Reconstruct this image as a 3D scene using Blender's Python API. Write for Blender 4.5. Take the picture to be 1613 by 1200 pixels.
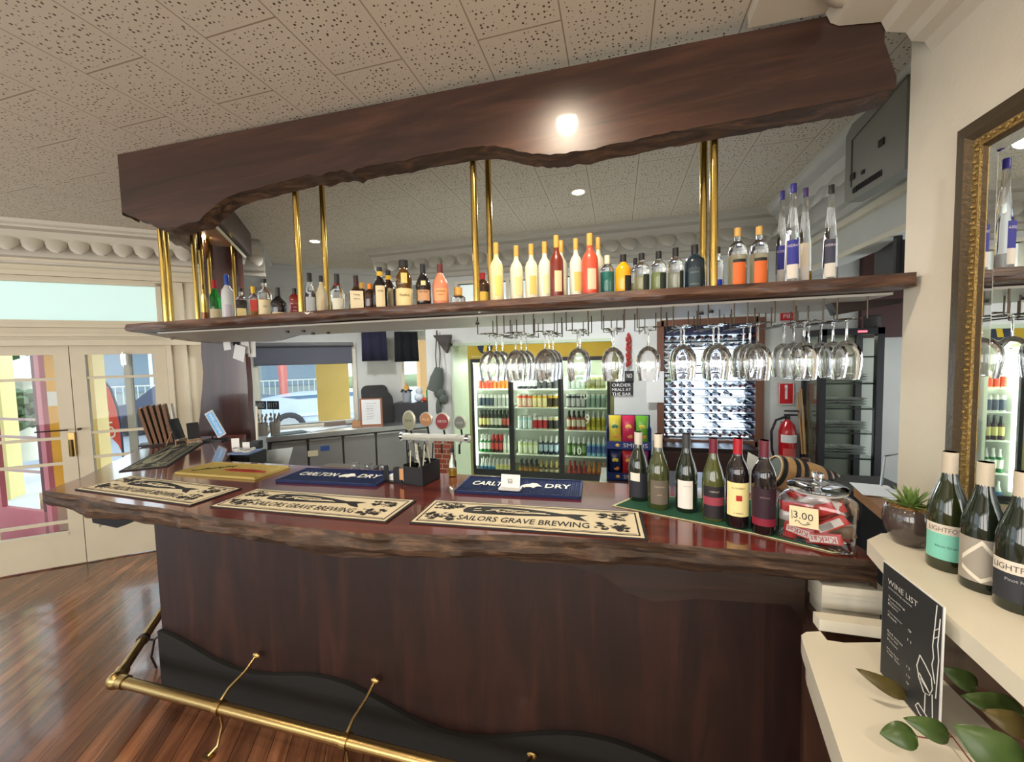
import bpy, math, random
from math import sin, cos, pi, radians, atan2, sqrt
from mathutils import Vector, Matrix, noise
random.seed(7)
S = bpy.context.scene
COL = S.collection
for _o in list(bpy.data.objects): bpy.data.objects.remove(_o)

# ------------------------------------------------------------ camera
F = 625.0; CX, CY = 806.5, 600.0; H = 1.80          # focal length in pixels of a 1613 wide frame, eye height
_roll = math.atan(.0236); _pitch = math.atan(36/625.); _yaw = math.atan(168/(625/cos(_pitch)))
_fw = Vector((-sin(_yaw)*cos(_pitch), cos(_yaw)*cos(_pitch), -sin(_pitch)))
_r = Vector((cos(_yaw), sin(_yaw), 0)); _u = _r.cross(_fw)
CR = _r*cos(_roll) - _u*sin(_roll); CU = _r*sin(_roll) + _u*cos(_roll)
EYE = Vector((0, 0, H))
cd = bpy.data.cameras.new('camera'); cam = bpy.data.objects.new('camera', cd); COL.objects.link(cam)
cd.sensor_fit = 'HORIZONTAL'; cd.sensor_width = 36; cd.lens = F/1613*36; cd.clip_start = .02; cd.clip_end = 300
_m = Matrix((CR, CU, -_fw)).transposed().to_4x4(); _m.translation = EYE
cam.matrix_world = _m
S.camera = cam

# ------------------------------------------------------------ sky, lamps, exposure
W = bpy.data.worlds.new('sky'); S.world = W; W.use_nodes = True
_bg = W.node_tree.nodes['Background']; _bg.inputs[0].default_value = (.80, .91, 1, 1); _bg.inputs[1].default_value = 2.1
S.view_settings.view_transform = 'Standard'; S.view_settings.look = 'None'
S.view_settings.gamma = 1; S.view_settings.use_curve_mapping = False; S.view_settings.exposure = 0.15
def lamp(name, kind, loc, power, color=(1, .86, .68), size=.12, spot=None, rot=(0, 0, 0), sizey=None, blend=.6):
    l = bpy.data.lights.new(name, kind); l.energy = power; l.color = color
    if kind == 'AREA':
        l.shape = 'RECTANGLE' if sizey else 'DISK'; l.size = size
        if sizey: l.size_y = sizey
    elif kind == 'SPOT': l.shadow_soft_size = size; l.spot_size = spot; l.spot_blend = blend
    elif kind == 'SUN': l.angle = size
    else: l.shadow_soft_size = size
    o = bpy.data.objects.new(name, l); o.location = loc; o.rotation_euler = rot; COL.objects.link(o); return o
LP = 9
CEIL = 3.01
DOWN = [(-.24, 1.27), (-.272, 3.016), (-2.90, 3.38), (-1.5, -.3), (.35, -.9), (-3.0, .3), (-1.3, -2.0)]
for _x, _y in DOWN:
    lamp('downlight_lamp', 'SPOT', (_x, _y, CEIL-.03), 140 if _y > 2 else 75 if _y > 1 else 62, (1, .84, .64) if _y < 2 else (.93, .96, 1), .05, radians(165), blend=1)
lamp('canopy_lamp', 'SPOT', (-3.36, 2.62, 2.86), 16, (1, .82, .58), .04, radians(165), blend=1)
lamp('daylight_through_front', 'AREA', (-1.8, -3.7, 1.6), 250, (1, .91, .80), 7.0, rot=(radians(97), 0, radians(0)), sizey=2.2)  # added fill lamp behind the viewer, brightens ceiling and bar like daylight
lamp('daylight_side_room', 'AREA', (2.9, 2.9, 1.5), 22, (.92, .97, 1), 1.8, rot=(radians(100), 0, radians(90)), sizey=1.8)  # added fill lamp hidden by the nib wall, brightens the back room

lamp('daylight_at_doors', 'AREA', (-7.3, 5.2, 4.6), 150, (.86, .94, 1), 3.5, rot=(radians(52), 0, radians(-130)), sizey=2.5)  # added area lamp above the doors, boosts the daylight on the floor
lamp('daylight_at_back_window', 'AREA', (-5.2, 8.6, 4.4), 900, (.84, .92, 1), 3.5, rot=(radians(-56), 0, radians(-148+180)), sizey=2.5)  # added area lamp outside the back window, boosts daylight in the back room
lamp('daylight_at_rack_window', 'AREA', (.9, 6.6, 3.6), 260, (.80, .90, 1), 2.0, rot=(radians(-58), 0, 0), sizey=1.5)  # added area lamp beyond the wine rack, boosts the daylight there
# ------------------------------------------------------------ pixel rays onto real planes
def ray(px, py): return CR*(px-CX) - CU*(py-CY) + _fw*F
def PZ(px, py, z): d = ray(px, py); return EYE + d*((z-H)/d.z)
def PY(px, py, y): d = ray(px, py); return EYE + d*(y/d.y)
def PX(px, py, x): d = ray(px, py); return EYE + d*(x/d.x)
def PW(px, py, w): return EYE + ray(px, py)*(w/F)
def PL(px, py, p0, dr):                                # vertical plane through p0 along dr
    n = Vector((-dr[1], dr[0], 0)); d = ray(px, py)
    return EYE + d*((Vector((p0[0], p0[1], 0))-Vector((0, 0, 0))).dot(n)/d.dot(n))
def depth(p): return (Vector(p)-EYE).dot(_fw)

# ------------------------------------------------------------ materials
MC = {}
def rgb(c): return tuple(c)+(1,) if len(c) == 3 else tuple(c)
def srgb(r, g, b):
    f = lambda v: (v/255/12.92) if v/255 <= .04045 else ((v/255+.055)/1.055)**2.4
    return (f(r), f(g), f(b))
def mat(name, col=(.8, .8, .8), rough=.5, metal=0, trans=0, ior=1.45, coat=0, emit=None, es=0, bump=0, bscale=30, var=0, vscale=6, alpha=1, spec=.5):
    if name in MC: return MC[name]
    m = bpy.data.materials.new(name); m.use_nodes = True; nt = m.node_tree; b = nt.nodes['Principled BSDF']
    b.inputs['Base Color'].default_value = rgb(col); b.inputs['Roughness'].default_value = rough
    b.inputs['Metallic'].default_value = metal; b.inputs['Transmission Weight'].default_value = trans
    b.inputs['IOR'].default_value = ior; b.inputs['Coat Weight'].default_value = coat; b.inputs['Alpha'].default_value = alpha
    b.inputs['Specular IOR Level'].default_value = spec
    if emit: b.inputs['Emission Color'].default_value = rgb(emit); b.inputs['Emission Strength'].default_value = es
    tc = nt.nodes.new('ShaderNodeTexCoord')
    n = nt.nodes.new('ShaderNodeTexNoise'); n.inputs['Scale'].default_value = vscale; n.inputs['Detail'].default_value = 5
    nt.links.new(tc.outputs['Object'], n.inputs['Vector'])
    v = var if var else .06
    if trans < .5:
        mx = nt.nodes.new('ShaderNodeMixRGB'); mx.blend_type = 'MULTIPLY'; mx.inputs[1].default_value = rgb(col)
        r = nt.nodes.new('ShaderNodeValToRGB'); r.color_ramp.elements[0].color = (1-v, 1-v, 1-v, 1); r.color_ramp.elements[0].position = .3
        r.color_ramp.elements[1].color = (1, 1, 1, 1); r.color_ramp.elements[1].position = .7
        mx.inputs[0].default_value = 1
        nt.links.new(n.outputs['Fac'], r.inputs[0]); nt.links.new(r.outputs[0], mx.inputs[2]); nt.links.new(mx.outputs[0], b.inputs['Base Color'])
    if bump:
        n2 = nt.nodes.new('ShaderNodeTexNoise'); n2.inputs['Scale'].default_value = bscale; n2.inputs['Detail'].default_value = 6
        nt.links.new(tc.outputs['Object'], n2.inputs['Vector'])
        bp = nt.nodes.new('ShaderNodeBump'); bp.inputs['Strength'].default_value = bump; bp.inputs['Distance'].default_value = .01
        nt.links.new(n2.outputs['Fac'], bp.inputs['Height']); nt.links.new(bp.outputs[0], b.inputs['Normal'])
    MC[name] = m; return m
def wood(name, cols, grain=(1.2, 14, 14), rough=.3, coat=.3, bump=.15, rotz=0, dist=1.6, planks=None):
    if name in MC: return MC[name]
    m = bpy.data.materials.new(name); m.use_nodes = True; nt = m.node_tree; N = nt.nodes; L = nt.links; b = N['Principled BSDF']
    b.inputs['Roughness'].default_value = rough; b.inputs['Coat Weight'].default_value = coat; b.inputs['Coat Roughness'].default_value = .07
    tc = N.new('ShaderNodeTexCoord'); r0 = N.new('ShaderNodeMapping'); r0.inputs['Rotation'].default_value = (0, 0, rotz)
    mp = N.new('ShaderNodeMapping'); mp.inputs['Scale'].default_value = grain
    L.new(tc.outputs['Object'], r0.inputs[0]); L.new(r0.outputs[0], mp.inputs[0])
    vec = mp.outputs[0]
    if planks:
        sx = N.new('ShaderNodeSeparateXYZ'); L.new(r0.outputs[0], sx.inputs[0])
        dv = N.new('ShaderNodeMath'); dv.operation = 'DIVIDE'; dv.inputs[1].default_value = planks; L.new(sx.outputs[planks_axis], dv.inputs[0])
        fl = N.new('ShaderNodeMath'); fl.operation = 'FLOOR'; L.new(dv.outputs[0], fl.inputs[0])
        fr = N.new('ShaderNodeMath'); fr.operation = 'FRACT'; L.new(dv.outputs[0], fr.inputs[0])
        wn = N.new('ShaderNodeTexWhiteNoise'); wn.noise_dimensions = '1D'; L.new(fl.outputs[0], wn.inputs['W'])
        va = N.new('ShaderNodeVectorMath'); va.operation = 'MULTIPLY_ADD'; va.inputs[1].default_value = (1, 1, 1)
        sc = N.new('ShaderNodeVectorMath'); sc.operation = 'SCALE'; sc.inputs['Scale'].default_value = 13; L.new(wn.outputs['Color'], sc.inputs[0])
        L.new(mp.outputs[0], va.inputs[0]); L.new(sc.outputs[0], va.inputs[2]); vec = va.outputs[0]
    n = N.new('ShaderNodeTexNoise'); n.inputs['Scale'].default_value = 1.0; n.inputs['Detail'].default_value = 9; n.inputs['Distortion'].default_value = dist; n.inputs['Roughness'].default_value = .62
    L.new(vec, n.inputs['Vector'])
    cr = N.new('ShaderNodeValToRGB'); e = cr.color_ramp.elements
    e[0].position = .28; e[0].color = rgb(cols[0]); e[1].position = .72; e[1].color = rgb(cols[-1])
    for i, c in enumerate(cols[1:-1]): q = e.new(.28+.44*(i+1)/(len(cols)-1)); q.color = rgb(c)
    L.new(n.outputs['Fac'], cr.inputs[0]); out = cr.outputs[0]
    if planks:
        br = N.new('ShaderNodeMapRange'); br.inputs[3].default_value = .62; br.inputs[4].default_value = 1.25; L.new(wn.outputs['Value'], br.inputs[0])
        mm = N.new('ShaderNodeVectorMath'); mm.operation = 'SCALE'; L.new(out, mm.inputs[0]); L.new(br.outputs[0], mm.inputs['Scale'])
        gp = N.new('ShaderNodeMath'); gp.operation = 'LESS_THAN'; gp.inputs[1].default_value = .035; L.new(fr.outputs[0], gp.inputs[0])
        mg = N.new('ShaderNodeMixRGB'); L.new(gp.outputs[0], mg.inputs[0]); L.new(mm.outputs[0], mg.inputs[1]); mg.inputs[2].default_value = (.01, .006, .004, 1)
        out = mg.outputs[0]
    L.new(out, b.inputs['Base Color'])
    bp = N.new('ShaderNodeBump'); bp.inputs['Strength'].default_value = bump; bp.inputs['Distance'].default_value = .006
    L.new(n.outputs['Fac'], bp.inputs['Height']); L.new(bp.outputs[0], b.inputs['Normal'])
    MC[name] = m; return m
planks_axis = 0
def thin_glass(name, tint=(1, 1, 1), refl=.12):
    if name in MC: return MC[name]
    m = bpy.data.materials.new(name); m.use_nodes = True; N = m.node_tree.nodes; L = m.node_tree.links
    N.remove(N['Principled BSDF']); t = N.new('ShaderNodeBsdfTransparent'); t.inputs[0].default_value = rgb(tint)
    g = N.new('ShaderNodeBsdfGlossy'); g.inputs['Roughness'].default_value = .02; fz = N.new('ShaderNodeFresnel'); fz.inputs[0].default_value = 1.45
    mx = N.new('ShaderNodeMixShader'); ml = N.new('ShaderNodeMath'); ml.operation = 'MULTIPLY'; ml.inputs[1].default_value = .4; L.new(fz.outputs[0], ml.inputs[0]); L.new(ml.outputs[0], mx.inputs[0]); L.new(t.outputs[0], mx.inputs[1]); L.new(g.outputs[0], mx.inputs[2])
    L.new(mx.outputs[0], N['Material Output'].inputs[0]); MC[name] = m; return m

# ------------------------------------------------------------ mesh collector
class MB:
    def __init__(s): s.v = []; s.f = []
    def add(s, vs, fs):
        o = len(s.v); s.v += [Vector(v) for v in vs]; s.f += [[i+o for i in f] for f in fs]; return s
    def box(s, c, d, rz=0, M=None):
        hx, hy, hz = d[0]/2, d[1]/2, d[2]/2; vs = []
        for x in (-hx, hx):
            for y in (-hy, hy):
                for z in (-hz, hz):
                    v = Vector((x, y, z)); v = Matrix.Rotation(rz, 3, 'Z') @ v if rz else v
                    if M: v = M @ v
                    vs.append(v+Vector(c))
        return s.add(vs, [(0, 1, 3, 2), (4, 6, 7, 5), (0, 4, 5, 1), (2, 3, 7, 6), (0, 2, 6, 4), (1, 5, 7, 3)])
    def bx(s, x0, x1, y0, y1, z0, z1): return s.box(((x0+x1)/2, (y0+y1)/2, (z0+z1)/2), (x1-x0, y1-y0, z1-z0))
    def rbox(s, c, d, r=.01, rz=0, n=3):                # box with rounded vertical edges
        pts = []; hx, hy = d[0]/2-r, d[1]/2-r
        for k, (sx, sy) in enumerate(((1, 1), (-1, 1), (-1, -1), (1, -1))):
            for i in range(n+1):
                a = k*pi/2+i*pi/2/n; pts.append((sx*hx+r*cos(a), sy*hy+r*sin(a)))
        pts = [(x*cos(rz)-y*sin(rz)+c[0], x*sin(rz)+y*cos(rz)+c[1]) for x, y in pts]
        return s.prism(pts, c[2]-d[2]/2, c[2]+d[2]/2)
    def prism(s, poly, z0, z1):
        n = len(poly); vs = [(x, y, z0) for x, y in poly]+[(x, y, z1) for x, y in poly]
        return s.add(vs, [list(range(n))[::-1], [i+n for i in range(n)]]+[(i, (i+1) % n, (i+1) % n+n, i+n) for i in range(n)])
    def slab(s, poly, O, X, Y, t):                      # flat outline in the O,X,Y frame, thickness t along X x Y
        O = Vector(O); X = Vector(X); Y = Vector(Y); N = X.cross(Y).normalized()*t; n = len(poly)
        a = [O+X*p[0]+Y*p[1] for p in poly]; b = [p+N for p in a]
        return s.add(a+b, [list(range(n))[::-1], [i+n for i in range(n)]]+[(i, (i+1) % n, (i+1) % n+n, i+n) for i in range(n)])
    def lathe(s, prof, c=(0, 0, 0), seg=20, M=None, cap=True, sx=1, sy=1):
        vs = []; fs = []; n = len(prof)
        for r, z in prof:
            for k in range(seg):
                a = 2*pi*k/seg; v = Vector((r*cos(a)*sx, r*sin(a)*sy, z))
                if M: v = M @ v
                vs.append(v+Vector(c))
        for i in range(n-1):
            for k in range(seg): fs.append((i*seg+k, i*seg+(k+1) % seg, (i+1)*seg+(k+1) % seg, (i+1)*seg+k))
        if cap:
            if prof[0][0] > 1e-5: fs.append([k for k in range(seg)][::-1])
            if prof[-1][0] > 1e-5: fs.append([(n-1)*seg+k for k in range(seg)])
        return s.add(vs, fs)
    def cyl(s, a, b, r, seg=12, r2=None):
        a = Vector(a); b = Vector(b); return s.tube([a, b], [r, r if r2 is None else r2], seg)
    def tube(s, path, r, seg=8, closed=False):
        P = [Vector(p) for p in path]; n = len(P); R = r if isinstance(r, (list, tuple)) else [r]*n
        vs = []; fs = []; up = None
        for i in range(n):
            d = (P[(i+1) % n]-P[i-1]) if closed else (P[min(i+1, n-1)]-P[max(i-1, 0)])
            if d.length < 1e-9: d = Vector((0, 0, 1))
            d.normalize()
            if up is None: up = Vector((0, 0, 1)) if abs(d.z) < .9 else Vector((1, 0, 0))
            a = d.cross(up).normalized(); up = a.cross(d).normalized()
            for k in range(seg):
                t = 2*pi*k/seg; vs.append(P[i]+(a*cos(t)+up*sin(t))*R[i])
        m = n if closed else n-1
        for i in range(m):
            j = (i+1) % n
            for k in range(seg): fs.append((i*seg+k, i*seg+(k+1) % seg, j*seg+(k+1) % seg, j*seg+k))
        if not closed: fs += [list(range(seg))[::-1], [(n-1)*seg+k for k in range(seg)]]
        return s.add(vs, fs)
    def ball(s, c, r, seg=12, sq=(1, 1, 1)):
        n = seg//2+1; prof = [(max(sin(pi*i/(n-1)), 0)*r, -cos(pi*i/(n-1))*r) for i in range(n)]
        prof[0] = (0, -r); prof[-1] = (0, r)
        return s.lathe(prof, c, seg, Matrix.Diagonal(Vector(sq)), cap=False)
    def sweep(s, prof, p0, p1, up=(0, 0, 1), out=None):  # prof: (out, up) offsets, extruded from p0 to p1
        p0 = Vector(p0); p1 = Vector(p1); d = (p1-p0).normalized(); o = Vector(out) if out else d.cross(Vector(up)); U = Vector(up); n = len(prof)
        a = [p0+o*x+U*y for x, y in prof]; b = [p1+o*x+U*y for x, y in prof]
        return s.add(a+b, [list(range(n)), [i+n for i in range(n)][::-1]]+[(i, i+n, (i+1) % n+n, (i+1) % n) for i in range(n)])
    def xf(s, M, start=0):
        for i in range(start, len(s.v)): s.v[i] = M @ s.v[i]
        return s
    def obj(s, name, m, parent=None, smooth=True, world=True):
        me = bpy.data.meshes.new(name)
        off = parent.matrix_world.translation if (parent is not None and world) else Vector((0, 0, 0))
        if parent is not None and world:
            q = parent; off = Vector((0, 0, 0))
            while q is not None: off = off + q.location; q = q.parent
        me.from_pydata([tuple(v-off) for v in s.v], [], s.f); me.update()
        import bmesh
        b = bmesh.new(); b.from_mesh(me); bmesh.ops.recalc_face_normals(b, faces=b.faces); b.to_mesh(me); b.free()
        if smooth:
            for p in me.polygons: p.use_smooth = True
            me.set_sharp_from_angle(angle=radians(38))
        me.materials.append(m)
        o = bpy.data.objects.new(name, me); COL.objects.link(o)
        if parent is not None: o.parent = parent
        return o
def tag(o, label, cat, group=None, kind=None):
    o['label'] = label; o['category'] = cat
    if group: o['group'] = group
    if kind: o['kind'] = kind
    return o
def thing(name, label, cat, loc=(0, 0, 0), rz=0, group=None):
    o = bpy.data.objects.new(name, None); COL.objects.link(o); o.location = loc; o.rotation_euler = (0, 0, rz); o.empty_display_size = .05
    return tag(o, label, cat, group)
def struct(o): o['kind'] = 'structure'; return o
def dup(root, loc, rz=0, label=None, group=None, scale=None):
    r = root.copy(); COL.objects.link(r); r.location = loc; r.rotation_euler = (0, 0, rz)
    if scale: r.scale = scale
    if label: r['label'] = label
    if group: r['group'] = group
    for ch in list(root.children):
        c = ch.copy(); COL.objects.link(c); c.parent = r
        for g in ch.children:
            d = g.copy(); COL.objects.link(d); d.parent = c
    return r
def text(name, s, O, X, Y, w, h, m, parent, ext=.0006, bold=0):
    """lettering s filling a w x h rectangle whose lower left corner is O; offset ext along X x Y"""
    cu = bpy.data.curves.new('t', 'FONT'); cu.body = s; cu.size = 1; cu.extrude = 0; cu.offset = bold; cu.resolution_u = 2
    t = bpy.data.objects.new('t', cu); COL.objects.link(t); bpy.context.view_layer.update()
    me = bpy.data.meshes.new_from_object(t); bpy.data.objects.remove(t)
    vs = [v.co.copy() for v in me.vertices]; fs = [list(p.vertices) for p in me.polygons]; bpy.data.meshes.remove(me)
    if not vs: return None
    x0 = min(v.x for v in vs); x1 = max(v.x for v in vs); y0 = min(v.y for v in vs); y1 = max(v.y for v in vs)
    O = Vector(O); X = Vector(X).normalized(); Y = Vector(Y).normalized(); N = X.cross(Y)
    b = MB(); b.add([O+X*((v.x-x0)/(x1-x0)*w)+Y*((v.y-y0)/max(y1-y0, .01)*h)+N*ext for v in vs], fs)
    return b.obj(name, m, parent, smooth=False)

# common materials
brass = mat('brass', (.78, .55, .16), .18, 1, bump=.02)
brass_old = mat('brass_worn', (.46, .32, .13), .3, 1, bump=.1, bscale=40)
cream = mat('cream_paint', srgb(206, 196, 172), .5, bump=.04)
white_paint = mat('white_paint', srgb(226, 220, 202), .45, bump=.05)
wallm = mat('wall_plaster', srgb(222, 214, 196), .65, bump=.08, bscale=60)
wallback = mat('wall_plaster_cool', srgb(206, 208, 204), .65, bump=.08, bscale=60)
steel = mat('stainless_steel', (.72, .73, .73), .34, 1, bump=.02)
chrome = mat('chrome', (.75, .75, .76), .12, 1)
black = mat('black_plastic', (.012, .012, .014), .4)
rubber = mat('black_rubber', (.015, .015, .017), .7)
paper = mat('white_paper', (.78, .78, .76), .8)
lightgrey = mat('light_grey_plastic', (.6, .6, .6), .4)
glass = mat('clear_glass', (1, 1, 1), 0.0, trans=1, ior=1.45)
pane = thin_glass('window_glass', (.97, .99, .98))
pane2 = thin_glass('fridge_glass', (.95, .98, .95))
red = mat('signal_red', srgb(196, 32, 38), .4)
dark_wood = wood('dark_wood', [(.010, .005, .004), (.018, .009, .006), (.032, .015, .010)], (1.0, 9, 9), .4, .15)
beam_wood = wood('beam_wood', [(.016, .006, .003), (.036, .013, .007), (.075, .029, .015)], (.9, 9, 9), .42, .28, .06)
counter_wood = wood('counter_wood', [(.05, .008, .005), (.125, .020, .012), (.21, .042, .022)], (.8, 9, 9), .16, .9, .04)
bark = wood('bark_edge', [(.012, .006, .004), (.05, .026, .014), (.15, .08, .042)], (4, 16, 30), .65, 0, 1.0)
light_wood = wood('light_wood', [(.22, .10, .045), (.36, .18, .08)], (2, 20, 20), .4, .1)
# ============================================================ SETTING
UX, UY = cos(radians(40)), sin(radians(40))            # along the door and window walls
U = Vector((UX, UY, 0)); V = Vector((-UY, UX, 0))       # V: along the bar return, outwards
Z = Vector((0, 0, 1))
# floor
planks_axis = 0
fm = wood('floor_boards', [(.07, .026, .013), (.18, .07, .032), (.32, .14, .07)], (10, .9, 10), .22, .35, .1, rotz=radians(-30), planks=.085)
struct(MB().bx(-7.2, 3.2, -3.2, 7.2, -.1, 0).obj('floor', fm))
struct(MB().bx(-2.3, 2.98, 1.65, 6.0, 0, .006).obj('floor_behind_bar', mat('pale_lino', srgb(214, 212, 204), .5, var=.1)))  # unseen pale floor, added to bounce the downlights up to the ceiling
# ceiling with perforated tiles
def ceiling_mat():
    m = bpy.data.materials.new('perforated_tiles'); m.use_nodes = True; N = m.node_tree.nodes; L = m.node_tree.links; b = N['Principled BSDF']
    b.inputs['Roughness'].default_value = .7
    tc = N.new('ShaderNodeTexCoord'); sx = N.new('ShaderNodeSeparateXYZ'); L.new(tc.outputs['Object'], sx.inputs[0])
    def mth(op, a, c=None, d=None):
        n = N.new('ShaderNodeMath'); n.operation = op
        for i, q in enumerate((a, c, d)):
            if q is None: continue
            if isinstance(q, (int, float)): n.inputs[i].default_value = q
            else: L.new(q, n.inputs[i])
        return n.outputs[0]
    xs = mth('DIVIDE', mth('ADD', sx.outputs[0], .83+3.2), .32); col = mth('FLOOR', xs); fx = mth('FRACT', xs)
    odd = mth('MODULO', col, 2); ys = mth('DIVIDE', mth('ADD', mth('ADD', sx.outputs[1], 5.4), mth('MULTIPLY', odd, .3)), .6); fy = mth('FRACT', ys)
    gx = mth('LESS_THAN', fx, .016); gy = mth('LESS_THAN', fy, .010); g = mth('MAXIMUM', gx, gy)
    # faint bevel beside the joints
    v = N.new('ShaderNodeTexVoronoi'); v.inputs['Scale'].default_value = 47; v.inputs['Randomness'].default_value = .85
    L.new(tc.outputs['Object'], v.inputs['Vector']); v.voronoi_dimensions = '2D'
    wn = N.new('ShaderNodeSeparateXYZ'); L.new(v.outputs['Color'], wn.inputs[0])
    rad = mth('MULTIPLY', mth('ADD', wn.outputs[0], .35), .17)
    hole = mth('LESS_THAN', v.outputs['Distance'], rad)
    ins = mth('MULTIPLY', mth('GREATER_THAN', fx, .06), mth('LESS_THAN', fx, .955)); ins2 = mth('MULTIPLY', mth('GREATER_THAN', fy, .03), mth('LESS_THAN', fy, .98))
    hole = mth('MULTIPLY', hole, mth('MULTIPLY', ins, ins2)); hole = mth('MULTIPLY', hole, mth('GREATER_THAN', wn.outputs[1], .12))
    c1 = N.new('ShaderNodeMixRGB'); c1.inputs[1].default_value = rgb(srgb(206, 197, 180)); c1.inputs[2].default_value = rgb(srgb(88, 72, 54)); L.new(hole, c1.inputs[0])
    c2 = N.new('ShaderNodeMixRGB'); L.new(c1.outputs[0], c2.inputs[1]); c2.inputs[2].default_value = rgb(srgb(150, 134, 112)); L.new(g, c2.inputs[0])
    L.new(c2.outputs[0], b.inputs['Base Color'])
    bp = N.new('ShaderNodeBump'); bp.inputs['Strength'].default_value = .4; bp.inputs['Distance'].default_value = .004; bp.invert = True
    L.new(mth('MAXIMUM', hole, g), bp.inputs['Height']); L.new(bp.outputs[0], b.inputs['Normal']); return m
struct(MB().bx(-7.2, 3.2, -3.2, 7.2, CEIL, CEIL+.1).obj('ceiling', ceiling_mat()))

D0 = Vector((-4.38, 2.71, 0))                           # a point on the door wall line
def DW(px, py, off=0): return PL(px, py, D0+V*off, U)
def along(p): return (Vector(p)-D0).dot(U)
def wall_quad(mb, a0, a1, z0, z1, t=.14, off=0):        # wall piece between distances a0..a1 along the door wall
    p = D0+U*((a0+a1)/2)+V*(off+t/2); mb.box((p.x, p.y, (z0+z1)/2), (a1-a0, t, z1-z0), radians(40)); return mb
aL = along(DW(-420, 700)); a_mid = along(DW(118, 700)); aR = along(DW(272, 700)); dtop = DW(118, 548).z
ttop = DW(120, 441).z; tbot = DW(120, 511).z
wx0 = -4.2
wm = MB(); aEnd = .78
wall_quad(wm, wx0, aL, 0, CEIL); wall_quad(wm, aR, aEnd, 0, CEIL)
wall_quad(wm, aL, aR, ttop, CEIL); wall_quad(wm, aL, aR, dtop+.05, tbot)
struct(wm.obj('wall_left', cream))
# transom with frosted pale pane
tr = MB()
wall_quad(tr, aL, aR, tbot, tbot+.035, .05, -.02); wall_quad(tr, aL, aR, ttop-.03, ttop, .05, -.02)
for a in (aL, aR-.04, a_mid-1.02): wall_quad(tr, a, a+.04, tbot, ttop, .05, -.02)
o = struct(tr.obj('window_1', cream))
fro = mat('frosted_pane', srgb(206, 236, 228), .35, trans=.0)
def translucent_glow(name, col, es=.32):  # emission added so the pane glows as if lit from behind
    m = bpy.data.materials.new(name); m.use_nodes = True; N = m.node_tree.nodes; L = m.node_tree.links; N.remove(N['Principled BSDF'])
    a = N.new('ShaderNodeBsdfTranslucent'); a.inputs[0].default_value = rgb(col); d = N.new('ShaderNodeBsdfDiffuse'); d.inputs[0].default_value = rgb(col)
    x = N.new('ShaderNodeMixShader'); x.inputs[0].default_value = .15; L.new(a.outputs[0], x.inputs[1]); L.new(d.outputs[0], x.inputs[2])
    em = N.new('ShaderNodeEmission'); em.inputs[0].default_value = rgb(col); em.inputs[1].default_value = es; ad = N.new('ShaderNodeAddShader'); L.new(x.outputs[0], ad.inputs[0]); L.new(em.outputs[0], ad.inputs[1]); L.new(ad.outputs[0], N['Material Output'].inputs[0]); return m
wall_quad(MB(), aL+.03, aR-.03, tbot+.03, ttop-.03, .008, .03).obj('pane', translucent_glow('frosted_transom', srgb(222, 238, 234)), o)
# mouldings over the doors
tm = MB()
for z, t, h in ((dtop+.02, .05, .05), (dtop+.10, .035, .03), (tbot-.03, .05, .03), (ttop+.02, .04, .04), (ttop+.14, .03, .02)):
    p = D0+U*((wx0+aEnd)/2)-V*(t/2); tm.box((p.x, p.y, z+h/2), (aEnd-wx0, t, h), radians(40))
for a in (aR+.01, aR+.13, aR+.30):
    p = D0+U*(a+.02)-V*.015; tm.box((p.x, p.y, 1.3), (.04, .03, 2.6), radians(40))
struct(tm.obj('trim_1', cream))
# french doors
def french_door(name, a0, a1, handle_side, rails):
    z0, z1 = .012, dtop+.04; m = MB(); st = .10
    def pc(mb, b0, b1, y0, y1, t=.045, off=.03): wall_quad(mb, b0, b1, y0, y1, t, off)
    pc(m, a0, a0+st, z0, z1); pc(m, a1-st, a1, z0, z1); pc(m, a0+st, a1-st, z1-.10, z1); pc(m, a0+st, a1-st, z0, .29)
    pc(m, a0+st, a1-st, .29, .315, .055, .025)
    for r in rails: pc(m, a0+st, a1-st, r-.012, r+.012, .03, .037)
    o = struct(m.obj(name, cream))
    g = MB(); pc(g, a0+st, a1-st, .29, z1-.1, .006, .052); g.obj('glass', pane, o)
    return o
zr = [DW(60, y).z for y in (598, 690+4, 735, 830)]
d1 = french_door('door_1', aL+.01, a_mid-.003, 1, zr)
d2 = french_door('door_2', a_mid+.003, aR-.01, -1, [DW(200, y).z for y in (593, 678, 716)])
# centre bar of the second door, plate, handle, bolts
m = MB(); a = along(DW(195, 600)); m2 = wall_quad(m, a-.03, a+.03, .40, dtop-.06, .03, .10); m2.obj('mullion', mat('grey_post', srgb(150, 150, 142), .5), d2)
hp = DW(112, 700); m = MB(); m.rbox((0, 0, 0), (.055, .02, .21), .008); m.xf(Matrix.Translation(Vector((hp.x, hp.y, hp.z))-V*-.02) @ Matrix.Rotation(radians(40), 4, 'Z'))
pl = m.obj('door_plate', brass_old, d1)
hp = DW(112, 706); MB().rbox((0, 0, 0), (.026, .012, .15), .01).xf(Matrix.Translation(Vector((hp.x, hp.y, hp.z))-V*.0) @ Matrix.Rotation(radians(40), 4, 'Z')).obj('pull_recess', mat('dull_brass', (.16, .11, .04), .4, .9), d1)
hp = DW(88, 678)-V*.03; m = MB(); m.tube([hp-U*.12, hp+U*.09], .006, 8); m.tube([hp+U*.16-V*0, hp+U*.16+V*.03], .012, 10); m.obj('lock', mat('dark_bronze', (.03, .02, .015), .4, .6), d1)
for q, dd in ((d2, (196, 566)), ):
    hp = DW(*dd)-V*.02; MB().tube([hp-Z*.07, hp+Z*.07], .008, 8).box(hp+Z*.0, (.035, .012, .10), radians(40)).obj('bolt', steel, q)
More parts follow.
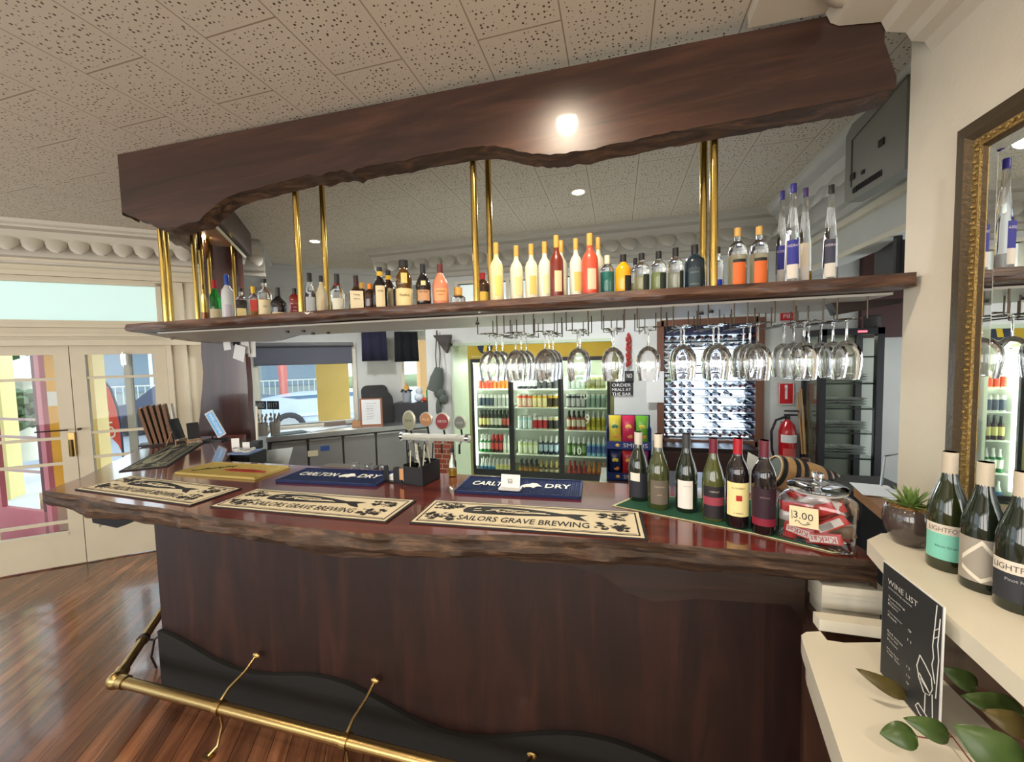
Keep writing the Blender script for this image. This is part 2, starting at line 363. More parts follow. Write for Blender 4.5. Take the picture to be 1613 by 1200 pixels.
# jog wall and window wall
JE = D0+U*aEnd
OFFW = 1.0
m = MB(); p = JE+V*(OFFW/2)-U*.07; m.box((p.x, p.y, CEIL/2), (.14, OFFW+.1, CEIL), radians(40)); struct(m.obj('wall_jog', wallback))
def WW(px, py): return PL(px, py, D0+V*OFFW, U)
wa0, wa1 = along(WW(407, 600)), along(WW(556, 600)); wz0, wz1 = WW(480, 668).z, 2.02
wb0, wb1 = along(WW(637, 600)), along(WW(690, 600))
m = MB(); wend = 6.2
wall_quad(m, aEnd-.1, wa0, 0, CEIL, .14, OFFW); wall_quad(m, wa0, wa1, 0, wz0, .14, OFFW); wall_quad(m, wa0, wa1, wz1, CEIL, .14, OFFW)
wall_quad(m, wa1, wb0, 0, CEIL, .14, OFFW); wall_quad(m, wb0, wb1, 0, wz0, .14, OFFW); wall_quad(m, wb0, wb1, 2.1, CEIL, .14, OFFW); wall_quad(m, wb1, wend, 0, CEIL, .14, OFFW)
struct(m.obj('wall_window_side', wallback))
def win(name, a0, a1, z0, z1):
    m = MB()
    for (b0, b1, y0, y1) in ((a0-.05, a0, z0-.05, z1+.05), (a1, a1+.05, z0-.05, z1+.05), (a0, a1, z0-.05, z0), (a0, a1, z1, z1+.05)): wall_quad(m, b0, b1, y0, y1, .10, OFFW-.03)
    o = struct(m.obj(name, white_paint)); wall_quad(MB(), a0, a1, z0, z1, .006, OFFW+.05).obj('pane', pane, o); return o
win('window_2', wa0, wa1, wz0, wz1); win('window_3', wb0, wb1, wz0, 2.1)
# roller blind
bz = WW(480, 573).z; bt = WW(480, 543).z
t = thing('roller_blind', 'grey roller blind pulled part way down over the back window', 'blind', D0+U*(wa0+wa1)/2+V*(OFFW-.06)+Z*bz)
wall_quad(MB(), wa0-.03, wa1+.0, bz, bt, .006, OFFW-.05).obj('fabric', mat('blind_fabric', srgb(96, 98, 108), .8), t)
p0 = D0+U*(wa0-.04)+V*(OFFW-.06)+Z*bt; MB().tube([p0, p0+U*(wa1-wa0+.06)], .028, 12).obj('roller', mat('blind_roller', srgb(110, 110, 112), .5), t)
p0 = D0+U*(wa0-.03)+V*(OFFW-.05)+Z*bz; MB().tube([p0, p0+U*(wa1-wa0+.03)], .01, 8).obj('bottom_rail', mat('blind_rail', srgb(80, 80, 88), .5), t)

# header wall over the fridge alcove, piers, wine rack window
YB = 4.1
def BX(px, y=YB): return PY(px, 600, y).x
hz_ = PY(850, 536, YB).z
x_l, x_j, x_p0, x_p1 = BX(673), BX(713), BX(967), BX(1034)
x_w0, x_w1, x_q1 = BX(1040), BX(1192), BX(1262)
wr0, wr1 = PY(1110, 692, YB).z, PY(1110, 512, YB).z
tx0, tx1 = BX(726), BX(905); tz0, tz1 = PY(800, 484, YB).z, PY(800, 442, YB).z
m = MB(); YT = YB+.16
m.bx(x_l, x_j, YB, YB+.42, 0, CEIL)                                 # pier at the left of the alcove
m.bx(x_j, tx0, YB, YT, hz_, CEIL).bx(tx0, tx1, YB, YT, hz_, tz0).bx(tx0, tx1, YB, YT, tz1, CEIL).bx(tx1, x_p0, YB, YT, hz_, CEIL)
m.bx(x_p0, x_w0, YB, YT, 0, CEIL).bx(x_w0, x_w1, YB, YT, 0, wr0).bx(x_w0, x_w1, YB, YT, wr1, CEIL).bx(x_w1, 3.2, YB, YT, 0, CEIL)
struct(m.obj('wall_back', wallback))
m = MB(); m.bx(tx0-.03, tx1+.03, YB-.02, YB+.05, tz0-.03, tz0).bx(tx0-.03, tx1+.03, YB-.02, YB+.05, tz1, tz1+.03)
for x in (tx0-.03, tx0+.22, tx0+.55, tx0+.88, tx1): m.bx(x, x+.03, YB-.02, YB+.05, tz0, tz1)
o = struct(m.obj('window_4', white_paint)); MB().bx(tx0, tx1, YB+.06, YB+.07, tz0, tz1).obj('pane', translucent_glow('frosted_header', srgb(235, 240, 240)), o)
# alcove shell
m = MB(); m.bx(x_p0, x_p0+.12, YT, 6.4, 0, CEIL); struct(m.obj('wall_alcove_side', wallback))
m = MB(); m.bx(-2.5, x_p0+.12, 6.0, 6.12, 0, CEIL); struct(m.obj('wall_alcove_back', wallback))
# pale green jamb lining and brick pier
m = MB(); m.bx(x_j, x_j+.02, YB-.02, YB+.43, 0, hz_).bx(x_j, x_p0, YB-.02, YT, hz_-.03, hz_); struct(m.obj('trim_2', mat('pale_green_paint', srgb(186, 200, 176), .5)))
lamp('alcove_lamp', 'SPOT', (-1.0, 4.45, CEIL-.05), 45, (1, .92, .7), .06, radians(150), blend=1)  # unseen lamp without fixture, added to light the alcove and header panes

# cornices
def cornice(name, p0, p1, out, prof, m_, shells=None, ends=True):
    m = MB(); m.sweep(prof, p0, p1, out=out)
    if shells:
        d = (Vector(p1)-Vector(p0)); n = int(d.length/shells[0]); o = Vector(out)
        for i in range(n):
            c = Vector(p0)+d*((i+.5)/n)+o*(shells[1]-.012)+Z*shells[2]
            q = MB().ball((0, 0, 0), 1, 12, (shells[0]*.5, .032, .145)); ang = atan2(o.y, o.x)-pi/2
            q.xf(Matrix.Translation(c) @ Matrix.Rotation(ang, 4, 'Z') @ Matrix.Rotation(radians(38), 4, 'X') @ Matrix.Rotation(radians(16), 4, 'Y'))
            m.add(q.v, q.f)
    return struct(m.obj(name, m_))
cprof = [(0, 0), (.30, 0), (.30, -.03), (.275, -.045), (.275, -.06), (.21, -.07), (.19, -.10), (.11, -.20), (.09, -.21), (.07, -.25), (.03, -.26), (.02, -.30), (0, -.31)]
cm = mat('cornice_plaster', srgb(196, 190, 176), .6, bump=.1); cmb = mat('cornice_plaster_cool', srgb(200, 200, 196), .6, bump=.1)
p0 = D0+U*wx0+Z*CEIL; p1 = D0+U*(aEnd+.3)+Z*CEIL
cornice('trim_3', p0, p1, -V, cprof, cm, (.14, .165, -.135))
# jog cornice and window wall cornice
p0 = JE+Z*CEIL-V*.3; p1 = JE+V*OFFW+Z*CEIL; cornice('trim_4', p0, p1, U, cprof, cmb)
p0 = D0+U*aEnd+V*OFFW+Z*CEIL; p1 = D0+U*wend+V*OFFW+Z*CEIL; cornice('trim_5', p0, p1, -V, cprof, cmb)
# back cornice
p0 = Vector((-2.62, YB, CEIL)); p1 = Vector((1.5, YB, CEIL)); cornice('trim_6', p0, p1, (0, -1, 0), cprof, mat('cornice_grey', srgb(176, 172, 160), .6, bump=.1), (.16, .165, -.135))
m = MB(); m.bx(-2.62, x_l, YB, YB+.42, CEIL-.36, CEIL); struct(m.obj('trim_7', wallback))
# right header over the side opening, far right wall
hb = PX(1388, 381, 1.5).z
m = MB(); m.bx(1.5, 1.62, 1.6, YB, hb, CEIL); struct(m.obj('wall_right_header', wallback))
cornice('trim_8', (1.5, 1.75, CEIL), (1.5, YB, CEIL), (-1, 0, 0), cprof, cmb, (.16, .165, -.135))
m = MB(); m.bx(1.47, 1.5, 1.7, YB, hb, hb+.03).bx(1.46, 1.5, 1.7, YB, hb+.20, hb+.24); struct(m.obj('trim_9', white_paint))
m = MB(); m.bx(3.0, 3.12, 1.7, YB, 0, CEIL); struct(m.obj('wall_far_right', mat('brown_wall', srgb(70, 48, 42), .6)))
m = MB(); m.bx(1.12, 3.12, 1.62, 1.72, 0, CEIL); struct(m.obj('wall_side_room', wallback))
m = MB(); m.bx(2.0, 2.98, YB-.05, YB-.003, 1.9, 2.75); o = tag(m.obj('wall_panel', mat('brown_panel', srgb(74, 46, 42), .5)), 'dark brown panel on the wall above the glass display cabinet', 'panel')
# nib wall with the mirror
XN = 1.0; YN = 1.77
m = MB(); m.bx(XN, XN+.12, -3.2, YN, 0, CEIL); struct(m.obj('wall_right', wallm))
nprof = [(0, 0), (.54, 0), (.54, -.045), (.30, -.05), (.285, -.085), (.26, -.10), (.14, -.115), (.125, -.15), (.07, -.165), (.055, -.195), (.02, -.205), (0, -.24)]
cornice('trim_10', (XN, -3.2, CEIL), (XN, 1.675, CEIL), (-1, 0, 0), nprof, mat('cornice_warm', srgb(206, 198, 180), .55, bump=.08))
# curved plaster moulding on the wide band
m = MB(); pts = []
for i in range(15):
    a = pi*i/14; pts.append((.80+.0*i, 0, 0))
path = [Vector((.78-.10*sin(a), 1.45-.17*cos(a)*1.0+.0, CEIL-.06)) for a in [pi*i/16 for i in range(17)]]
path = [Vector((.98, 1.28, CEIL-.06))]+[Vector((.80-.17*sin(pi*i/16), 1.45+.17*-cos(pi*i/16), CEIL-.055)) for i in range(17)]+[Vector((.98, 1.62, CEIL-.06))]
m.tube(path, .035, 10); m.tube([p+Vector((.05, 0, .0)) for p in path], .018, 8); struct(m.obj('trim_11', MC['cornice_warm']))
# rear wall with big open windows (daylight from behind the viewer)
m = MB(); m.bx(-7.2, 3.2, -3.2, -3.08, 0, .8).bx(-7.2, 3.2, -3.2, -3.08, 2.7, CEIL)
for x in (-7.2, -4.0, -2.2, -.4, 1.4): m.bx(x, x+.3, -3.2, -3.08, .8, 2.7)
struct(m.obj('wall_front', wallm))

# downlights
def downlight(i, x, y, z, label):
    t = thing('downlight', label, 'ceiling light', (x, y, z), 0)
    MB().lathe([(.062, -.004), (.062, 0), (.045, 0), (.043, .0), (.045, -.010), (.058, -.010), (.062, -.004)], (x, y, z), 24, cap=False).obj('bezel', white_paint, t)
    MB().lathe([(.0, -.004), (.043, -.004)], (x, y, z), 24, cap=False).obj('lens', mat('lamp_lens', (1, .93, .8), .5, emit=(1, .86, .62), es=26), t)
lab = ['round recessed downlight in the tiled ceiling in front of the bar beam', 'glowing round downlight between the back of the beam and the header cornice', 'glowing round downlight near the back window, between the left brass poles']
for i, (x, y) in enumerate(DOWN[:3]): downlight(i, x, y, CEIL, lab[i])
# ============================================================ BAR
CT = 1.15
def live_slab(outline, live, z0, z1, amp=.02, seed=0, step=.03, shape=None):
    """closed outline of (x,y); live: set of edge indices with bark"""
    pts = []; flag = []; n = len(outline)
    for i in range(n):
        a = Vector(outline[i]); b = Vector(outline[(i+1) % n]); L = (b-a).length; k = max(1, int(L/step)) if i in live else 1
        for j in range(k): pts.append(a+(b-a)*(j/k)); flag.append(i in live)
    N = len(pts); area = sum(pts[i].x*pts[(i+1) % N].y-pts[(i+1) % N].x*pts[i].y for i in range(N)); sg = 1 if area > 0 else -1
    nor = []
    for i in range(N):
        d = pts[(i+1) % N]-pts[i-1]; nor.append(Vector((d.y, -d.x)).normalized()*sg)
    lay = shape or [(1, 0), (.86, .012), (.66, .004), (.48, .022), (.28, .012), (.12, -.006), (0, -.02)]
    vs = []; fs = []
    for k, (tz, off) in enumerate(lay):
        for i in range(N):
            p = pts[i].copy(); z = z0+(z1-z0)*tz
            if flag[i]:
                nz = noise.noise(Vector((p.x*4+seed, p.y*4, tz*1.2)))+.5*noise.noise(Vector((p.x*14, p.y*14+seed, tz*4)))
                q = noise.noise(Vector((p.x*2.1+seed*3, p.y*2.1, 5)))
                if k: p += nor[i]*(off+amp*nz*(.4+tz*.0+.6*(1 if k > 0 else 0)))
                else: p += nor[i]*(amp*.35*q)
                if k == len(lay)-1: z += amp*.9*q
            vs.append((p.x, p.y, z))
    for k in range(len(lay)-1):
        for i in range(N): fs.append((k*N+i, k*N+(i+1) % N, (k+1)*N+(i+1) % N, (k+1)*N+i))
    top = list(range(N)); bot = [(len(lay)-1)*N+i for i in range(N)]
    return vs, fs, top, bot
def slab_obj(name, t, outline, live, z0, z1, m_top, m_edge, **k):
    vs, fs, top, bot = live_slab(outline, live, z0, z1, **k)
    e = MB(); e.add(vs, fs+[bot[::-1]]); e.obj('live_edge', m_edge, t)
    a = MB(); a.add([vs[i] for i in top]+[Vector(vs[i])-Z*.004 for i in top], [list(range(len(top)))]); return a.obj('top_surface', m_top, t, smooth=False)

def g2(px, py, z=CT): p = PZ(px, py, z); return (p.x, p.y)
front = [g2(*q) for q in [(85, 773), (128, 781), (187, 792), (248, 799), (333, 813), (474, 831), (568, 840), (700, 842), (794, 842), (865, 845), (1006, 852), (1113, 862), (1227, 870), (1383, 882)]]
front[0] = (-2.97, 1.37)
iy = 2.06
inner = [(.74, 1.62), (.74, iy), (-2.58, iy), (-3.36, 2.90)]
outer = [(-3.98, 2.60), (-3.72, 2.27), (-3.10, 1.60)]
outline = front+[(.775, 1.50)]+inner+outer
t = thing('bar_counter', 'long red-brown live-edge timber bar top with the drip mats and wine on it', 'counter', (0, 1.7, CT))
n = len(front)
slab_obj('counter', t, outline, set(range(n-1)) | {len(outline)-1, len(outline)-2, len(outline)-3}, CT-.095, CT, counter_wood, bark, amp=.028, seed=3, step=.018)
# bar base: front panel, end, return, kick board with wavy top
t = thing('bar_cabinet', 'dark red-brown panelled bar front below the counter', 'bar', (-2.488, 1.558, 0))
zb = CT-.09; C0 = Vector((-2.488, 1.558, 0)); R1 = C0+V*1.45
MB().bx(C0.x, .70, C0.y, C0.y+.04, 0, zb).obj('front_panel', wood('bar_panel_wood', [(.008, .0025, .0018), (.018, .005, .003), (.040, .012, .007)], (7, 7, .8), .5, .06, .08), t)
m = MB(); m.box(C0+V*.73+U*.02+Z*zb/2, (.04, 1.46, zb), radians(40)); m.obj('return_panel', MC['bar_panel_wood'], t)
m = MB(); m.bx(.66, .70, C0.y, 2.0, 0, zb); m.obj('end_panel', MC['bar_panel_wood'], t)
poly = [(C0.x, 0)]; wav = []
for i in range(81):
    x = C0.x+(.70-C0.x)*i/80; z = .25+.055*sin(x*5.2+2.2)+.03*sin(x*2.3+.5)-.02*(x+2.4); wav.append((x, z))
poly = [(C0.x, 0)]+[(x, z) for x, z in wav]+[(.70, 0)]
MB().slab([(x, z) for x, z in poly], (0, C0.y-.002, 0), (1, 0, 0), (0, 0, 1), .022).obj('kick_board', wood('kick_wood', [(.003, .003, .0025), (.006, .005, .004)], (1, 9, 9), .75, 0), t)
# live edge apron hanging under the counter at its right and left ends
def apron(name, pts, y, th, m_, t): MB().slab(pts, (0, y, 0), (1, 0, 0), (0, 0, 1), th).obj(name, m_, t)
ap = [PY(px, py, 1.50) for px, py in [(850, 878), (900, 884), (950, 900), (985, 925), (1030, 940), (1100, 935), (1170, 940), (1240, 945), (1262, 975), (1262, 905), (850, 860)]]
apron('apron', [(p.x, p.z) for p in ap], 1.50, .03, dark_wood, t)
ap = [PY(px, py, 1.66) for px, py in [(160, 805), (162, 818), (200, 826), (226, 815), (262, 812), (262, 800), (160, 798)]]
apron('bracket', [(p.x, p.z) for p in ap], 1.66, .05, mat('black_cloth', (.01, .009, .012), .8), t)

# foot rail
fy = 1.345; fz = .20; fx = -2.50
t = thing('foot_rail', 'worn brass foot rail running along the bar just above the floor', 'rail', (fx, fy, 0))
rr = .026; P0 = Vector((fx, fy, fz))
MB().tube([P0+Vector((.03, 0, 0)), (.5, fy, fz)], rr, 14).obj('front_pipe', brass_old, t)
MB().tube([P0+V*.03, P0+V*1.6], rr*.9, 14).obj('return_pipe', brass_old, t)
MB().ball(P0, .042, 16).tube([P0, P0+Vector((.07, 0, 0))], .032, 14).tube([P0, P0+V*.07], .032, 14).obj('elbow', brass_old, t)
for px, py in ((345, 1103), (545, 1163)):
    x = PY(px, py, fy).x
    b = MB(); b.tube([(x-.014, fy, fz), (x+.014, fy, fz)], rr+.006, 14); br = b.obj('bracket', brass_old, t)
    arc = [Vector((x, fy+.0, fz+.02)), Vector((x+.0, fy+.05, fz+.05)), Vector((x+.01, fy+.13, fz+.075)), Vector((x+.02, C0.y-.028, fz+.115))]
    c = MB(); c.tube(arc, .007, 8); c.ball(arc[-1], .02, 12, (1.2, .5, .8)); c.obj('wall_arm', brass_old, br)
    c = MB(); c.tube([Vector((x, fy, fz-.02)), Vector((x-.005, fy+.01, fz-.1)), Vector((x-.0, fy-.02, .03)), Vector((x-.02, fy-.05, .006))], .006, 8); c.box((x-.02, fy-.05, .004), (.05, .03, .008)); c.obj('floor_arm', brass_old, br)
x = PY(838, 1190, C0.y-.03); b = MB(); b.ball(x, .02, 12, (1.2, .5, .8)); b.tube([x, (x.x-.02, fy, fz+.02)], .007, 8); b.obj('bracket', brass_old, t)
b = P0+V*.33; m = MB(); m.tube([b-V*.012, b+V*.012], rr+.005, 12)
e = b+U*.16+Z*.06; m.tube([b, b+U*.05-Z*.02, b+U*.1+Z*.02, e], .006, 8).tube([b+U*.05-Z*.02, b+U*.03-Z*.12, b+U*.05-Z*.195], .006, 8); m.obj('bracket', mat('iron_bracket', (.06, .05, .05), .4, .8), t)

# ============================================================ CANOPY BEAM
YBM = 1.68; BT = .085
bot = [(194.5, 337), (213.5, 347), (232, 352), (252, 358.5), (262, 362), (269, 368), (285, 371), (302, 370), (312, 366), (322, 363), (338, 361), (346, 352), (361, 339.5), (372, 330), (386, 323), (405, 316), (430, 311.5), (450, 305), (468, 301), (490, 296), (508, 291), (519, 294), (540, 288), (557, 285), (572, 288), (580, 283), (610, 277), (649, 272), (670, 266), (700, 261), (726, 257), (750, 253), (770, 251), (787, 250), (800, 253), (822, 259), (845, 262), (872, 265), (895, 262), (918, 259), (940, 257), (960, 250), (986, 247), (1010, 241), (1045, 234), (1085, 227), (1126, 220), (1170, 212), (1219, 203), (1280, 192), (1343, 182), (1369, 174), (1399, 169), (1410, 158)]
bb = [PY(px, py, YBM+BT) for px, py in bot]; bb = [(p.x, p.z) for p in bb]; _bl = PZ(189, 245, CEIL).x
bb = [(_bl+.002*i if x < _bl+.002*i else x, z) for i, (x, z) in enumerate(bb)]; _xe = PY(1412, 157, YBM).x; bb = [(min(x, _xe-.002*(len(bb)-i)), z) for i, (x, z) in enumerate(bb)]; bb[0] = (_bl, PY(194.5, 343, YBM).z)
bl = PZ(189, 245, CEIL).x; bl2 = bb[0][0]-.0
ex = PY(1412, 120, YBM); ex2 = PY(1393, 66, YBM)
den = []
for i in range(len(bb)-1):
    a, b = Vector(bb[i]), Vector(bb[i+1]); k = max(1, int((b-a).length/.02))
    for j in range(k):
        p = a+(b-a)*(j/k); den.append((p.x, p.y+.006*noise.noise(Vector((p.x*22, 3, 0)))))
den.append(bb[-1])
t = thing('canopy_beam', 'huge dark live-edge timber slab beam hanging from the ceiling above the bar front', 'beam', (-1, YBM, CEIL))
outl = [(bl, CEIL)]+[(x, z) for i, (x, z) in enumerate(den)]+[(ex.x, ex.z), (ex2.x, ex2.z), (ex2.x, CEIL-.06)]
N = len(outl)
# front face, bevelled bark edge towards the back
vs = []; nlay = 5
for k in range(nlay):
    f = k/(nlay-1); y = YBM+BT*f
    for i, (x, z) in enumerate(outl):
        zz = z
        if 0 < i <= len(den):
            zz = z+.016*(1-f)+(.012*noise.noise(Vector((x*9, k*1.3, 0))) if 0 < k < nlay-1 else 0)+.004*noise.noise(Vector((x*40, k, 2)))
        vs.append((x, y, zz))
fs = []
for k in range(nlay-1):
    for i in range(N): fs.append((k*N+i, k*N+(i+1) % N, (k+1)*N+(i+1) % N, (k+1)*N+i))
me = MB(); me.add(vs, fs+[[(nlay-1)*N+i for i in range(N)][::-1]]); me.obj('live_edge', bark, t)
me = MB(); me.add([Vector(v)-Vector((0, .001, 0)) for v in vs[:N]], [list(range(N))]); me.obj('front_face', beam_wood, t, smooth=False)
# return beams: outer slab, inner slab, soffit batten
t = thing('return_beam', 'dark timber side beam running back from the left end of the canopy', 'beam', Vector((bl, YBM, CEIL)))
def run_slab(mb, A, B, th, zt, zf, k=26):
    A = Vector(A); B = Vector(B); d = (B-A).normalized(); nn = Vector((d.y, -d.x, 0))*th; L = (B-A).length
    pts = [(0, zt)]+[(L*i/k, zf(L*i/k)) for i in range(k+1)]+[(L, zt)]
    mb.slab(pts, (A.x, A.y, 0), d, (0, 0, 1), th); return mb
OA = Vector((bl+.01, YBM+BT, 0)); OB = OA+V*1.36
run_slab(MB(), OA, OB, .07, CEIL, lambda s: 2.72+.02*sin(s*9)+.03*noise.noise(Vector((s*6, 2, 9)))-.03*s).obj('outer_slab', beam_wood, t)
IA = PZ(365, 342, CEIL); IB = PZ(384, 366, CEIL); dI = (IB-IA).normalized(); IA = IA-dI*.9; IB = IB+dI*.02
run_slab(MB(), IA, IB, .05, CEIL, lambda s: 2.80).obj('inner_slab', beam_wood, t)
m = MB(); m.tube([IA+dI*.2-Z*(CEIL-2.79), IB-dI*.02-Z*(CEIL-2.79)], .014, 4); m.obj('batten', mat('batten_cream', srgb(225, 220, 190), .5), t)
m = MB(); q = [OA-V*.02, OB, Vector((IB.x-.02, IB.y, 0)), Vector((IA.x-.02, IA.y, 0))]; m.prism([(p.x, p.y) for p in q], 2.88, 2.895); m.obj('soffit', mat('soffit_timber', srgb(190, 150, 110), .4), t)
t2 = thing('downlight', 'small bright downlight under the left corner of the canopy', 'ceiling light', (-3.36, 2.62, 2.88))
MB().lathe([(.035, .0), (.035, -.012), (.02, -.014), (0, -.014)], (-3.36, 2.62, 2.88), 20).obj('lens', MC['lamp_lens'], t2)
# pillar: tall live edge slab
pc = PW(358, 600, 3.8); px0 = PW(318, 560, 3.78); px1 = PW(401, 560, 3.8)
ax = (px1-px0); ax.z = 0; wdt = ax.length; ax.normalize()
t = thing('timber_pillar', 'dark red live-edge timber pillar standing at the end of the bar return', 'pillar', (px0.x, px0.y, 0))
L_ = []; R_ = []
for i in range(41):
    z = CEIL*i/40; fl = .13*max(0, (1.75-z)/.8)**1.3 if z < 1.75 else 0
    up = .04 if z > 2.05 else 0
    L_.append((-fl+up+.012*noise.noise(Vector((z*5, 1, 0))), z)); R_.append((wdt-.085-(.02 if z > 2.05 else 0)+.006*noise.noise(Vector((z*4, 7, 0))), z))
MB().slab(L_+R_[::-1], (px0.x, px0.y, 0), ax, (0, 0, 1), -.08).obj('slab', wood('pillar_wood', [(.02, .007, .006), (.05, .015, .012), (.09, .03, .02)], (8, 8, .7), .28, .4), t)

# ============================================================ BOTTLE SHELF, POLES
SZ0, SZ1 = 2.012, 2.06
fr = [PY(px, 500, 1.69).x for px in (209, 340, 480, 640, 800, 960, 1120, 1280, 1438)]
outline = [(x, 1.69+.012*sin(i*2.1)) for i, x in enumerate(fr)]
outline[0] = (-2.88, 1.74); outline += [(.985, 1.72), (.985, 2.38), (-2.2, 2.42), (-3.0, 3.0), (-3.35, 3.02), (-3.74, 2.92), (-3.72, 2.75)]
t = thing('bottle_shelf', 'long dark live-edge timber shelf of liquor bottles hung above the bar', 'shelf', (0, 1.7, SZ0))
slab_obj('shelf', t, outline, set(range(8)) | {len(outline)-1}, SZ0, SZ1, mat('shelf_top', (.06, .025, .016), .4), wood('shelf_bark', [(.02, .009, .006), (.07, .03, .018), (.17, .08, .04)], (3, 14, 30), .45, .2, .8), amp=.010, seed=8, step=.03, shape=[(1, 0), (.7, .006), (.4, .008), (.15, 0), (0, -.02)])
m = MB(); m.prism([(-2.72, 1.80), (.98, 1.79), (.98, 2.36), (-2.23, 2.38), (-3.02, 2.94), (-3.5, 2.75)], SZ0-.012, SZ0-.003)
m.obj('underside', mat('shelf_underside', srgb(176, 172, 162), .5), t)
for px, py in ((453, 521), (478, 520), (493, 524), (517, 523), (752, 508), (1105, 492), (1120, 489)):
    p = PZ(px, py, SZ0-.014); m = MB(); m.tube([p, p-Z*.012], .011, 8); m.obj('cup_hook', black, t)
def pole(p, ztop, label, r=.0155):
    o = MB(); o.tube([(p.x, p.y, SZ1), (p.x, p.y, ztop)], r, 16); o = o.obj('rail_pole', brass, thing('brass_pole', label, 'pole', (p.x, p.y, SZ1), group='brass poles holding the bottle shelf'))
for px, y, lb in ((468, 1.80, 'front brass pole beside the round silver bottle, second pair'), (510, 1.98, 'rear brass pole at the cream liqueur bottle, second pair from the left'), (748, 1.80, 'front brass pole of the middle pair, left of the pale limoncello bottles'),
                  (771, 1.98, 'rear brass pole of the middle pair, touching the first pale yellow bottle'), (1124, 1.80, 'front brass pole of the right pair, with the brighter highlight'), (1108, 1.98, 'rear brass pole of the right pair, behind the dark blue bottle')):
    p = PY(px, 360, y); pole(p, CEIL, lb)
for px, w, lb in ((258, 2.45, 'leftmost brass pole, near the outer tip of the bottle shelf'), (266, 2.65, 'brass pole just behind the leftmost one at the shelf corner'), (308, 2.9, 'thick brass pole on the shelf return, left of the small whisky bottle'),
                  (319, 3.15, 'brass pole behind the green bottle on the shelf return'), (331, 3.35, 'thin far brass pole in front of the timber pillar, left one'), (369, 3.55, 'thin far brass pole in front of the timber pillar, above the white bottle')):
    p = PW(px, 440, w); pole(p, 2.88, lb)
# small timber brackets carrying the shelf
for (px, py), y, lb in (((1330, 487), 2.0, 'dark timber bracket under the right end of the bottle shelf'), ((697, 532), 4.03, 'small dark corbel on the pier left of the fridge')):
    p = PY(px, py, y); s = .12 if y < 3 else .2
    m = MB(); m.slab([(0, 0), (s*2.2 if y < 3 else s, 0), (s*2.0 if y < 3 else s, -s*.15), (s*(.2 if y < 3 else .75), -s*.45 if y < 3 else -s)], p-Vector((s/2, .03, -.03)), (1, 0, 0), (0, 0, 1), -.06)
    tag(m.obj('shelf_bracket', dark_wood), lb, 'bracket')

# ============================================================ TVS
def tv(name, pl, pr, zt, zb_, label, th=.07, m_=None):
    pl = Vector((pl.x, pl.y, 0)); pr = Vector((pr.x, pr.y, 0)); d = (pr-pl); L = d.length; d.normalize(); nb = Vector((d.y, -d.x, 0))
    if nb.dot(Vector((0, -1, 0))) < 0: nb = -nb
    t = thing(name, label, 'television', pl+Z*zb_)
    back = mat('tv_back_plastic', srgb(132, 132, 126), .5) if m_ is None else m_
    h = zt-zb_
    sgn = 1 if d.cross(Z).dot(nb) < 0 else -1
    MB().slab([(0, .02), (.03, 0), (L, 0), (L, h), (.05, h), (0, h-.04)], pl+Z*zb_, d, Z, th*sgn*1).obj('casing', back, t)
    m = MB()
    for i in range(16): c = pl+d*(L*(.22+.03*i))+nb*.004+Z*(zb_+.045); m.box(c, (.006, .004, .028), atan2(d.y, d.x))
    for fx_, fz_, s in ((.17, .30, .035), (.36, .27, .02), (.66, .47, .035), (.22, .11, .03)):
        c = pl+d*(L*fx_)+nb*.004+Z*(zb_+h*fz_); m.box(c, (s, .006, s*.9), atan2(d.y, d.x))
    m.obj('vents', black, t)
    m = MB(); c0 = pl+nb*.003+Z*zb_
    for a, b in ((.14, 1.0),): m.tube([c0+d*(L*.14)+Z*h*.18, c0+d*(L*.14)+Z*h*.78, c0+d*L+Z*h*.98], .003, 4)
    m.obj('seam', mat('tv_seam', srgb(70, 70, 68), .5), t)
    return t
tv('television', PW(1330, 323, 2.12), PW(1425, 262, 1.71), 2.965, PW(1330, 323, 2.12).z, 'grey back of the large television hung high beside the white wall')
pl_ = PW(1392, 442, 2.6); pr_ = PW(1424, 430, 2.3)
t = tv('television', pl_, pr_, PW(1388, 312, 2.6).z, pl_.z-.02, 'smaller black screen standing on end behind the right end of the bottle shelf', .05, mat('dark_tv', (.035, .03, .028), .4))
p = PW(1375, 440, 2.6); tag(MB().tube([(1.52, 2.75, hb-.3), (1.52, 2.75, hb+.02)], .02, 8).obj('television_mast', black), 'black mast behind the small television', 'mount')

# ============================================================ MIRROR
tl = PX(1527, 205, XN); my1 = tl.y; mz1 = tl.z; my0 = .35; mz0 = 1.235
t = thing('wall_mirror', 'large mirror in an antique gold frame on the white wall', 'mirror', (XN, (my0+my1)/2, mz0))
def fr_ring(w0, w1, x0, x1, m_, nm):
    m = MB()
    A = [(my0, mz0), (my1, mz0), (my1, mz1), (my0, mz1)]
    def ins(w): return [(my0+w, mz0+w), (my1-w, mz0+w), (my1-w, mz1-w), (my0+w, mz1-w)]
    o = ins(w0); i = ins(w1)
    vs = [(XN-x0, y, z) for y, z in o]+[(XN-x1, y, z) for y, z in i]+[(XN-.001, y, z) for y, z in o]+[(XN-.001, y, z) for y, z in i]
    fs = []
    for k in range(4):
        l = (k+1) % 4; fs += [(k, l, l+4, k+4), (k, l, l+8, k+8), (k+4, l+4, l+12, k+12)]
    m.add(vs, fs); m.obj(nm, m_, t, smooth=False)
gold = mat('antique_gold', (.095, .066, .035), .45, .5, bump=.25, bscale=90); gold2 = mat('gold_leaf', (.40, .27, .10), .4, .8, bump=.6, bscale=160)
fr_ring(0, .035, .028, .034, gold, 'outer_frame'); fr_ring(.035, .055, .034, .022, gold, 'frame_cove'); fr_ring(.075, .09, .02, .012, gold, 'inner_frame')
m = MB(); fr_ring(.053, .077, .024, .026, gold2, 'gilt_band')
q = MB()
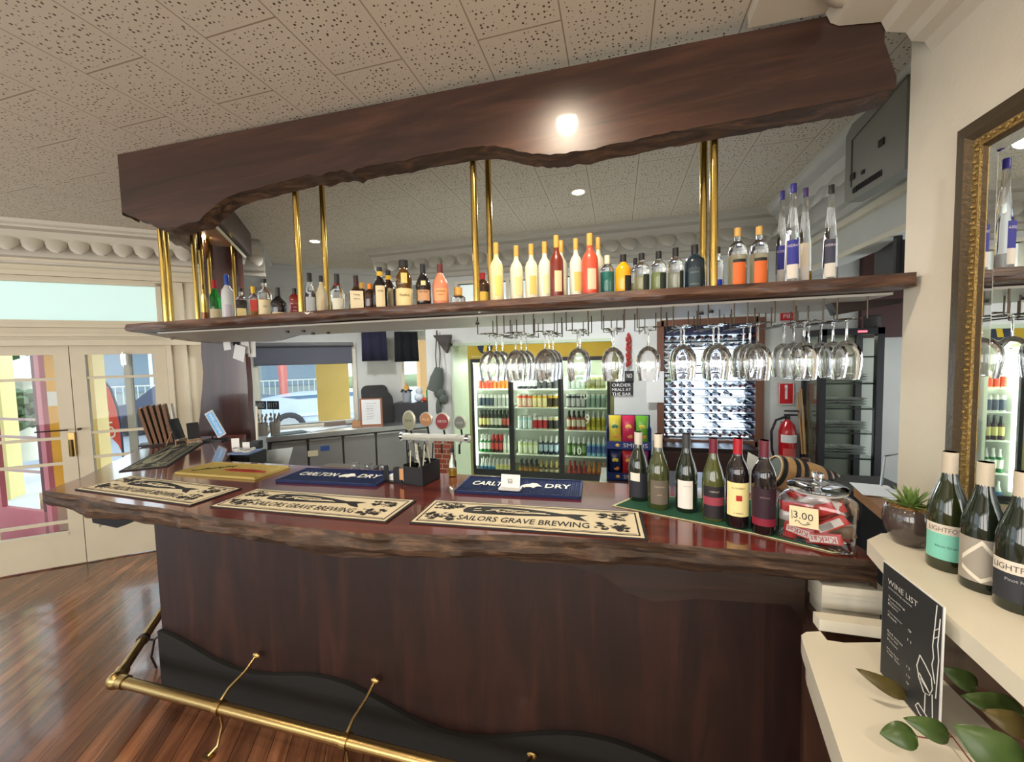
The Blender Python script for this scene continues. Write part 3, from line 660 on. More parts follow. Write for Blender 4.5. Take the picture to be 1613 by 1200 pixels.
for k in range(70):
    y = my1-.065; z = mz0+.07+(mz1-mz0-.14)*k/69; q.ball((XN-.027, y+.004*sin(k*2.3), z), .0075, 6, (.6, 1, .8))
for k in range(60):
    y = my0+.07+(my1-my0-.14)*k/59; q.ball((XN-.027, y, mz1-.065+.004*sin(k*2.3)), .0075, 6, (.6, 1, .8))
q.obj('gilt_beading', gold2, t)
MB().bx(XN-.012, XN-.008, my0+.09, my1-.09, mz0+.09, mz1-.09).obj('mirror_glass', mat('mirror_silver', (.93, .94, .93), .01, 1, var=.0001), t)
fr_ring(.088, .115, .014, .0125, mat('mirror_bevel', (.9, .92, .93), .03, 1), 'bevel')

# ============================================================ LEDGES under the mirror
LZ = 1.22
o = MB(); a = PZ(1366, 850, LZ); b = PZ(1402, 890, LZ)
o.prism([(a.x, a.y), (b.x, b.y), (.675, .85), (.65, .2), (XN-.001, .2), (XN-.001, a.y+.12), (.80, a.y+.06)], LZ-.045, LZ)
o = tag(o.obj('upper_ledge', white_paint), 'cream painted upper ledge carrying the succulent and the wine bottles', 'shelf')
lw = wood('ledge_panel', [(.03, .012, .008), (.07, .03, .018), (.11, .05, .03)], (7, 7, 1), .4, .2)
o = MB(); o.bx(.80, XN-.001, .2, a.y, .0, LZ-.045); struct(o.obj('trim_12', lw))
LZ2 = .95
o = MB(); cs = [PZ(px, py, LZ2) for px, py in [(1264, 1010), (1262, 1000), (1270, 995), (1292, 994), (1303, 1008), (1330, 1012)]]
pts = [(p.x, p.y) for p in cs]+[(.80, 1.36), (.80, .2), (.25, .2), (.42, .80)]
o.prism(pts, LZ2-.05, LZ2); zz = [((x-.62)*.93+.62, (y-.8)*.97+.8) for x, y in pts]; o.prism(zz, LZ2-.12, LZ2-.05)
o = tag(o.obj('lower_ledge', white_paint), 'cream painted lower ledge with rounded corner holding the wine list', 'shelf')
o = MB(); o.bx(.585, .80, 1.36, 1.40, LZ2, LZ2+.035); tag(o.obj('ledge_upstand', white_paint), 'cream upstand at the back of the lower ledge', 'trim')
mp = [PZ(px, py, 1.05) for px, py in [(1262, 908), (1288, 914), (1392, 927)]]
o = MB(); x0, y0 = mp[1].x, mp[1].y-.03
for (s, za, zc) in ((0, 1.03, 1.052), (.012, 1.01, 1.03), (.02, .965, 1.01), (.035, .925, .965)): o.bx(x0+s*.4, .80, y0+s, 1.57, za, zc)
o = tag(o.obj('ledge_moulding', white_paint), 'stepped cream moulding under the right end of the bar counter', 'trim')
o = MB(); o.bx(.62, .80, 1.40, 1.60, 0, .925); o.bx(.55, .80, .2, 1.36, 0, LZ2-.12); tag(o.obj('dado_boarding', lw), 'dark brown boarded base under the cream ledges', 'panel')
# ============================================================ BOTTLES
def lab_arc(mb, r, z0, z1, a0, a1, seg=10):            # curved label patch around the local z axis
    vs = []; 
    for i in range(seg+1):
        a = a0+(a1-a0)*i/seg; vs += [(r*cos(a), r*sin(a), z0), (r*cos(a), r*sin(a), z1)]
    return mb.add(vs, [(2*i, 2*i+2, 2*i+3, 2*i+1) for i in range(seg)])
GL = {}
def col_glass(c, r=.04):
    k = 'bottle_glass_%d_%d_%d' % tuple(int(x*99) for x in c)
    return mat(k, c, r, trans=.92, ior=1.45, coat=.3)
def liquid(c):
    return mat('liquid_%d_%d_%d' % tuple(int(x*99) for x in c), c, .08, trans=.55, ior=1.36)
def opaque(c, r=.12, coat=.6):
    return mat('dark_glass_%d_%d_%d' % tuple(int(x*255) for x in c), c, r, coat=coat)
def lcol(c): return mat('label_%d_%d_%d' % tuple(int(x*255) for x in c), c, .6)
PROF = {   # (radius fraction, height fraction) outlines
 'wine': [(.0, 0), (.92, 0), (1, .02), (1, .60), (.97, .65), (.80, .71), (.50, .78), (.40, .83), (.385, .98), (.385, 1.0)],
 'burg': [(.0, 0), (.93, 0), (1, .02), (1, .47), (.95, .54), (.78, .63), (.52, .73), (.40, .80), (.36, .86), (.36, 1.0)],
 'lemon': [(.0, 0), (.92, 0), (1, .02), (1, .56), (.96, .62), (.75, .68), (.45, .73), (.36, .77), (.34, .98), (.36, 1.0)],
 'spirit': [(.0, 0), (.94, 0), (1, .02), (1, .60), (.95, .68), (.7, .74), (.42, .79), (.36, .82), (.36, 1.0)],
 'round': [(.0, 0), (.9, 0), (1, .03), (1, .50), (.93, .58), (.70, .66), (.44, .74), (.35, .80), (.34, 1.0)],
 'squat': [(.0, 0), (.92, 0), (1, .03), (1, .40), (.96, .50), (.72, .58), (.42, .66), (.30, .72), (.28, 1.0)],
 'cone': [(.0, 0), (.94, 0), (1, .02), (.98, .03), (.86, .45), (.80, .46), (.60, .62), (.46, .72), (.36, .84), (.34, 1.0)],
 'monk': [(.0, 0), (.9, 0), (1, .03), (1, .40), (.88, .46), (.98, .52), (.86, .68), (.55, .78), (.44, .82), (.42, .88), (.52, .89), (.52, 1.0)],
 'tallround': [(.0, 0), (.92, 0), (1, .03), (1, .62), (.9, .70), (.55, .76), (.36, .80), (.34, 1.0)],
}
FACE = -pi/2
def make_bottle(name, label, cat, p, h, r, prof='spirit', body=None, liq=None, lvl=.6, cap=((.02, .02, .02), .1), labels=(), square=False, group=None, capw=1.08, neckband=None, rz=None, words=()):
    """labels: list of (z0, z1, halfangle, colour[, radius factor]) in fractions of h"""
    ang = atan2(-p[1], -p[0]) if rz is None else rz
    t = thing(name, label, cat, p, 0, group); seg = 20
    P = [(a*r, b*h) for a, b in PROF[prof]]
    def q(pr, s=1.0, z0=0):
        m = MB()
        if square:
            vs = []
            out = []
            for rr_, z in pr:
                out.append((rr_*s, z))
            fs = []
            for rr_, z in out:
                k = 1.0 if rr_ > .7*r else 0
                for i in range(16):
                    a = 2*pi*i/16+pi/16; e = 5 if k else 2
                    f = (abs(cos(a))**e+abs(sin(a))**e)**(-1/e); w = Vector((rr_*f*cos(a), rr_*f*sin(a), 0))*(.93 if k else 1)
                    w.rotate(Matrix.Rotation(ang, 3, 'Z')); vs.append((w.x, w.y, z+z0))
            n = len(out)
            for j in range(n-1):
                for i in range(16): fs.append((j*16+i, j*16+(i+1) % 16, (j+1)*16+(i+1) % 16, (j+1)*16+i))
            fs.append([i for i in range(16)][::-1]); fs.append([(n-1)*16+i for i in range(16)]); m.add(vs, fs)
        else: m.lathe([(a*s, b+z0) for a, b in pr], seg=seg)
        return m
    ch = cap[1]*h
    bodyP = [x for x in P if x[1] <= h*(1-.0)]
    b = q(P).obj('glass_body', body, t, world=False)
    if liq:
        top = lvl*h; LPf = [(a*.9, max(bz_, .006)) for a, bz_ in P if bz_ < top]
        # radius at level
        for i in range(len(P)-1):
            if P[i][1] <= top <= P[i+1][1] and P[i+1][1] > P[i][1]:
                f = (top-P[i][1])/(P[i+1][1]-P[i][1]); rl = P[i][0]+(P[i+1][0]-P[i][0])*f; break
        LPf.append((rl*.9, top)); LPf.append((0, top)); q(LPf, 1).obj('liquid', liq, t, world=False)
    cr = P[-1][0]*capw*(1 if not square else 1.0)
    MB().lathe([(cr, h-ch), (cr, h*.995), (cr*.9, h), (0, h)], seg=16).obj('cap', mat('cap_%d_%d_%d' % tuple(int(x*255) for x in cap[0]), cap[0], .35), t, world=False)
    if neckband: MB().lathe([(cr*1.05, h-ch-neckband[1]*h), (cr*1.05, h-ch)], seg=16, cap=False).obj('neck_band', lcol(neckband[0]), t, world=False)
    lo = None
    for li, lb in enumerate(labels):
        z0, z1, ha, c = lb[:4]; off = lb[4] if len(lb) > 4 else 0
        if square:
            m = MB(); w = min(r*.93*.86, r*sin(min(ha, 1.2))*.95); X = Vector((-sin(ang), cos(ang), 0)); O = Vector((cos(ang), sin(ang), 0))*(r*.94)
            m.slab([(-w, z0*h), (w, z0*h), (w, z1*h), (-w, z1*h)], O, X, Z, .0012+.0006*li)
        else: m = lab_arc(MB(), r*(1.012+.006*li), z0*h, z1*h, ang-ha+off, ang+ha+off)
        lo = m.obj('label', lcol(c), t, smooth=not square, world=False)
    for (s, zc, hh, ww, c) in words:                     # bands of small lettering on the label
        O = Vector((cos(ang), sin(ang), 0))*(r*1.03); X = Vector((-sin(ang), cos(ang), 0)); X = X if X.cross(Z).dot(O) > 0 else -X
        o = text('lettering', s, O-X*(ww/2)+Z*zc*h, X, Z, ww, hh*h, lcol(c), t)
        if o:
            for v in o.data.vertices:                    # wrap around the bottle; text() already removed the parent offset
                g = v.co+Vector(p); s_ = g.dot(X); a = s_/(r*1.02); d = O.normalized()
                v.co = d*(cos(a)*r*1.03)+X*(sin(a)*r*1.03)+Z*g.z if False else d*(cos(a)*r*1.03)+X*(sin(a)*r*1.03)+Z*(g.z)
    return t
clear = mat('clear_bottle', (1, 1, 1), .01, trans=1, ior=1.45)
frost = lambda c: mat('frosted_%d_%d_%d' % tuple(int(x*255) for x in c), c, .35, trans=.25, coat=.3)
K = (.015, .015, .015); CRM = srgb(222, 205, 165); GOLD = srgb(206, 160, 80); AMB = srgb(190, 110, 20); BRN = (.05, .018, .010)
KO = opaque((.012, .010, .012)); BO = opaque((.045, .018, .010)); RB = opaque((.22, .02, .015))
TOP = SZ1
def shelf_bottle(px, top, w, row, label, prof, **k):
    y = row; p = PY(px, 470, y); d = depth((p.x, y, TOP)); str_ = sqrt(1+((px-CX)/F)**2)
    h = PY(px, top, y).z-TOP; r = w*d/F/2/str_*.98
    return make_bottle('liquor_bottle', label, 'bottle', (p.x, y, TOP), h, r, prof, **k)
B = shelf_bottle
for px, w, d in ():
    pass
def ret(px, w):                                         # y of the return row for a pixel column (row runs back to the pillar)
    A = Vector((-2.55, 1.86, 0)); Bp = Vector((-3.25, 2.62, 0)); return PL(px, 500, A, (Bp-A).normalized()).y
B(321, 448, 13, 2.45, 'small slim clear bottle of amber whisky with black cap, leftmost on the shelf', 'spirit', body=clear, liq=liquid(AMB), lvl=.42)
B(338.5, 441, 20, 2.32, 'green bottle with red capsule and cream label on the shelf', 'wine', body=col_glass((.02, .30, .06)), cap=(srgb(180, 20, 40), .17), labels=[(.10, .42, 1.1, CRM), (0.0, .1, 1.2, K)])
B(358.6, 432.5, 21, 2.15, 'frosted white bottle with blue capsule, beside the green bottle', 'tallround', body=frost(srgb(232, 232, 232)), cap=(srgb(40, 80, 170), .20), labels=[(.18, .42, .5, srgb(200, 190, 200))])
B(379.5, 454, 20, 2.02, 'square clear bottle with dark liquid and cream label, left of the yellow capped one', 'spirit', body=clear, liq=liquid((.02, .008, .01)), lvl=.66, square=True, labels=[(.05, .42, .9, srgb(225, 205, 140))])
B(399, 451, 18, 1.98, 'amber bottle with yellow cap and tilted red label', 'spirit', body=clear, liq=liquid(srgb(215, 150, 40)), lvl=.4, cap=(srgb(235, 185, 20), .2), labels=[(.30, .62, .7, srgb(205, 70, 60), .3)], square=True)
B(417, 439, 23, 1.93, 'clear square shouldered bottle with large cream label and black stopper', 'spirit', body=clear, liq=liquid(srgb(235, 205, 140)), lvl=.5, labels=[(.08, .48, 1.1, CRM)], words=[('ALE', .30, .05, .02, K)])
B(438, 453, 27, 1.86, 'squat black bottle with wide shoulders and small cream label', 'squat', body=KO, cap=(K, .32), labels=[(.02, .17, .9, srgb(200, 185, 160))])
B(464, 454, 19, 1.86, 'square red liqueur bottle with tall black cap', 'spirit', body=RB, square=True, cap=(K, .24), labels=[(.1, .42, .8, srgb(120, 20, 30))], words=[('CHERRY', .3, .04, .03, srgb(220, 200, 190)), ('XO', .18, .05, .02, srgb(220, 200, 190))])
B(489, 430, 22, 1.90, 'clear silver patterned bottle with black stopper beside the second brass pole', 'cone', body=clear, cap=(K, .2), labels=[(.04, .44, .75, srgb(196, 204, 210))])
B(507, 434, 19, 1.90, 'creamy white liqueur bottle with black cap behind the second brass pole', 'round', body=frost(srgb(225, 212, 178)), cap=(K, .16), labels=[(.14, .44, .5, srgb(205, 185, 150))])
B(532, 431.7, 23, 1.85, 'clear bottle with tall black cap and red neck ring, right of the second brass pole', 'round', body=clear, cap=(K, .24), neckband=(srgb(170, 30, 30), .06), labels=[(.08, .38, .8, srgb(215, 212, 190))])
B(562, 434, 27, 1.84, 'square brown orange liqueur bottle with dark red neck and cream label', 'squat', body=BO, square=True, cap=(srgb(50, 18, 18), .40), labels=[(.04, .56, .95, srgb(226, 212, 176))], words=[('Orange', .42, .07, .05, K), ('Liqueur', .32, .05, .04, K)])
B(571, 445, 24, 1.97, 'amber bottle with gold cap, standing behind the square brown bottle', 'spirit', body=BO, cap=(GOLD, .24))
B(583, 447, 21, 1.86, 'small brown bottle with orange cap', 'spirit', body=BO, cap=(srgb(225, 130, 30), .22))
B(599.5, 421, 25, 1.84, 'black coffee liqueur bottle with yellow neck band and arched label, taller one', 'round', body=KO, cap=(K, .10), neckband=(srgb(225, 180, 40), .10), labels=[(.08, .56, .62, CRM)], words=[('COFFEE', .42, .04, .03, K)])
B(613, 426, 23, 1.93, 'black coffee liqueur bottle with yellow neck band, shorter one behind', 'round', body=opaque((.05, .02, .012)), cap=(K, .12), neckband=(srgb(225, 180, 40), .10), labels=[(.08, .56, .62, CRM)])
B(637.5, 410, 28, 1.86, 'brown hazelnut liqueur bottle shaped like a robed monk with cream label', 'monk', body=opaque((.10, .045, .01)), cap=(K, .14), labels=[(.04, .42, 1.25, srgb(230, 208, 150)), (.52, .72, .35, srgb(220, 200, 120))], words=[('Hazelnut', .26, .06, .05, (.05, .03, .02))])
B(667.5, 416, 25, 1.84, 'black Irish cream bottle with round gold seal and picture label', 'round', body=KO, cap=(K, .30), labels=[(.16, .40, .85, srgb(196, 150, 110)), (.50, .60, .3, srgb(215, 205, 150))], words=[('IRISH CREAM', .34, .035, .045, K)])
B(694.5, 416, 26, 1.84, 'salmon pink cream liqueur bottle with wine red cap', 'round', body=opaque(srgb(214, 132, 100), .3, .3), cap=(srgb(96, 40, 38), .34), labels=[(.14, .42, .85, srgb(228, 160, 110))], words=[('STRAWBERRIES', .34, .03, .045, (.1, .04, .02)), ('CREAM', .26, .03, .03, (.1, .04, .02))])
B(722, 453, 24, 1.90, 'small faceted crystal bottle with gold round stopper', 'squat', body=clear, cap=(GOLD, .45), capw=2.0, liq=liquid(srgb(200, 170, 110)), lvl=.2)
B(761, 430, 22, 1.90, 'brown bottle with red cap and yellow label between the middle brass poles', 'spirit', body=BO, cap=(srgb(150, 24, 24), .20), labels=[(.08, .42, .9, srgb(215, 180, 80))])
def limo(px, top, row, label, body, lab, w=22, band=None, cap=GOLD):
    B(px, top, w, row, label, 'lemon', body=body, cap=(cap, .19), labels=[(.12, .44, .55, lab, .25)], words=[])
PY_ = frost(srgb(246, 232, 176)); PW_ = frost(srgb(238, 234, 206)); PG_ = frost(srgb(232, 234, 216))
limo(783, 382.5, 1.82, 'pale yellow frosted liqueur bottle, nearest the middle brass poles', PY_, srgb(236, 196, 110), 22)
limo(814.5, 387, 1.84, 'pale yellow frosted bottle with orange tinted label, second of the frosted row', PW_, srgb(240, 196, 140), 21)
limo(838, 384.5, 1.85, 'whitish frosted bottle with yellow label, third of the frosted row', PW_, srgb(220, 180, 100), 21)
limo(859, 381, 1.86, 'frosted white bottle with greenish label, left of the dark red one', PG_, srgb(206, 206, 160), 21)
limo(885, 379, 1.98, 'frosted white bottle hidden behind the dark red one', PG_, srgb(230, 220, 190), 20)
limo(877.5, 371, 1.83, 'dark red frosted liqueur bottle with cream label', frost(srgb(126, 46, 34)), srgb(222, 190, 150), 22)
limo(908, 376, 1.85, 'frosted white bottle with yellow label, between the dark red and coral ones', PG_, srgb(220, 176, 96), 21)
limo(943, 374, 1.98, 'frosted white bottle hidden behind the coral one', PG_, srgb(236, 214, 200), 20)
limo(930, 368, 1.83, 'bright coral red frosted liqueur bottle with cream label', frost(srgb(240, 92, 66)), srgb(238, 190, 160), 26)
B(957, 402.5, 23, 1.86, 'clear bottle of teal liqueur with cream cap', 'spirit', body=clear, liq=liquid(srgb(60, 175, 165)), lvl=.60, cap=(srgb(225, 215, 185), .22))
oval = lambda c: [(.08, .48, .55, c, .75)]
B(982, 401, 26, 1.85, 'opaque yellow liqueur bottle with black oval label', 'spirit', body=opaque(srgb(226, 160, 24), .2, .5), cap=(K, .18), labels=oval(K))
B(1001, 406.5, 18, 2.00, 'clear bottle with black cap standing in the back row beside the yellow one', 'spirit', body=clear, cap=(K, .16), liq=liquid(srgb(225, 225, 190)), lvl=.4)
B(1011, 399, 25, 1.86, 'clear square bottle with black oval label, first right of the yellow bottle', 'spirit', body=clear, cap=(K, .16), liq=liquid(srgb(230, 228, 180)), lvl=.45, labels=oval((.02, .03, .02)))
B(1037.5, 396, 25, 1.86, 'clear bottle with pale green liqueur and black oval label', 'spirit', body=clear, cap=(K, .17), liq=liquid(srgb(205, 222, 150)), lvl=.5, labels=oval((.02, .03, .02)))
B(1064, 390.7, 26, 1.86, 'clear bottle with silver and black cap, left of the dark blue bottle', 'spirit', body=clear, cap=(K, .20), liq=liquid(srgb(225, 228, 205)), lvl=.45, labels=[(.08, .48, .4, (.02, .03, .02), .95)])
B(1094, 386, 33, 1.86, 'dark blue arched bottle with silver topped black stopper', 'tallround', body=opaque((.010, .022, .035), .25), cap=(K, .16), labels=[(.08, .5, .6, (.03, .05, .06))], words=[('LIQUEUR', .38, .04, .035, srgb(130, 140, 140)), ('SAMBUCA', .14, .04, .035, srgb(130, 140, 140))])
B(1131, 389, 18, 1.95, 'clear bottle with blue label just right of the right brass poles', 'spirit', body=clear, cap=(K, .14), labels=[(.04, .30, .8, srgb(30, 60, 190))])
for px, top, row, lb in ((1161, 359.5, 1.83, 'clear cork stoppered bottle with orange label, the left of two'), (1194.7, 357, 1.83, 'clear cork stoppered bottle with orange label, the right of two')):
    B(px, top, 31, row, lb, 'tallround', body=clear, cap=(srgb(206, 164, 90), .14), labels=[(.04, .42, .72, srgb(214, 104, 44), .25), (.42, .47, .72, K, .25)], liq=liquid(srgb(230, 222, 190)), lvl=.55)
for px, top, w, row, lb, c, lq, lc in ((1230, 301, 21, 1.93, 'tall tapering clear bottle with blue cap, back left of the tall group', srgb(50, 44, 120), None, srgb(54, 54, 140)),
    (1247, 290, 28, 1.82, 'tallest tapering clear bottle with blue cap and blue label, front of the group', srgb(48, 44, 124), None, srgb(50, 52, 140)),
    (1266, 297, 25, 1.90, 'tall tapering bottle with purple cap, cream label and yellow drink', srgb(66, 44, 96), srgb(200, 160, 40), srgb(220, 205, 180)),
    (1306, 292, 28, 1.83, 'tall tapering clear bottle with black cap standing alone near the shelf end', K, None, srgb(60, 60, 80))):
    B(px, top, w, row, lb, 'cone', body=clear, cap=(c, .09), liq=liquid(lq) if lq else liquid(srgb(235, 238, 240)), lvl=.16, labels=[(.20, .44, .65, lc), (.06, .20, .65, srgb(216, 208, 196))], words=[('VODKA' if lq is None else 'LIMONI', .37, .025, .035, srgb(215, 205, 215))])

# ---- six wine bottles on the green towel
Tz = CT+.006
gt = thing('bar_towel', 'dark green bar towel with cream border under the wine bottles', 'towel', (.4, 1.6, CT))
gp = [PZ(px, py, CT) for px, py in [(966, 795), (1000, 779), (1388, 800), (1384, 878), (1195, 838)]]
gp = [Vector((-.03, 1.735, 0)), Vector((.075, 1.885, 0)), Vector((.67, 1.93, 0)), Vector((.72, 1.47, 0)), Vector((.66, 1.462, 0)), Vector((.455, 1.565, 0))]
MB().prism([(p.x, p.y) for p in gp], CT+.001, CT+.004).obj('border', mat('towel_cream', srgb(205, 200, 160), .9, bump=.4, bscale=300), gt)
c = sum((p for p in gp), Vector())/6; gi = [c+(p-c)*.965 for p in gp]
MB().prism([(p.x, p.y) for p in gi], CT+.003, CT+.006).obj('cloth', mat('towel_green', srgb(24, 78, 56), .9, bump=.4, bscale=300), gt)
def cwine(px, by, top, w, label, prof, body, cap, labs, words=()):
    p = PZ(px, by-6, Tz); p = Vector((p.x, p.y, Tz)); d = depth(p); st = sqrt(1+((px-CX)/F)**2)
    # height from the pixel of the cap
    e = PY(px+1, top, p.y); h = e.z-Tz; r = w*d/F/2/st
    return make_bottle('wine_bottle', label, 'wine bottle', tuple(p), h, r, prof, body=body, cap=cap, labels=labs, words=words, rz=atan2(-p.y, -p.x)+.12)
GD = opaque((.012, .018, .010), .06, .8); GG = opaque((.05, .06, .018), .06, .8); RD = opaque((.010, .006, .008), .06, .8)
cwine(1006, 791, 680, 32, 'wine bottle with silver capsule and black label with white strip, leftmost of six', 'burg', GD, (srgb(205, 200, 185), .25), [(.06, .42, 1.1, (.02, .02, .03)), (.30, .42, .5, srgb(225, 222, 210), -.5)])
cwine(1037, 804, 683, 35, 'green glass wine bottle with cream capsule and taupe label', 'burg', GG, (srgb(212, 204, 186), .22), [(.08, .40, .85, srgb(104, 94, 82))], [('Chardonnay', .30, .03, .04, srgb(190, 180, 160)), ('estate', .2, .02, .02, srgb(200, 170, 140))])
cwine(1081, 809, 683, 35, 'dark wine bottle with black capsule and plain white label', 'burg', GD, (srgb(60, 62, 66), .22), [(.06, .42, .72, srgb(232, 226, 220), -.25)], [('pinot', .34, .02, .03, srgb(150, 130, 130))])
cwine(1123, 822, 690, 36, 'olive glass wine bottle with maroon capsule, black and pink label', 'burg', opaque((.07, .08, .02), .06, .8), (srgb(110, 28, 48), .22), [(.04, .43, 1.1, (.018, .014, .018)), (.20, .30, 1.1, srgb(150, 60, 74))], [('CABERNET', .36, .02, .035, srgb(190, 180, 170))])
cwine(1161, 833, 690, 37, 'dark wine bottle with red capsule and pale yellow label with red crest', 'wine', RD, (srgb(172, 26, 40), .25), [(.14, .52, 1.15, srgb(236, 222, 156))], [('St HUBERT', .45, .02, .045, (.15, .08, .03)), ('1982', .17, .015, .03, (.15, .08, .03))])
cwine(1202, 843, 693, 40, 'dark wine bottle with maroon capsule and deep purple label, next to the sweet jar', 'wine', RD, (srgb(100, 34, 48), .26), [(.10, .50, 1.2, (.028, .008, .018)), (.10, .18, 1.2, srgb(130, 24, 48))], [('shiraz', .40, .02, .03, srgb(150, 120, 120))])
p = PZ(1158, 827, Tz); p2 = Vector((0, -1, 0))
# red crest on the yellow label
_b = [o for o in COL.objects if o.get('label', '').startswith('dark wine bottle with red capsule')][0]
_r = max(v.co.x for v in [q for q in _b.children if q.name.startswith('glass_body')][0].data.vertices); _a = atan2(-_b.location.y, -_b.location.x)+.12
lab_arc(MB(), _r*1.03, .105, .125, _a-.22, _a+.28, 4).obj('crest', lcol(srgb(180, 40, 30)), _b, world=False)

# ---- ledge wine bottles
def lwine(px, by, top, w, wdepth, label, body, cap, labs, words=()):
    p = PW(px, by, wdepth); h = (PY(px, top, p.y).z-LZ); p.z = LZ; st = sqrt(1+((px-CX)/F)**2); r = w*depth(p)/F/2/st
    return make_bottle('wine_bottle', label, 'wine bottle', tuple(p), h, r, 'burg', body=body, cap=cap, labels=labs, words=words, rz=atan2(-p.y, -p.x)+.02)
SIL = srgb(200, 188, 168)
def spot_on_ledge(px, py): p = PZ(px, py, LZ); return depth(p)
lwine(1490, 893, 711, 70, spot_on_ledge(1490, 893), 'wine bottle with silver cap and mint green label, leftmost on the upper ledge', opaque((.02, .026, .008), .05, .9), (SIL, .22), [(.10, .40, 1.2, srgb(126, 200, 180)), (.32, .40, 1.2, srgb(216, 206, 190))], [('LIGHTFOOT', .338, .04, .075, srgb(120, 105, 95)), ('Pinot Grigio', .20, .022, .045, srgb(50, 90, 80))])
lwine(1544, 925, 727, 76, spot_on_ledge(1544, 925), 'wine bottle with silver cap and grey and white diamond label, second on the ledge', GD, (SIL, .22), [(.08, .42, 1.25, srgb(160, 152, 140))])
lwine(1602, 957, 742, 86, spot_on_ledge(1602, 957), 'dark wine bottle with silver cap and white over black label, third on the ledge', GD, (SIL, .22), [(.08, .36, 1.25, (.025, .027, .035)), (.28, .37, 1.25, srgb(222, 212, 196))], [('LIGHTFOOT', .30, .042, .085, srgb(90, 80, 75)), ('Pinot Noir', .225, .022, .04, srgb(180, 180, 180))])
lwine(1660, 985, 800, 90, spot_on_ledge(1660, 985), 'wine bottle cut by the right edge of the picture, fourth on the ledge', RD, (SIL, .22), [(.10, .36, 1.25, srgb(196, 170, 150))])
_b = [o for o in COL.objects if o.get('label', '').startswith('wine bottle with silver cap and grey')][0]
_r = max(v.co.x for v in [q for q in _b.children if q.name.startswith('glass_body')][0].data.vertices); _a = atan2(-_b.location.y, -_b.location.x)
def wrapstrip(pts, wd, nm, m_, par, rr_):
    vs = []; fs = []
    for (a, z) in pts: vs += [(rr_*cos(a), rr_*sin(a), z-wd/2), (rr_*cos(a), rr_*sin(a), z+wd/2)]
    for i in range(len(pts)-1): fs.append((2*i, 2*i+2, 2*i+3, 2*i+1))
    MB().add(vs, fs).obj(nm, m_, par, world=False)
def zig(a0, z0, a1, z1, n=10): return [(a0+(a1-a0)*i/n, z0+(z1-z0)*i/n) for i in range(n+1)]
lw_ = lcol(srgb(226, 218, 200)); wrapstrip(zig(_a-.9, .075, _a, .122)+zig(_a, .122, _a+.9, .075)[1:], .012, 'chevron', lw_, _b, _r*1.02)
wrapstrip(zig(_a-.9, .055, _a, .03)+zig(_a, .03, _a+.9, .055)[1:], .010, 'chevron', lw_, _b, _r*1.02)

# ---- ledge succulent
pp = PZ(1432, 855, LZ); d = depth(pp); R = 90*d/F/2/1.35
t = thing('potted_succulent', 'spiky green succulent in a round grey brown glazed pot on the upper ledge', 'plant', (pp.x, pp.y, LZ))
C_ = Vector((pp.x, pp.y, LZ)); ph = PY(1432, 797, pp.y).z-LZ
MB().lathe([(0, 0), (R*.55, 0), (R*.62, .004), (R*.92, ph*.35), (R, ph*.62), (R*.94, ph*.9), (R*.84, ph), (R*.80, ph*.98), (R*.8, ph*.9)], C_, 28, cap=False).obj('pot', mat('pot_glaze', srgb(74, 64, 60), .12, coat=.8), t)
m = MB(); m.lathe([(R*.81, ph*.92), (R*.5, ph*.97), (0, ph*.99)], C_, 20)
for i in range(110):
    a = random.random()*6.28; q = R*.78*sqrt(random.random()); m.ball(C_+Vector((q*cos(a), q*sin(a), ph*.97)), .004+.003*random.random(), 6, (1, .8, .7))
m.obj('gravel', mat('gravel', srgb(150, 116, 74), .8, var=.4, vscale=150), t)
leafm = mat('succulent_green', srgb(112, 142, 70), .4, var=.25, vscale=30); 
for i in range(26):
    a = i*2.4; el = .25+1.15*(i/26); L = R*(1.25-.35*(i/26)); m = MB(); vs = []; fs = []; n = 7
    base = C_+Vector((0, 0, ph*.98)); dr = Vector((cos(a)*cos(el), sin(a)*cos(el), sin(el))); sd = Vector((-sin(a), cos(a), 0))
    for k in range(n):
        f = k/(n-1); w = R*.17*(1-f)**.7*(.6+.9*f if f < .4 else .96); pz = base+dr*(L*f)+Z*(L*.18*f*f*(-1 if el < .6 else .3))
        nn = dr.cross(sd)*-.006
        vs += [pz-sd*w, pz+nn*(1-f), pz+sd*w, pz-nn*.5*(1-f)]
    for k in range(n-1):
        for j in range(4): fs.append((4*k+j, 4*k+(j+1) % 4, 4*k+4+(j+1) % 4, 4*k+4+j))
    m.add(vs, fs); m.obj('leaf', leafm, t)

# ---- wine list card
t = thing('wine_list_card', 'black wine list card with a drawn glass leaning on the ledge', 'menu', (.70, 1.26, LZ2))
A = PX(1397, 1040, .675); Bc = PX(1490, 1140, .672); cz0 = LZ2+.002
Cc = PX(1398, 886, .664); Dd = PX(1481, 945, .664)
y0, y1 = A.y, Bc.y; ht = Cc.z-cz0
X0 = Vector((.664, y0, cz0)); Xd = Vector((0, y1-y0, 0)); cw = -(y1-y0); Xd.normalize()
MB().slab([(0, 0), (cw, 0), (cw, ht), (0, ht)], X0, Xd, Z, .003).obj('border', paper, t)
f = X0-Vector((.0034, 0, 0)); MB().slab([(.003, .002), (cw-.003, .002), (cw-.003, ht-.002), (.003, ht-.002)], f, Xd, Z, .001).obj('face', mat('chalk_black', srgb(48, 50, 52), .55), t)
ch = mat('chalk_white', srgb(205, 205, 200), .8); g = f-Vector((.0014, 0, 0))
def ct(s, u, v, w, h): text('lettering', s, g+Xd*u*cw+Z*v*ht, Xd, Z, w*cw, h*ht, ch, t)
ct('WINE LIST', .12, .845, .52, .045); ct('something special', .13, .805, .42, .02)
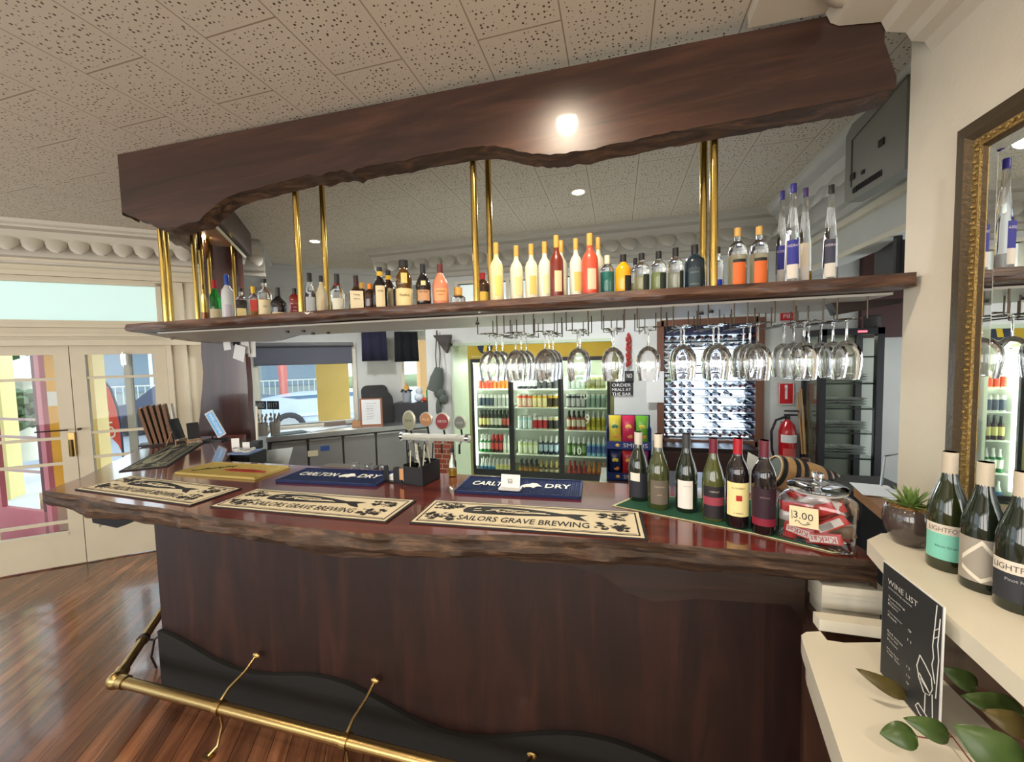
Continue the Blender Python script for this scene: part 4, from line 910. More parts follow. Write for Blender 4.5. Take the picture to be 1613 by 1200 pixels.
for i, (s, u, v, w, h) in enumerate((('Sparkling', .14, .73, .3, .022), ('Prosecco', .14, .70, .22, .018), ('Blanc', .14, .67, .18, .018), ('Chardonnay', .14, .60, .26, .018), ('Rosé', .14, .57, .16, .018), ('9', .5, .60, .06, .02), ('11', .5, .52, .06, .02), ('Red wines', .14, .43, .28, .022), ('Shiraz', .14, .40, .2, .018), ('Pinot', .14, .36, .2, .018), ('Merlot', .14, .28, .22, .018), ('Cab Sav', .14, .25, .24, .018), ('12', .5, .30, .06, .02), ('10', .5, .23, .06, .02), ('9', .5, .17, .05, .02))): ct(s, u, v, w, h)
m = MB(); P2 = lambda u, v: g+Xd*u*cw+Z*v*ht
for pts in ([(.70, .50), (.66, .40), (.70, .32), (.78, .25), (.86, .27), (.90, .34), (.88, .42)], [(.70, .50), (.78, .47), (.88, .42)], [(.80, .25), (.80, .10)], [(.70, .12), (.66, .08), (.72, .05), (.84, .045), (.9, .08), (.8, .1), (.7, .12)],
            [(.92, .98), (.90, .80), (.88, .66), (.90, .58), (.88, .52), (.93, .40)], [(.97, .9), (.95, .7), (.97, .6), (.95, .3)], [(.9, .3), (.92, .1), (.97, .02)], [(.70, .36), (.84, .30)], [(.72, .33), (.86, .29)], [(.89, .78), (.95, .82)], [(.89, .72), (.95, .76)]):
    m.tube([P2(*q) for q in pts], .0012, 4)
m.obj('drawing', ch, t)

# ---- leafy sprig
t = thing('leafy_branch', 'green leafy branch reaching in at the lower right corner over the cream ledge', 'plant', PW(1613, 1190, .7))
lm = mat('leaf_green', srgb(70, 92, 44), .35, var=.35, vscale=25); stm = mat('stem_red', srgb(120, 60, 50), .5)
def leaf(base, tip, wid, w=.75, curl=.1, m_=None):
    a = PW(*base); b = PW(*tip); d = b-a; L = d.length; d.normalize(); s = d.cross((EYE-a).normalized()).normalized(); nn = s.cross(d); wd = wid*.5*depth(a)/F
    vs = []; fs = []; n = 10
    for k in range(n+1):
        f = k/n; ww = wd*sin(pi*min(f**.75, 1))**.8 if 0 < f < 1 else 0; c = a+d*L*f+nn*(sin(pi*f)*L*curl)
        vs += [c-s*ww+nn*ww*.25, c, c+s*ww+nn*ww*.25]
    for k in range(n): fs += [(3*k, 3*k+1, 3*k+4, 3*k+3), (3*k+1, 3*k+2, 3*k+5, 3*k+4)]
    o = MB().add(vs, fs).obj('leaf', m_ or lm, t); md = o.modifiers.new('thick', 'SOLIDIFY'); md.thickness = .0006; return o
lr = mat('leaf_reddish', srgb(96, 84, 44), .35, var=.4, vscale=25)
for bs, tp, wd, mm_ in (((1430, 1098, .95), (1347, 1052, .98), 24, lr), ((1445, 1160, .80), (1385, 1155, .82), 36, lm), ((1496, 1160, .78), (1422, 1130, .80), 32, lm), ((1540, 1082, .85), (1480, 1050, .87), 30, lm), ((1613, 1125, .78), (1512, 1095, .80), 40, lm),
                        ((1620, 1150, .74), (1545, 1118, .76), 36, lr), ((1610, 1215, .66), (1500, 1140, .70), 70, lm)): leaf(bs, tp, wd, m_=mm_)
m = MB()
for pts in ([(1430, 1098, .95), (1460, 1118, .9), (1500, 1160, .80), (1530, 1200, .72), (1560, 1230, .68)], [(1445, 1160, .80), (1470, 1164, .79), (1500, 1160, .80)], [(1540, 1082, .85), (1580, 1110, .8), (1620, 1180, .74)], [(1613, 1125, .78), (1640, 1160, .75)], [(1610, 1215, .66), (1560, 1230, .68)], [(1560, 1230, .68), (1620, 1180, .74), (1700, 1300, .74)]): m.tube([PW(*q) for q in pts], .0014, 6)
m.obj('stem', stm, t)
# ============================================================ HANGING GLASSES
def make_glass(label, grp, p, h=.232, r=.050, rot=0):
    t = thing('wine_glass', label, 'wine glass', p, rot, grp)
    # upside down: foot at z=0 (top), rim at -h
    bo = [(r*.84, -h), (r*.90, -h*.92), (r*.98, -h*.78), (r, -h*.66), (r*.93, -h*.54), (r*.74, -h*.45), (r*.42, -h*.385), (r*.16, -h*.36)]
    MB().lathe(bo+[(a-.0014, z-.001) for a, z in bo[::-1]], seg=20, cap=False).obj('bowl', glass, t, world=False)
    MB().lathe([(.0060, -h*.365), (.0038, -h*.30), (.0034, -h*.12), (.006, -h*.03), (0, -h*.03)][:4], seg=8).obj('stem', glass, t, world=False)
    MB().lathe([(.006, -h*.03), (r*.82, -.0035), (r*.85, -.001), (r*.82, 0), (0, 0)], seg=20, cap=False).obj('foot', glass, t, world=False)
    return t
GZ = 1.925; g0 = None; wire = mat('rack_wire', (.09, .065, .045), .4, .85)
ordn = ['first', 'second', 'third', 'fourth', 'fifth', 'sixth', 'seventh', 'eighth', 'ninth', 'tenth', 'eleventh']
chan = [(773, 3), (814, 3), (860, 3), (911, 2), (966, 2), (1021, 1), (1077, 2), (1131, 2), (1192, 3), (1264, 3), (1330, 4)]
for i, (px, n) in enumerate(chan):
    c = PY(px, 527, 1.84); x = c.x
    t = thing('glass_rack', '%s bent wire glass rack from the left under the bottle shelf' % ordn[i], 'glass rack', (x, 1.76, SZ0-.012), group='wire glass racks')
    m = MB(); w = .030; y0, y1 = 1.76, 2.30
    for s in (-1, 1):
        m.tube([(x+s*(w+.018), y0+.03, SZ0-.012), (x+s*(w+.018), y0+.03, GZ-.008), (x+s*w*.5, y0+.03, GZ-.008)], .0028, 6)
        m.tube([(x+s*w*.5, y0, GZ-.008), (x+s*w*.5, y1, GZ-.008)], .0028, 6); m.tube([(x+s*w*.5, y1, GZ-.008), (x+s*w*.5, y1, SZ0-.012)], .0028, 6)
        m.tube([(x+s*w*.5, y0+.27, GZ-.008), (x+s*(w+.018), y0+.27, GZ-.008), (x+s*(w+.018), y0+.27, SZ0-.012)], .0028, 6)
    m.obj('wire', wire, t)
    lb = 'clear wine glass hanging upside down from the %s wire rack from the left' % ordn[i]
    for k in range(n):
        p = (x+.002*((k*7) % 3-1), 1.82+k*.105, GZ-.004); gg = 'wine glasses in the %s wire rack' % ordn[i]
        if g0 is None: g0 = make_glass(lb, gg, p)
        else: dup(g0, p, k*.5, lb, gg)

# ============================================================ BAR RUNNERS AND MATS
inkb = mat('runner_black', (.02, .02, .022), .75); creamr = mat('runner_cream', srgb(226, 214, 184), .8, bump=.3, bscale=400)
def runner(O, ang, L, Wd, label, cm_=None, ink=None, lett=None, wave=.0):
    O = Vector(O); X = Vector((cos(ang), sin(ang), 0)); Y = Vector((-sin(ang), cos(ang), 0)); k_ = ink or inkb; cc = cm_ or creamr
    t = thing('bar_runner', label, 'bar mat', O, 0); N = Z
    def P(u, v, z=0): return O+X*u+Y*v+Z*z
    def rect(m, u0, u1, v0, v1, z, th=.0006): m.slab([(u0, v0), (u1, v0), (u1, v1), (u0, v1)], P(0, 0, z), X, Y, th); return m
    rect(MB(), 0, L, 0, Wd, 0, .005).obj('rubber_base', rubber, t)
    rect(MB(), .006, L-.012, .006, Wd-.006, .005, .0008).obj('cloth_face', cc, t)
    m = MB(); z = .0058; e = .018; w = .006
    for a in (e, ): 
        rect(m, a, L-a-.006, a, a+w, z); rect(m, a, L-a-.006, Wd-a-w, Wd-a, z); rect(m, a, a+w, a, Wd-a, z); rect(m, L-a-.006-w, L-a-.006, a, Wd-a, z)
    rect(m, .030, L-.036, .030, .032, z); rect(m, .030, L-.036, Wd-.032, Wd-.030, z)
    m.obj('border_print', k_, t, smooth=False)
    # whale and skeleton sailor
    wh = [(.19, .62), (.20, .74), (.25, .82), (.36, .85), (.46, .83), (.56, .77), (.66, .69), (.70, .71), (.765, .70), (.73, .62), (.765, .46), (.715, .50), (.67, .60), (.60, .57), (.50, .53), (.38, .50), (.25, .495), (.20, .53)]
    MB().slab([(u*L, v*Wd) for u, v in wh], P(0, 0, z), X, Y, .0008).obj('whale_print', k_, t, smooth=False)
    m = MB(); zz = z+.0016
    for q in ([(.30, .62), (.34, .68), (.36, .60), (.40, .69), (.44, .66)], [(.38, .62), (.46, .60), (.54, .635), (.60, .62)], [(.32, .70), (.37, .735), (.44, .72), (.5, .70)], [(.24, .68), (.27, .72)], [(.24, .60), (.28, .62)], [(.44, .64), (.50, .66), (.58, .655)]):
        m.tube([P(u*L, v*Wd, zz) for u, v in q], .0013, 4)
    for j in range(5): m.tube([P((.385+.018*j)*L, .60*Wd, zz), P((.39+.018*j)*L, .68*Wd, zz)], .0009, 4)
    m.ball(P(.355*L, .665*Wd, zz), .008, 8, (1.2, 1, .15)); m.obj('skeleton_print', cc, t)
    rnd = random.Random(int(O.x*100)+9); m = MB()
    for (u0, v0) in ((.045, .18), (.045, .60), (.80, .18), (.80, .58)):
        for j in range(22):
            u = u0+.13*rnd.random(); v = v0+.26*rnd.random(); a = rnd.random()*6; r = .006+.009*rnd.random(); nn = 7
            m.slab([(u*L+r*(1+.6*sin(3*q+a))*cos(2*pi*q/nn), v*Wd+.7*r*(1+.5*cos(2*q+a))*sin(2*pi*q/nn)) for q in range(nn)], P(0, 0, z+.0001*j), X, Y, .0006)
        for j in range(4):
            a = rnd.random()*6; c = (u0+.03+.08*rnd.random(), v0+.05+.15*rnd.random()); m.tube([P(c[0]*L+.018*cos(a+q*.6)*(1-q*.08), c[1]*Wd+.016*sin(a+q*.6)*(1-q*.08), z) for q in range(9)], .0018, 4)
    m.obj('flower_print', k_, t, smooth=False)
    text('lettering', lett or 'SAILORS GRAVE BREWING', P(.195*L, .21*Wd, z+.0006), X, Y, .58*L, .19*Wd, k_, t, bold=.012)
    return t
def mat_from(px4, z, label, L=.91, Wd=.25, **k):
    a, b, c, d = [PZ(px, py, z+.005) for px, py in px4]          # front left, back left, back right, front right
    mid = ((d-a)+(c-b))/2; ang = atan2(mid.y, mid.x); cen = (a+b+c+d)/4; X = Vector((cos(ang), sin(ang), 0)); Y = Vector((-sin(ang), cos(ang), 0))
    O = cen-X*L/2-Y*Wd/2; O.z = z+.0008; return runner(O, ang, L, Wd, label, **k)
mat_from([(127, 770), (195, 749), (385, 769), (302, 797)], CT, 'cream and black whale bar runner at the left corner of the bar top', L=.90)
mat_from([(329, 798), (400, 769), (657, 787), (616, 824)], CT, 'cream and black whale bar runner in the middle of the front row of three')
mat_from([(641, 823), (684, 787), (1013, 807), (1023, 849)], CT, 'cream and black whale bar runner nearest the wine bottles')
k1 = Vector((-3.02, 1.70, CT+.0008)); X_ = V
runner(k1+U*.26, radians(130), .86, .24, 'black runner with pale green print on the left return of the bar', cm_=mat('runner_dark', (.03, .03, .035), .6), ink=mat('print_pale', srgb(150, 152, 130), .7))
blue = mat('mat_blue', srgb(24, 44, 96), .6, bump=.9, bscale=350); yel = mat('mat_yellow', srgb(190, 168, 96), .6, bump=.6, bscale=350)
def drip(px4, label, m_, kind):
    a, b, c, d = [PZ(px, py, CT+.012) for px, py in px4]; mid = ((d-a)+(c-b))/2; ang = atan2(mid.y, mid.x); cen = (a+b+c+d)/4; X = Vector((cos(ang), sin(ang), 0)); Y = Vector((-sin(ang), cos(ang), 0))
    L, Wd = .61, .245; O = cen-X*L/2-Y*Wd/2; O.z = CT+.001; t = thing('drip_mat', label, 'bar mat', O)
    MB().slab([(0, 0), (L, 0), (L, Wd), (0, Wd)], O, X, Y, .007).obj('base', m_, t)
    m = MB()
    for (u0, u1, v0, v1) in ((0, L, 0, .008), (0, L, Wd-.008, Wd), (0, .008, 0, Wd), (L-.008, L, 0, Wd)): m.slab([(u0, v0), (u1, v0), (u1, v1), (u0, v1)], O+Z*.007, X, Y, .006)
    m.obj('rim', m_, t)
    m = MB()
    for i in range(58):
        for j in range(22):
            m.box(O+X*(.014+i*.0102)+Y*(.014+j*.0102)+Z*.009, (.004, .004, .004), ang)
    o = m.obj('rubber_pips', m_, t); o['kind'] = 'stuff'
    wt = mat('raised_white', srgb(216, 214, 196), .6)
    if kind == 'c':
        text('lettering', 'CARLTON', O+X*.055+Y*.10+Z*.0125, X, Y, .235, .062, wt, t, bold=.02); text('lettering', 'DRY', O+X*.43+Y*.10+Z*.0125, X, Y, .125, .062, wt, t, bold=.02)
        pts = [(.31, .115), (.33, .145), (.35, .15), (.36, .165), (.385, .16), (.40, .135), (.415, .12), (.39, .118), (.375, .09), (.36, .105), (.335, .10), (.33, .09)]
        MB().slab(pts, O+Z*.0115, X, Y, .002).obj('animal_emblem', wt, t, smooth=False)
    else:
        rdp = mat('print_red', srgb(176, 60, 40), .7); gp = mat('print_green', srgb(54, 66, 34), .7)
        MB().slab([(.24, .11), (.30, .135), (.42, .145), (.56, .125), (.57, .10), (.44, .085), (.30, .09)], O+Z*.0105, X, Y, .001).obj('red_print', rdp, t, smooth=False)
        m = MB()
        for i in range(14): a = i*.45; m.tube([O+X*(.10+.011*i)+Y*(.09+.007*i)+Z*.011, O+X*(.10+.011*i+.02*cos(a*2))+Y*(.09+.007*i+.022*sin(a*3))+Z*.011], .003, 4)
        m.tube([O+X*.07+Y*.05+Z*.011, O+X*.26+Y*.19+Z*.011], .003, 4); m.obj('green_print', gp, t)
        text('lettering', 'BREWERY', O+X*.29+Y*.10+Z*.0125, X, Y, .24, .03, mat('print_dark_red', srgb(120, 30, 20), .7), t)
    return t
drip([(282, 742), (333, 729), (456, 735), (400, 752)], 'mustard yellow rubber drip mat with red and green print', yel, 'y')
drip([(435, 757), (482, 736), (622, 742), (600, 764)], 'blue rubber drip mat with raised white lettering, partly behind the black caddy', blue, 'c')
drip([(712, 771), (738, 751), (922, 757), (918, 783)], 'blue rubber drip mat with the little card stand on it', blue, 'c')
# little card stand
p = PZ(804, 770, CT+.014); t = thing('card_stand', 'small white table card in a clear stand on the blue drip mat', 'sign', (p.x, p.y, CT+.014))
MB().rbox((p.x, p.y, CT+.018), (.11, .06, .006), .01).obj('stand_base', lightgrey, t)
o = MB(); o.box((p.x, p.y+.005, CT+.052), (.095, .004, .062), M=Matrix.Rotation(radians(-14), 3, 'X')); o.obj('card', paper, t)
o = MB(); q = Vector((p.x-.010, p.y-.004, CT+.052))
for s in ((0, 0, .02, .002), (0, .018, .02, .002), (0, 0, .002, .02), (.018, 0, .002, .02), (.005, .008, .01, .002)): o.bx(q.x+s[0], q.x+s[0]+s[2], q.y-.001, q.y, q.z+s[1]-.008, q.z+s[1]+s[3]-.008)
o.obj('symbol', black, t)

# ---- black bar caddy
c = (PZ(608, 757, CT)+PZ(692, 754, CT))/2; c = PZ(650, 756, CT); c = Vector((c.x, c.y, CT)); a0 = radians(-8)
t = thing('bar_caddy', 'black plastic bar caddy filled with straws and napkins', 'caddy', c)
def rb(m, dx, dy, dz, sx, sy, sz): 
    v = Matrix.Rotation(a0, 3, 'Z') @ Vector((dx, dy, 0)); m.box((c.x+v.x, c.y+v.y, CT+dz), (sx, sy, sz), a0); return m
m = MB(); rb(m, 0, 0, .004, .25, .16, .006)
rb(m, .065, -.078, .05, .115, .004, .095); rb(m, .065, .078, .055, .115, .004, .105); rb(m, .007, 0, .055, .004, .16, .105); rb(m, .123, 0, .055, .004, .16, .105)
m.obj('bin', black, t)
for dx, dy, w, hh in ((-.115, -.07, .028, .085), (-.04, -.07, .055, .085), (-.06, .07, .045, .11)):
    v = Matrix.Rotation(a0, 3, 'Z') @ Vector((dx, dy, 0)); pts = [(-w/2, 0), (w/2, 0), (w/2, hh-w*.4)]+[(w/2*cos(a), hh-w*.4+w*.4*sin(a)) for a in [pi*i/8 for i in range(1, 8)]]+[(-w/2, hh-w*.4)]
    MB().slab(pts, c+v+Z*.006, Matrix.Rotation(a0, 3, 'Z') @ Vector((1, 0, 0)), Z, .006).obj('divider', black, t)
m = MB(); rb(m, -.06, 0, .022, .10, .12, .028); tag(m.obj('napkin_stack', paper), 'short stack of white napkins lying in the black caddy', 'napkin')
m = MB(); rb(m, -.006, -.083, .055, .026, .003, .06); m.obj('copper_tag', mat('copper_tag', srgb(190, 140, 95), .5), t)
st = [('straw', 'pale straw standing in the black caddy', srgb(190, 190, 170), .003), ('straw', 'black straw standing in the black caddy', K, .003)]
for i in range(16):
    dx = .02+.09*((i*37) % 100)/100; dy = -.05+.10*((i*61) % 100)/100; v = Matrix.Rotation(a0, 3, 'Z') @ Vector((dx, dy, 0)); b = c+v+Z*.01
    ln = .16+.05*((i*29) % 10)/10; e = b+Vector((.025*sin(i*2.1), .02*cos(i*1.3), ln)); s = st[i % 2]
    tag(MB().tube([b, e], .0032, 6).obj(s[0], mat('straw_%d' % (i % 2), s[2], .4), None), s[1], 'straw', 'straws in the bar caddy, %s ones' % ('pale' if i % 2 == 0 else 'black'))
v = Matrix.Rotation(a0, 3, 'Z') @ Vector((.06, -.01, 0)); m = MB(); m.lathe([(.0, 0), (.03, .004), (.034, .02), (0, .03)], c+v+Z*.092, 14); tag(m.obj('strainer', chrome), 'round chrome lid lying on top of the black caddy', 'bar tool')
m = MB(); v = Matrix.Rotation(a0, 3, 'Z') @ Vector((.03, .0, 0)); m.tube([c+v+Z*.03, c+v+Z*.15+Vector((.01, 0, 0))], .008, 8).ball(c+v+Z*.155+Vector((.01, 0, 0)), .012, 8); tag(m.obj('pourer', chrome), 'chrome pourer spout sticking out of the black caddy', 'bar tool')
# upturned tumblers behind the blue mat
gl0 = None
for i, px in enumerate((560, 580, 604)):
    p = PZ(px, 742, CT); p = Vector((p.x, 2.015, CT)); p.x = PY(px, 730, 2.015).x
    if gl0 is None:
        gl0 = MB().lathe([(.026, 0), (.028, .02), (.024, .045), (.0, .047), (.0, .044), (.022, .043), (.0255, .02), (.024, 0)], seg=16, cap=False).obj('shot_glass', glass, None); o = gl0
    else: o = gl0.copy(); COL.objects.link(o)
    o.location = p; tag(o, ('leftmost', 'middle', 'rightmost')[i]+' of three upturned shot glasses behind the blue mat', 'glass', 'upturned shot glasses')
# oil bottle by the taps
p = Vector((PY(713, 740, 2.02).x, 2.02, CT))
t = thing('pour_bottle', 'small clear bottle with yellow liquid and black pourer standing behind the bar mats', 'bottle', p)
MB().lathe([(0, 0), (.022, 0), (.024, .01), (.022, .08), (.009, .11), (.009, .135)], seg=16).obj('glass_body', clear, t, world=False); MB().lathe([(0, .004), (.02, .005), (.02, .045), (0, .045)], seg=14).obj('liquid', liquid(srgb(215, 175, 40)), t, world=False)
MB().lathe([(.011, .135), (.011, .155), (.004, .158), (.003, .185)], seg=10).obj('pourer', black, t, world=False)

# ---- sweet jar
a = PZ(1222, 845, CT+.006); b = PZ(1318, 872, CT+.006); d = (b-a); d.z = 0; ang = atan2(d.y, d.x); Lj = d.length
X = Vector((cos(ang), sin(ang), 0)); Y = Vector((-sin(ang), cos(ang), 0)); jz = CT+.0065
Wj = .135; Lj = .205; cj = a+X*.100+Y*(Wj/2+.004); cj.z = jz
t = thing('sweet_jar', 'large square glass jar with lid, full of red wrapped chocolate bars, priced 3.00', 'jar', cj)
def sq(m, rx, ry, z, cr, n=6):
    pts = []
    for k, (sx, sy) in enumerate(((1, 1), (-1, 1), (-1, -1), (1, -1))):
        for i in range(n+1): q = k*pi/2+i*pi/2/n; pts.append(X*(sx*(rx-cr)+cr*cos(q))+Y*(sy*(ry-cr)+cr*sin(q))+Z*z+cj)
    return pts
lay = [(.46, .46, 0, .02), (.495, .495, .008, .025), (.5, .5, .03, .025), (.5, .5, .125, .025), (.49, .49, .14, .03), (.44, .45, .155, .045), (.37, .46, .163, .05), (.36, .46, .175, .05)]
vs = []; fs = []
for (fx_, fy_, z, cr) in lay: vs += sq(None, fx_*Lj, fy_*Wj, z, cr)
n = 28
inner_ = []
for (fx_, fy_, z, cr) in lay[::-1]: vs += sq(None, fx_*Lj-.003, fy_*Wj-.003, max(z, .004), cr)
for k in range(2*len(lay)-1):
    for i in range(n): fs.append((k*n+i, k*n+(i+1) % n, (k+1)*n+(i+1) % n, (k+1)*n+i))
fs += [list(range(n))[::-1], [(2*len(lay)-1)*n+i for i in range(n)]]
MB().add(vs, fs).obj('jar_body', glass, t)
MB().lathe([(0, .178), (.082, .178), (.086, .182), (.085, .188), (.07, .195), (.03, .202), (.012, .205), (.010, .212), (.018, .222), (.016, .232), (0, .236)], cj, 28, Matrix.Identity(3)).obj('lid', glass, t)
MB().lathe([(.078, .170), (.083, .174), (.083, .178), (.078, .178)], cj, 28, cap=False).obj('lid_seal', mat('lid_seal', (.8, .8, .75), .3, trans=.5), t)
f = cj-Y*(Wj/2+.0015); cardm = mat('price_card', srgb(232, 216, 176), .8)
MB().slab([(-.062, .052), (.02, .060), (.018, .128), (-.062, .122)], f, X, Z, .001).obj('price_card', cardm, t)
text('lettering', '3.00', f-Y*.0012+X*-.050+Z*.083, X, Z, .055, .024, inkb, t, ext=.0003)
MB().tube([f-Y*.0014+X*u+Z*v for u, v in [(-.045, .070), (-.042, .076), (-.034, .074), (-.030, .068), (-.02, .065), (-.008, .070), (-.003, .074), (-.008, .077), (-.013, .073)]], .0012, 5).obj('flourish', inkb, t)
MB().tube([f-Y*.0014+X*-.055+Z*.108, f-Y*.0014+X*-.053+Z*.078], .001, 4).obj('pen_mark', inkb, t)
wr = mat('wrapper_red', srgb(200, 34, 36), .3, var=.2, vscale=40); ws = mat('wrapper_silver', srgb(205, 200, 196), .3, .3); wh_ = mat('wrapper_white', srgb(232, 226, 220), .4); wb = mat('wrapper_brown', srgb(120, 96, 70), .4)
specs = [(-.05, -.052, .030, 8, 0, 0, wr, 1), (.035, -.052, .025, -12, 0, 0, wr, 2), (.02, -.05, .115, -28, 0, 0, wr, 0), (.055, -.05, .075, -38, 0, 0, wr, 3), (-.07, -.05, .07, 4, 0, 0, ws, 0), (-.065, -.05, .105, -6, 0, 0, wr, 0),
         (.0, -.02, .02, 20, 0, 0, wr, 0), (.04, .0, .05, -20, 5, 0, wr, 0), (-.04, .0, .06, 30, 0, 0, wb, 0), (.02, .02, .09, -50, 0, 0, wr, 0), (-.03, .02, .11, 10, 0, 0, ws, 0), (.05, .03, .11, 40, 0, 0, wb, 0), (.03, -.02, .13, 5, 0, 0, wh_, 0), (-.05, .03, .03, -15, 0, 0, wr, 0), (.06, .035, .03, 15, 0, 0, wr, 0)]
for _i in range(16): specs.append((-.075+.15*((_i*37) % 16)/15, -.035+.08*((_i*23) % 16)/15, .015+.0085*_i, -60+((_i*53) % 120), 0, 0, (wr, wr, ws, wb)[_i % 4], 0))
names = {0: 'wrapped chocolate bar in the sweet jar, %s', }
for i, (u, v, z, tilt, yaw_, _, m_, kd) in enumerate(specs):
    C = cj+X*(u*.82)+Y*v*.85+Z*(z+.004); T = Matrix.Rotation(ang, 3, 'Z') @ Matrix.Rotation(radians(tilt), 3, 'Y')
    L = .085 if kd in (0, 1) else .10; bw = .034
    where = {0: ('near the left wall', 'in the middle', 'near the right wall')[min(2, int((u+.09)/.06))]}[0]+(' at the bottom' if z < .045 else ' near the top' if z > .095 else ' halfway up')+(', at the front' if v < -.04 else ', deeper inside')+(', tilted' if abs(tilt) > 30 else '')
    cn = {wr.name: 'red', ws.name: 'silver', wh_.name: 'white', wb.name: 'brown'}[m_.name]
    root = thing('chocolate_bar', '%s chocolate bar in the jar, %s' % (cn, where), 'chocolate bar', C, 0, 'chocolate bars in the jar, %s %s' % (cn, where))
    if tilt: pass
    m = MB(); pr = []
    nn = 9; vs = []
    for k in range(nn):
        s = -L/2+L*k/(nn-1); e = 1 if 0 < k < nn-1 else .1; ww = bw/2*(1 if 0 < k < nn-1 else 1.05); hh = .006*e
        for (a_, b_) in ((-ww, -hh), (-ww*.6, -hh*1.5), (ww*.6, -hh*1.5), (ww, -hh), (ww, hh), (ww*.6, hh*1.5), (-ww*.6, hh*1.5), (-ww, hh)): vs.append(T @ Vector((s, b_, a_))+C)
    fs = [[i_ for i_ in range(8)], [(nn-1)*8+i_ for i_ in range(8)]]
    for k in range(nn-1):
        for j in range(8): fs.append((k*8+j, k*8+(j+1) % 8, (k+1)*8+(j+1) % 8, (k+1)*8+j))
    m.add(vs, fs).obj('wrapper', m_, root)
    if kd in (1, 2, 3):
        q = MB(); w0 = L*.38; q.slab([(-w0, -.011), (w0, -.011), (w0, .011), (-w0, .011)], C+T @ Vector((0, -.0105, 0)), T @ Vector((1, 0, 0)), T @ Vector((0, 0, 1)), .0008); q.obj('wrapper_band', wh_, root)
        if kd == 2 or kd == 1:
            X2, Z2 = T @ Vector((-1, 0, 0)), T @ Vector((0, 0, -1)); text('lettering', 'KitKat', C+T @ Vector((0, -.0125, 0))-X2*w0*.9-Z2*.009, X2, Z2, w0*1.8, .018, red, root)
        else:
            q = MB()
            for k in range(12): q.bx(0, .0015, 0, .0004, -.008, .008); 
            q = MB(); 
            for k in range(9): q.slab([(-w0*.8+k*.0045, -.009), (-w0*.8+k*.0045+.002, -.009), (-w0*.8+k*.0045+.002, .009), (-w0*.8+k*.0045, .009)], C+T @ Vector((0, -.0122, 0)), T @ Vector((1, 0, 0)), T @ Vector((0, 0, 1)), .0006)
            q.obj('barcode', inkb, root)

# ---- menu boards, easels and tablet on the return
def upright(p, yawd, w, h, lean, th, m_, name, par=None, lz=0):
    Xv = Vector((cos(yawd), sin(yawd), 0)); Nv = Vector((-sin(yawd), cos(yawd), 0)); Yv = (Z*cos(lean)+Nv*sin(lean))
    o = MB().slab([(-w/2, 0), (w/2, 0), (w/2, h), (-w/2, h)], Vector(p)+Z*lz, Xv, Yv, -th); return o.obj(name, m_, par), Xv, Yv
bd = mat('board_brown', srgb(122, 88, 66), .5, var=.2); 
base = PZ(243, 700, CT); 
t = thing('menu_holder', 'black tray holding the stack of menu boards on the bar return', 'holder', (base.x, base.y, CT+.001))
dR = (PZ(282, 696, CT)-PZ(228, 702, CT)); dR.z = 0; dR.normalize(); nR = Vector((-dR.y, dR.x, 0))
mh = PW(250, 640, depth(base)).z-CT+.015
MB().box(base+Z*.008+dR*.06, (.30, .14, .014), atan2(dR.y, dR.x)).obj('tray', black, t)
for i in range(6):
    s = base+dR*(.0+.032*i)+nR*.0+Z*.018
    tilt = radians(-9-1.5*i); Yv = Z*cos(tilt)-dR*sin(tilt)*(-1)
    Yv = (Z-dR*.20+dR*.02*i).normalized(); Nx = Vector((nR.x, nR.y, 0))
    m_ = bd if i < 5 else paper
    w = .20
    b = MB().slab([(-w/2, 0), (w/2, 0), (w/2, mh*(.95 if i else .9)), (-w/2, mh*(.95 if i else .9))], s, Nx*-1, Yv, .02 if i < 5 else .006)
    tg = thing('menu_board', ('brown timber menu board, %s in the stack on the bar return' % ordn[i]) if i < 5 else 'white menu card at the right of the stack of boards on the return', 'menu', s, group=None)
    b.obj('board', m_, tg)
    if i < 5: MB().tube([s+Yv*(mh*.9)-Nx*.03-dR*.008, s+Yv*(mh*.9)+Nx*.03-dR*.008], .006, 6).obj('clip', mat('copper_clip', srgb(176, 120, 90), .3, .8), tg)
for i, (px, py, hh, s) in enumerate(((287, 702, .17, 1), (307, 700, .135, .8))):
    p = PZ(px, py, CT); a = atan2(-p.y, -p.x)+pi/2+radians(50 if i == 0 else 10); tg = thing('easel_sign', ('small dark sign on a wooden easel beside the menu boards', 'smaller wooden easel with black card, beside the tablet stand')[i], 'sign', (p.x, p.y, CT+.003))
    Xv = Vector((cos(a), sin(a), 0)); Nv = Vector((-sin(a), cos(a), 0)); P = Vector((p.x, p.y, CT+.003)); top = P+Nv*.05*s+Z*hh
    wl = mat('easel_wood', srgb(166, 122, 84), .5)
    for nm, q in (('leg', P-Xv*.06*s), ('leg', P+Xv*.06*s), ('leg', P+Nv*.13*s)): MB().tube([q, top], .0045, 6).obj(nm, wl, tg)
    MB().tube([P-Xv*.05*s+Z*hh*.25+Nv*.008, P+Xv*.05*s+Z*hh*.25+Nv*.008], .0045, 6).obj('ledge', wl, tg)
    Yv = (top-P).normalized(); MB().slab([(-.05*s, hh*.35), (.05*s, hh*.35), (.05*s, hh*1.35), (-.05*s, hh*1.35)], P-Nv*.008, Xv, Yv, -.003).obj('card', mat('sign_black', (.02, .018, .02), .4), tg)
p = PZ(341, 694, CT); t = thing('tablet_stand', 'small tablet showing white writing on a tilted silver stand by the pillar', 'tablet', (p.x, p.y, CT+.001))
MB().rbox((p.x, p.y, CT+.008), (.17, .12, .014), .02, radians(20)).obj('base', black, t)
dtp = depth(p); Pq = lambda px, py: PW(px, py, dtp-.05)
A, Bq, Cq, Dq = Pq(326, 652), Pq(337, 648), Pq(354, 682), Pq(345, 690)
P1, P2_ = Pq(331, 650), Pq(350, 687)
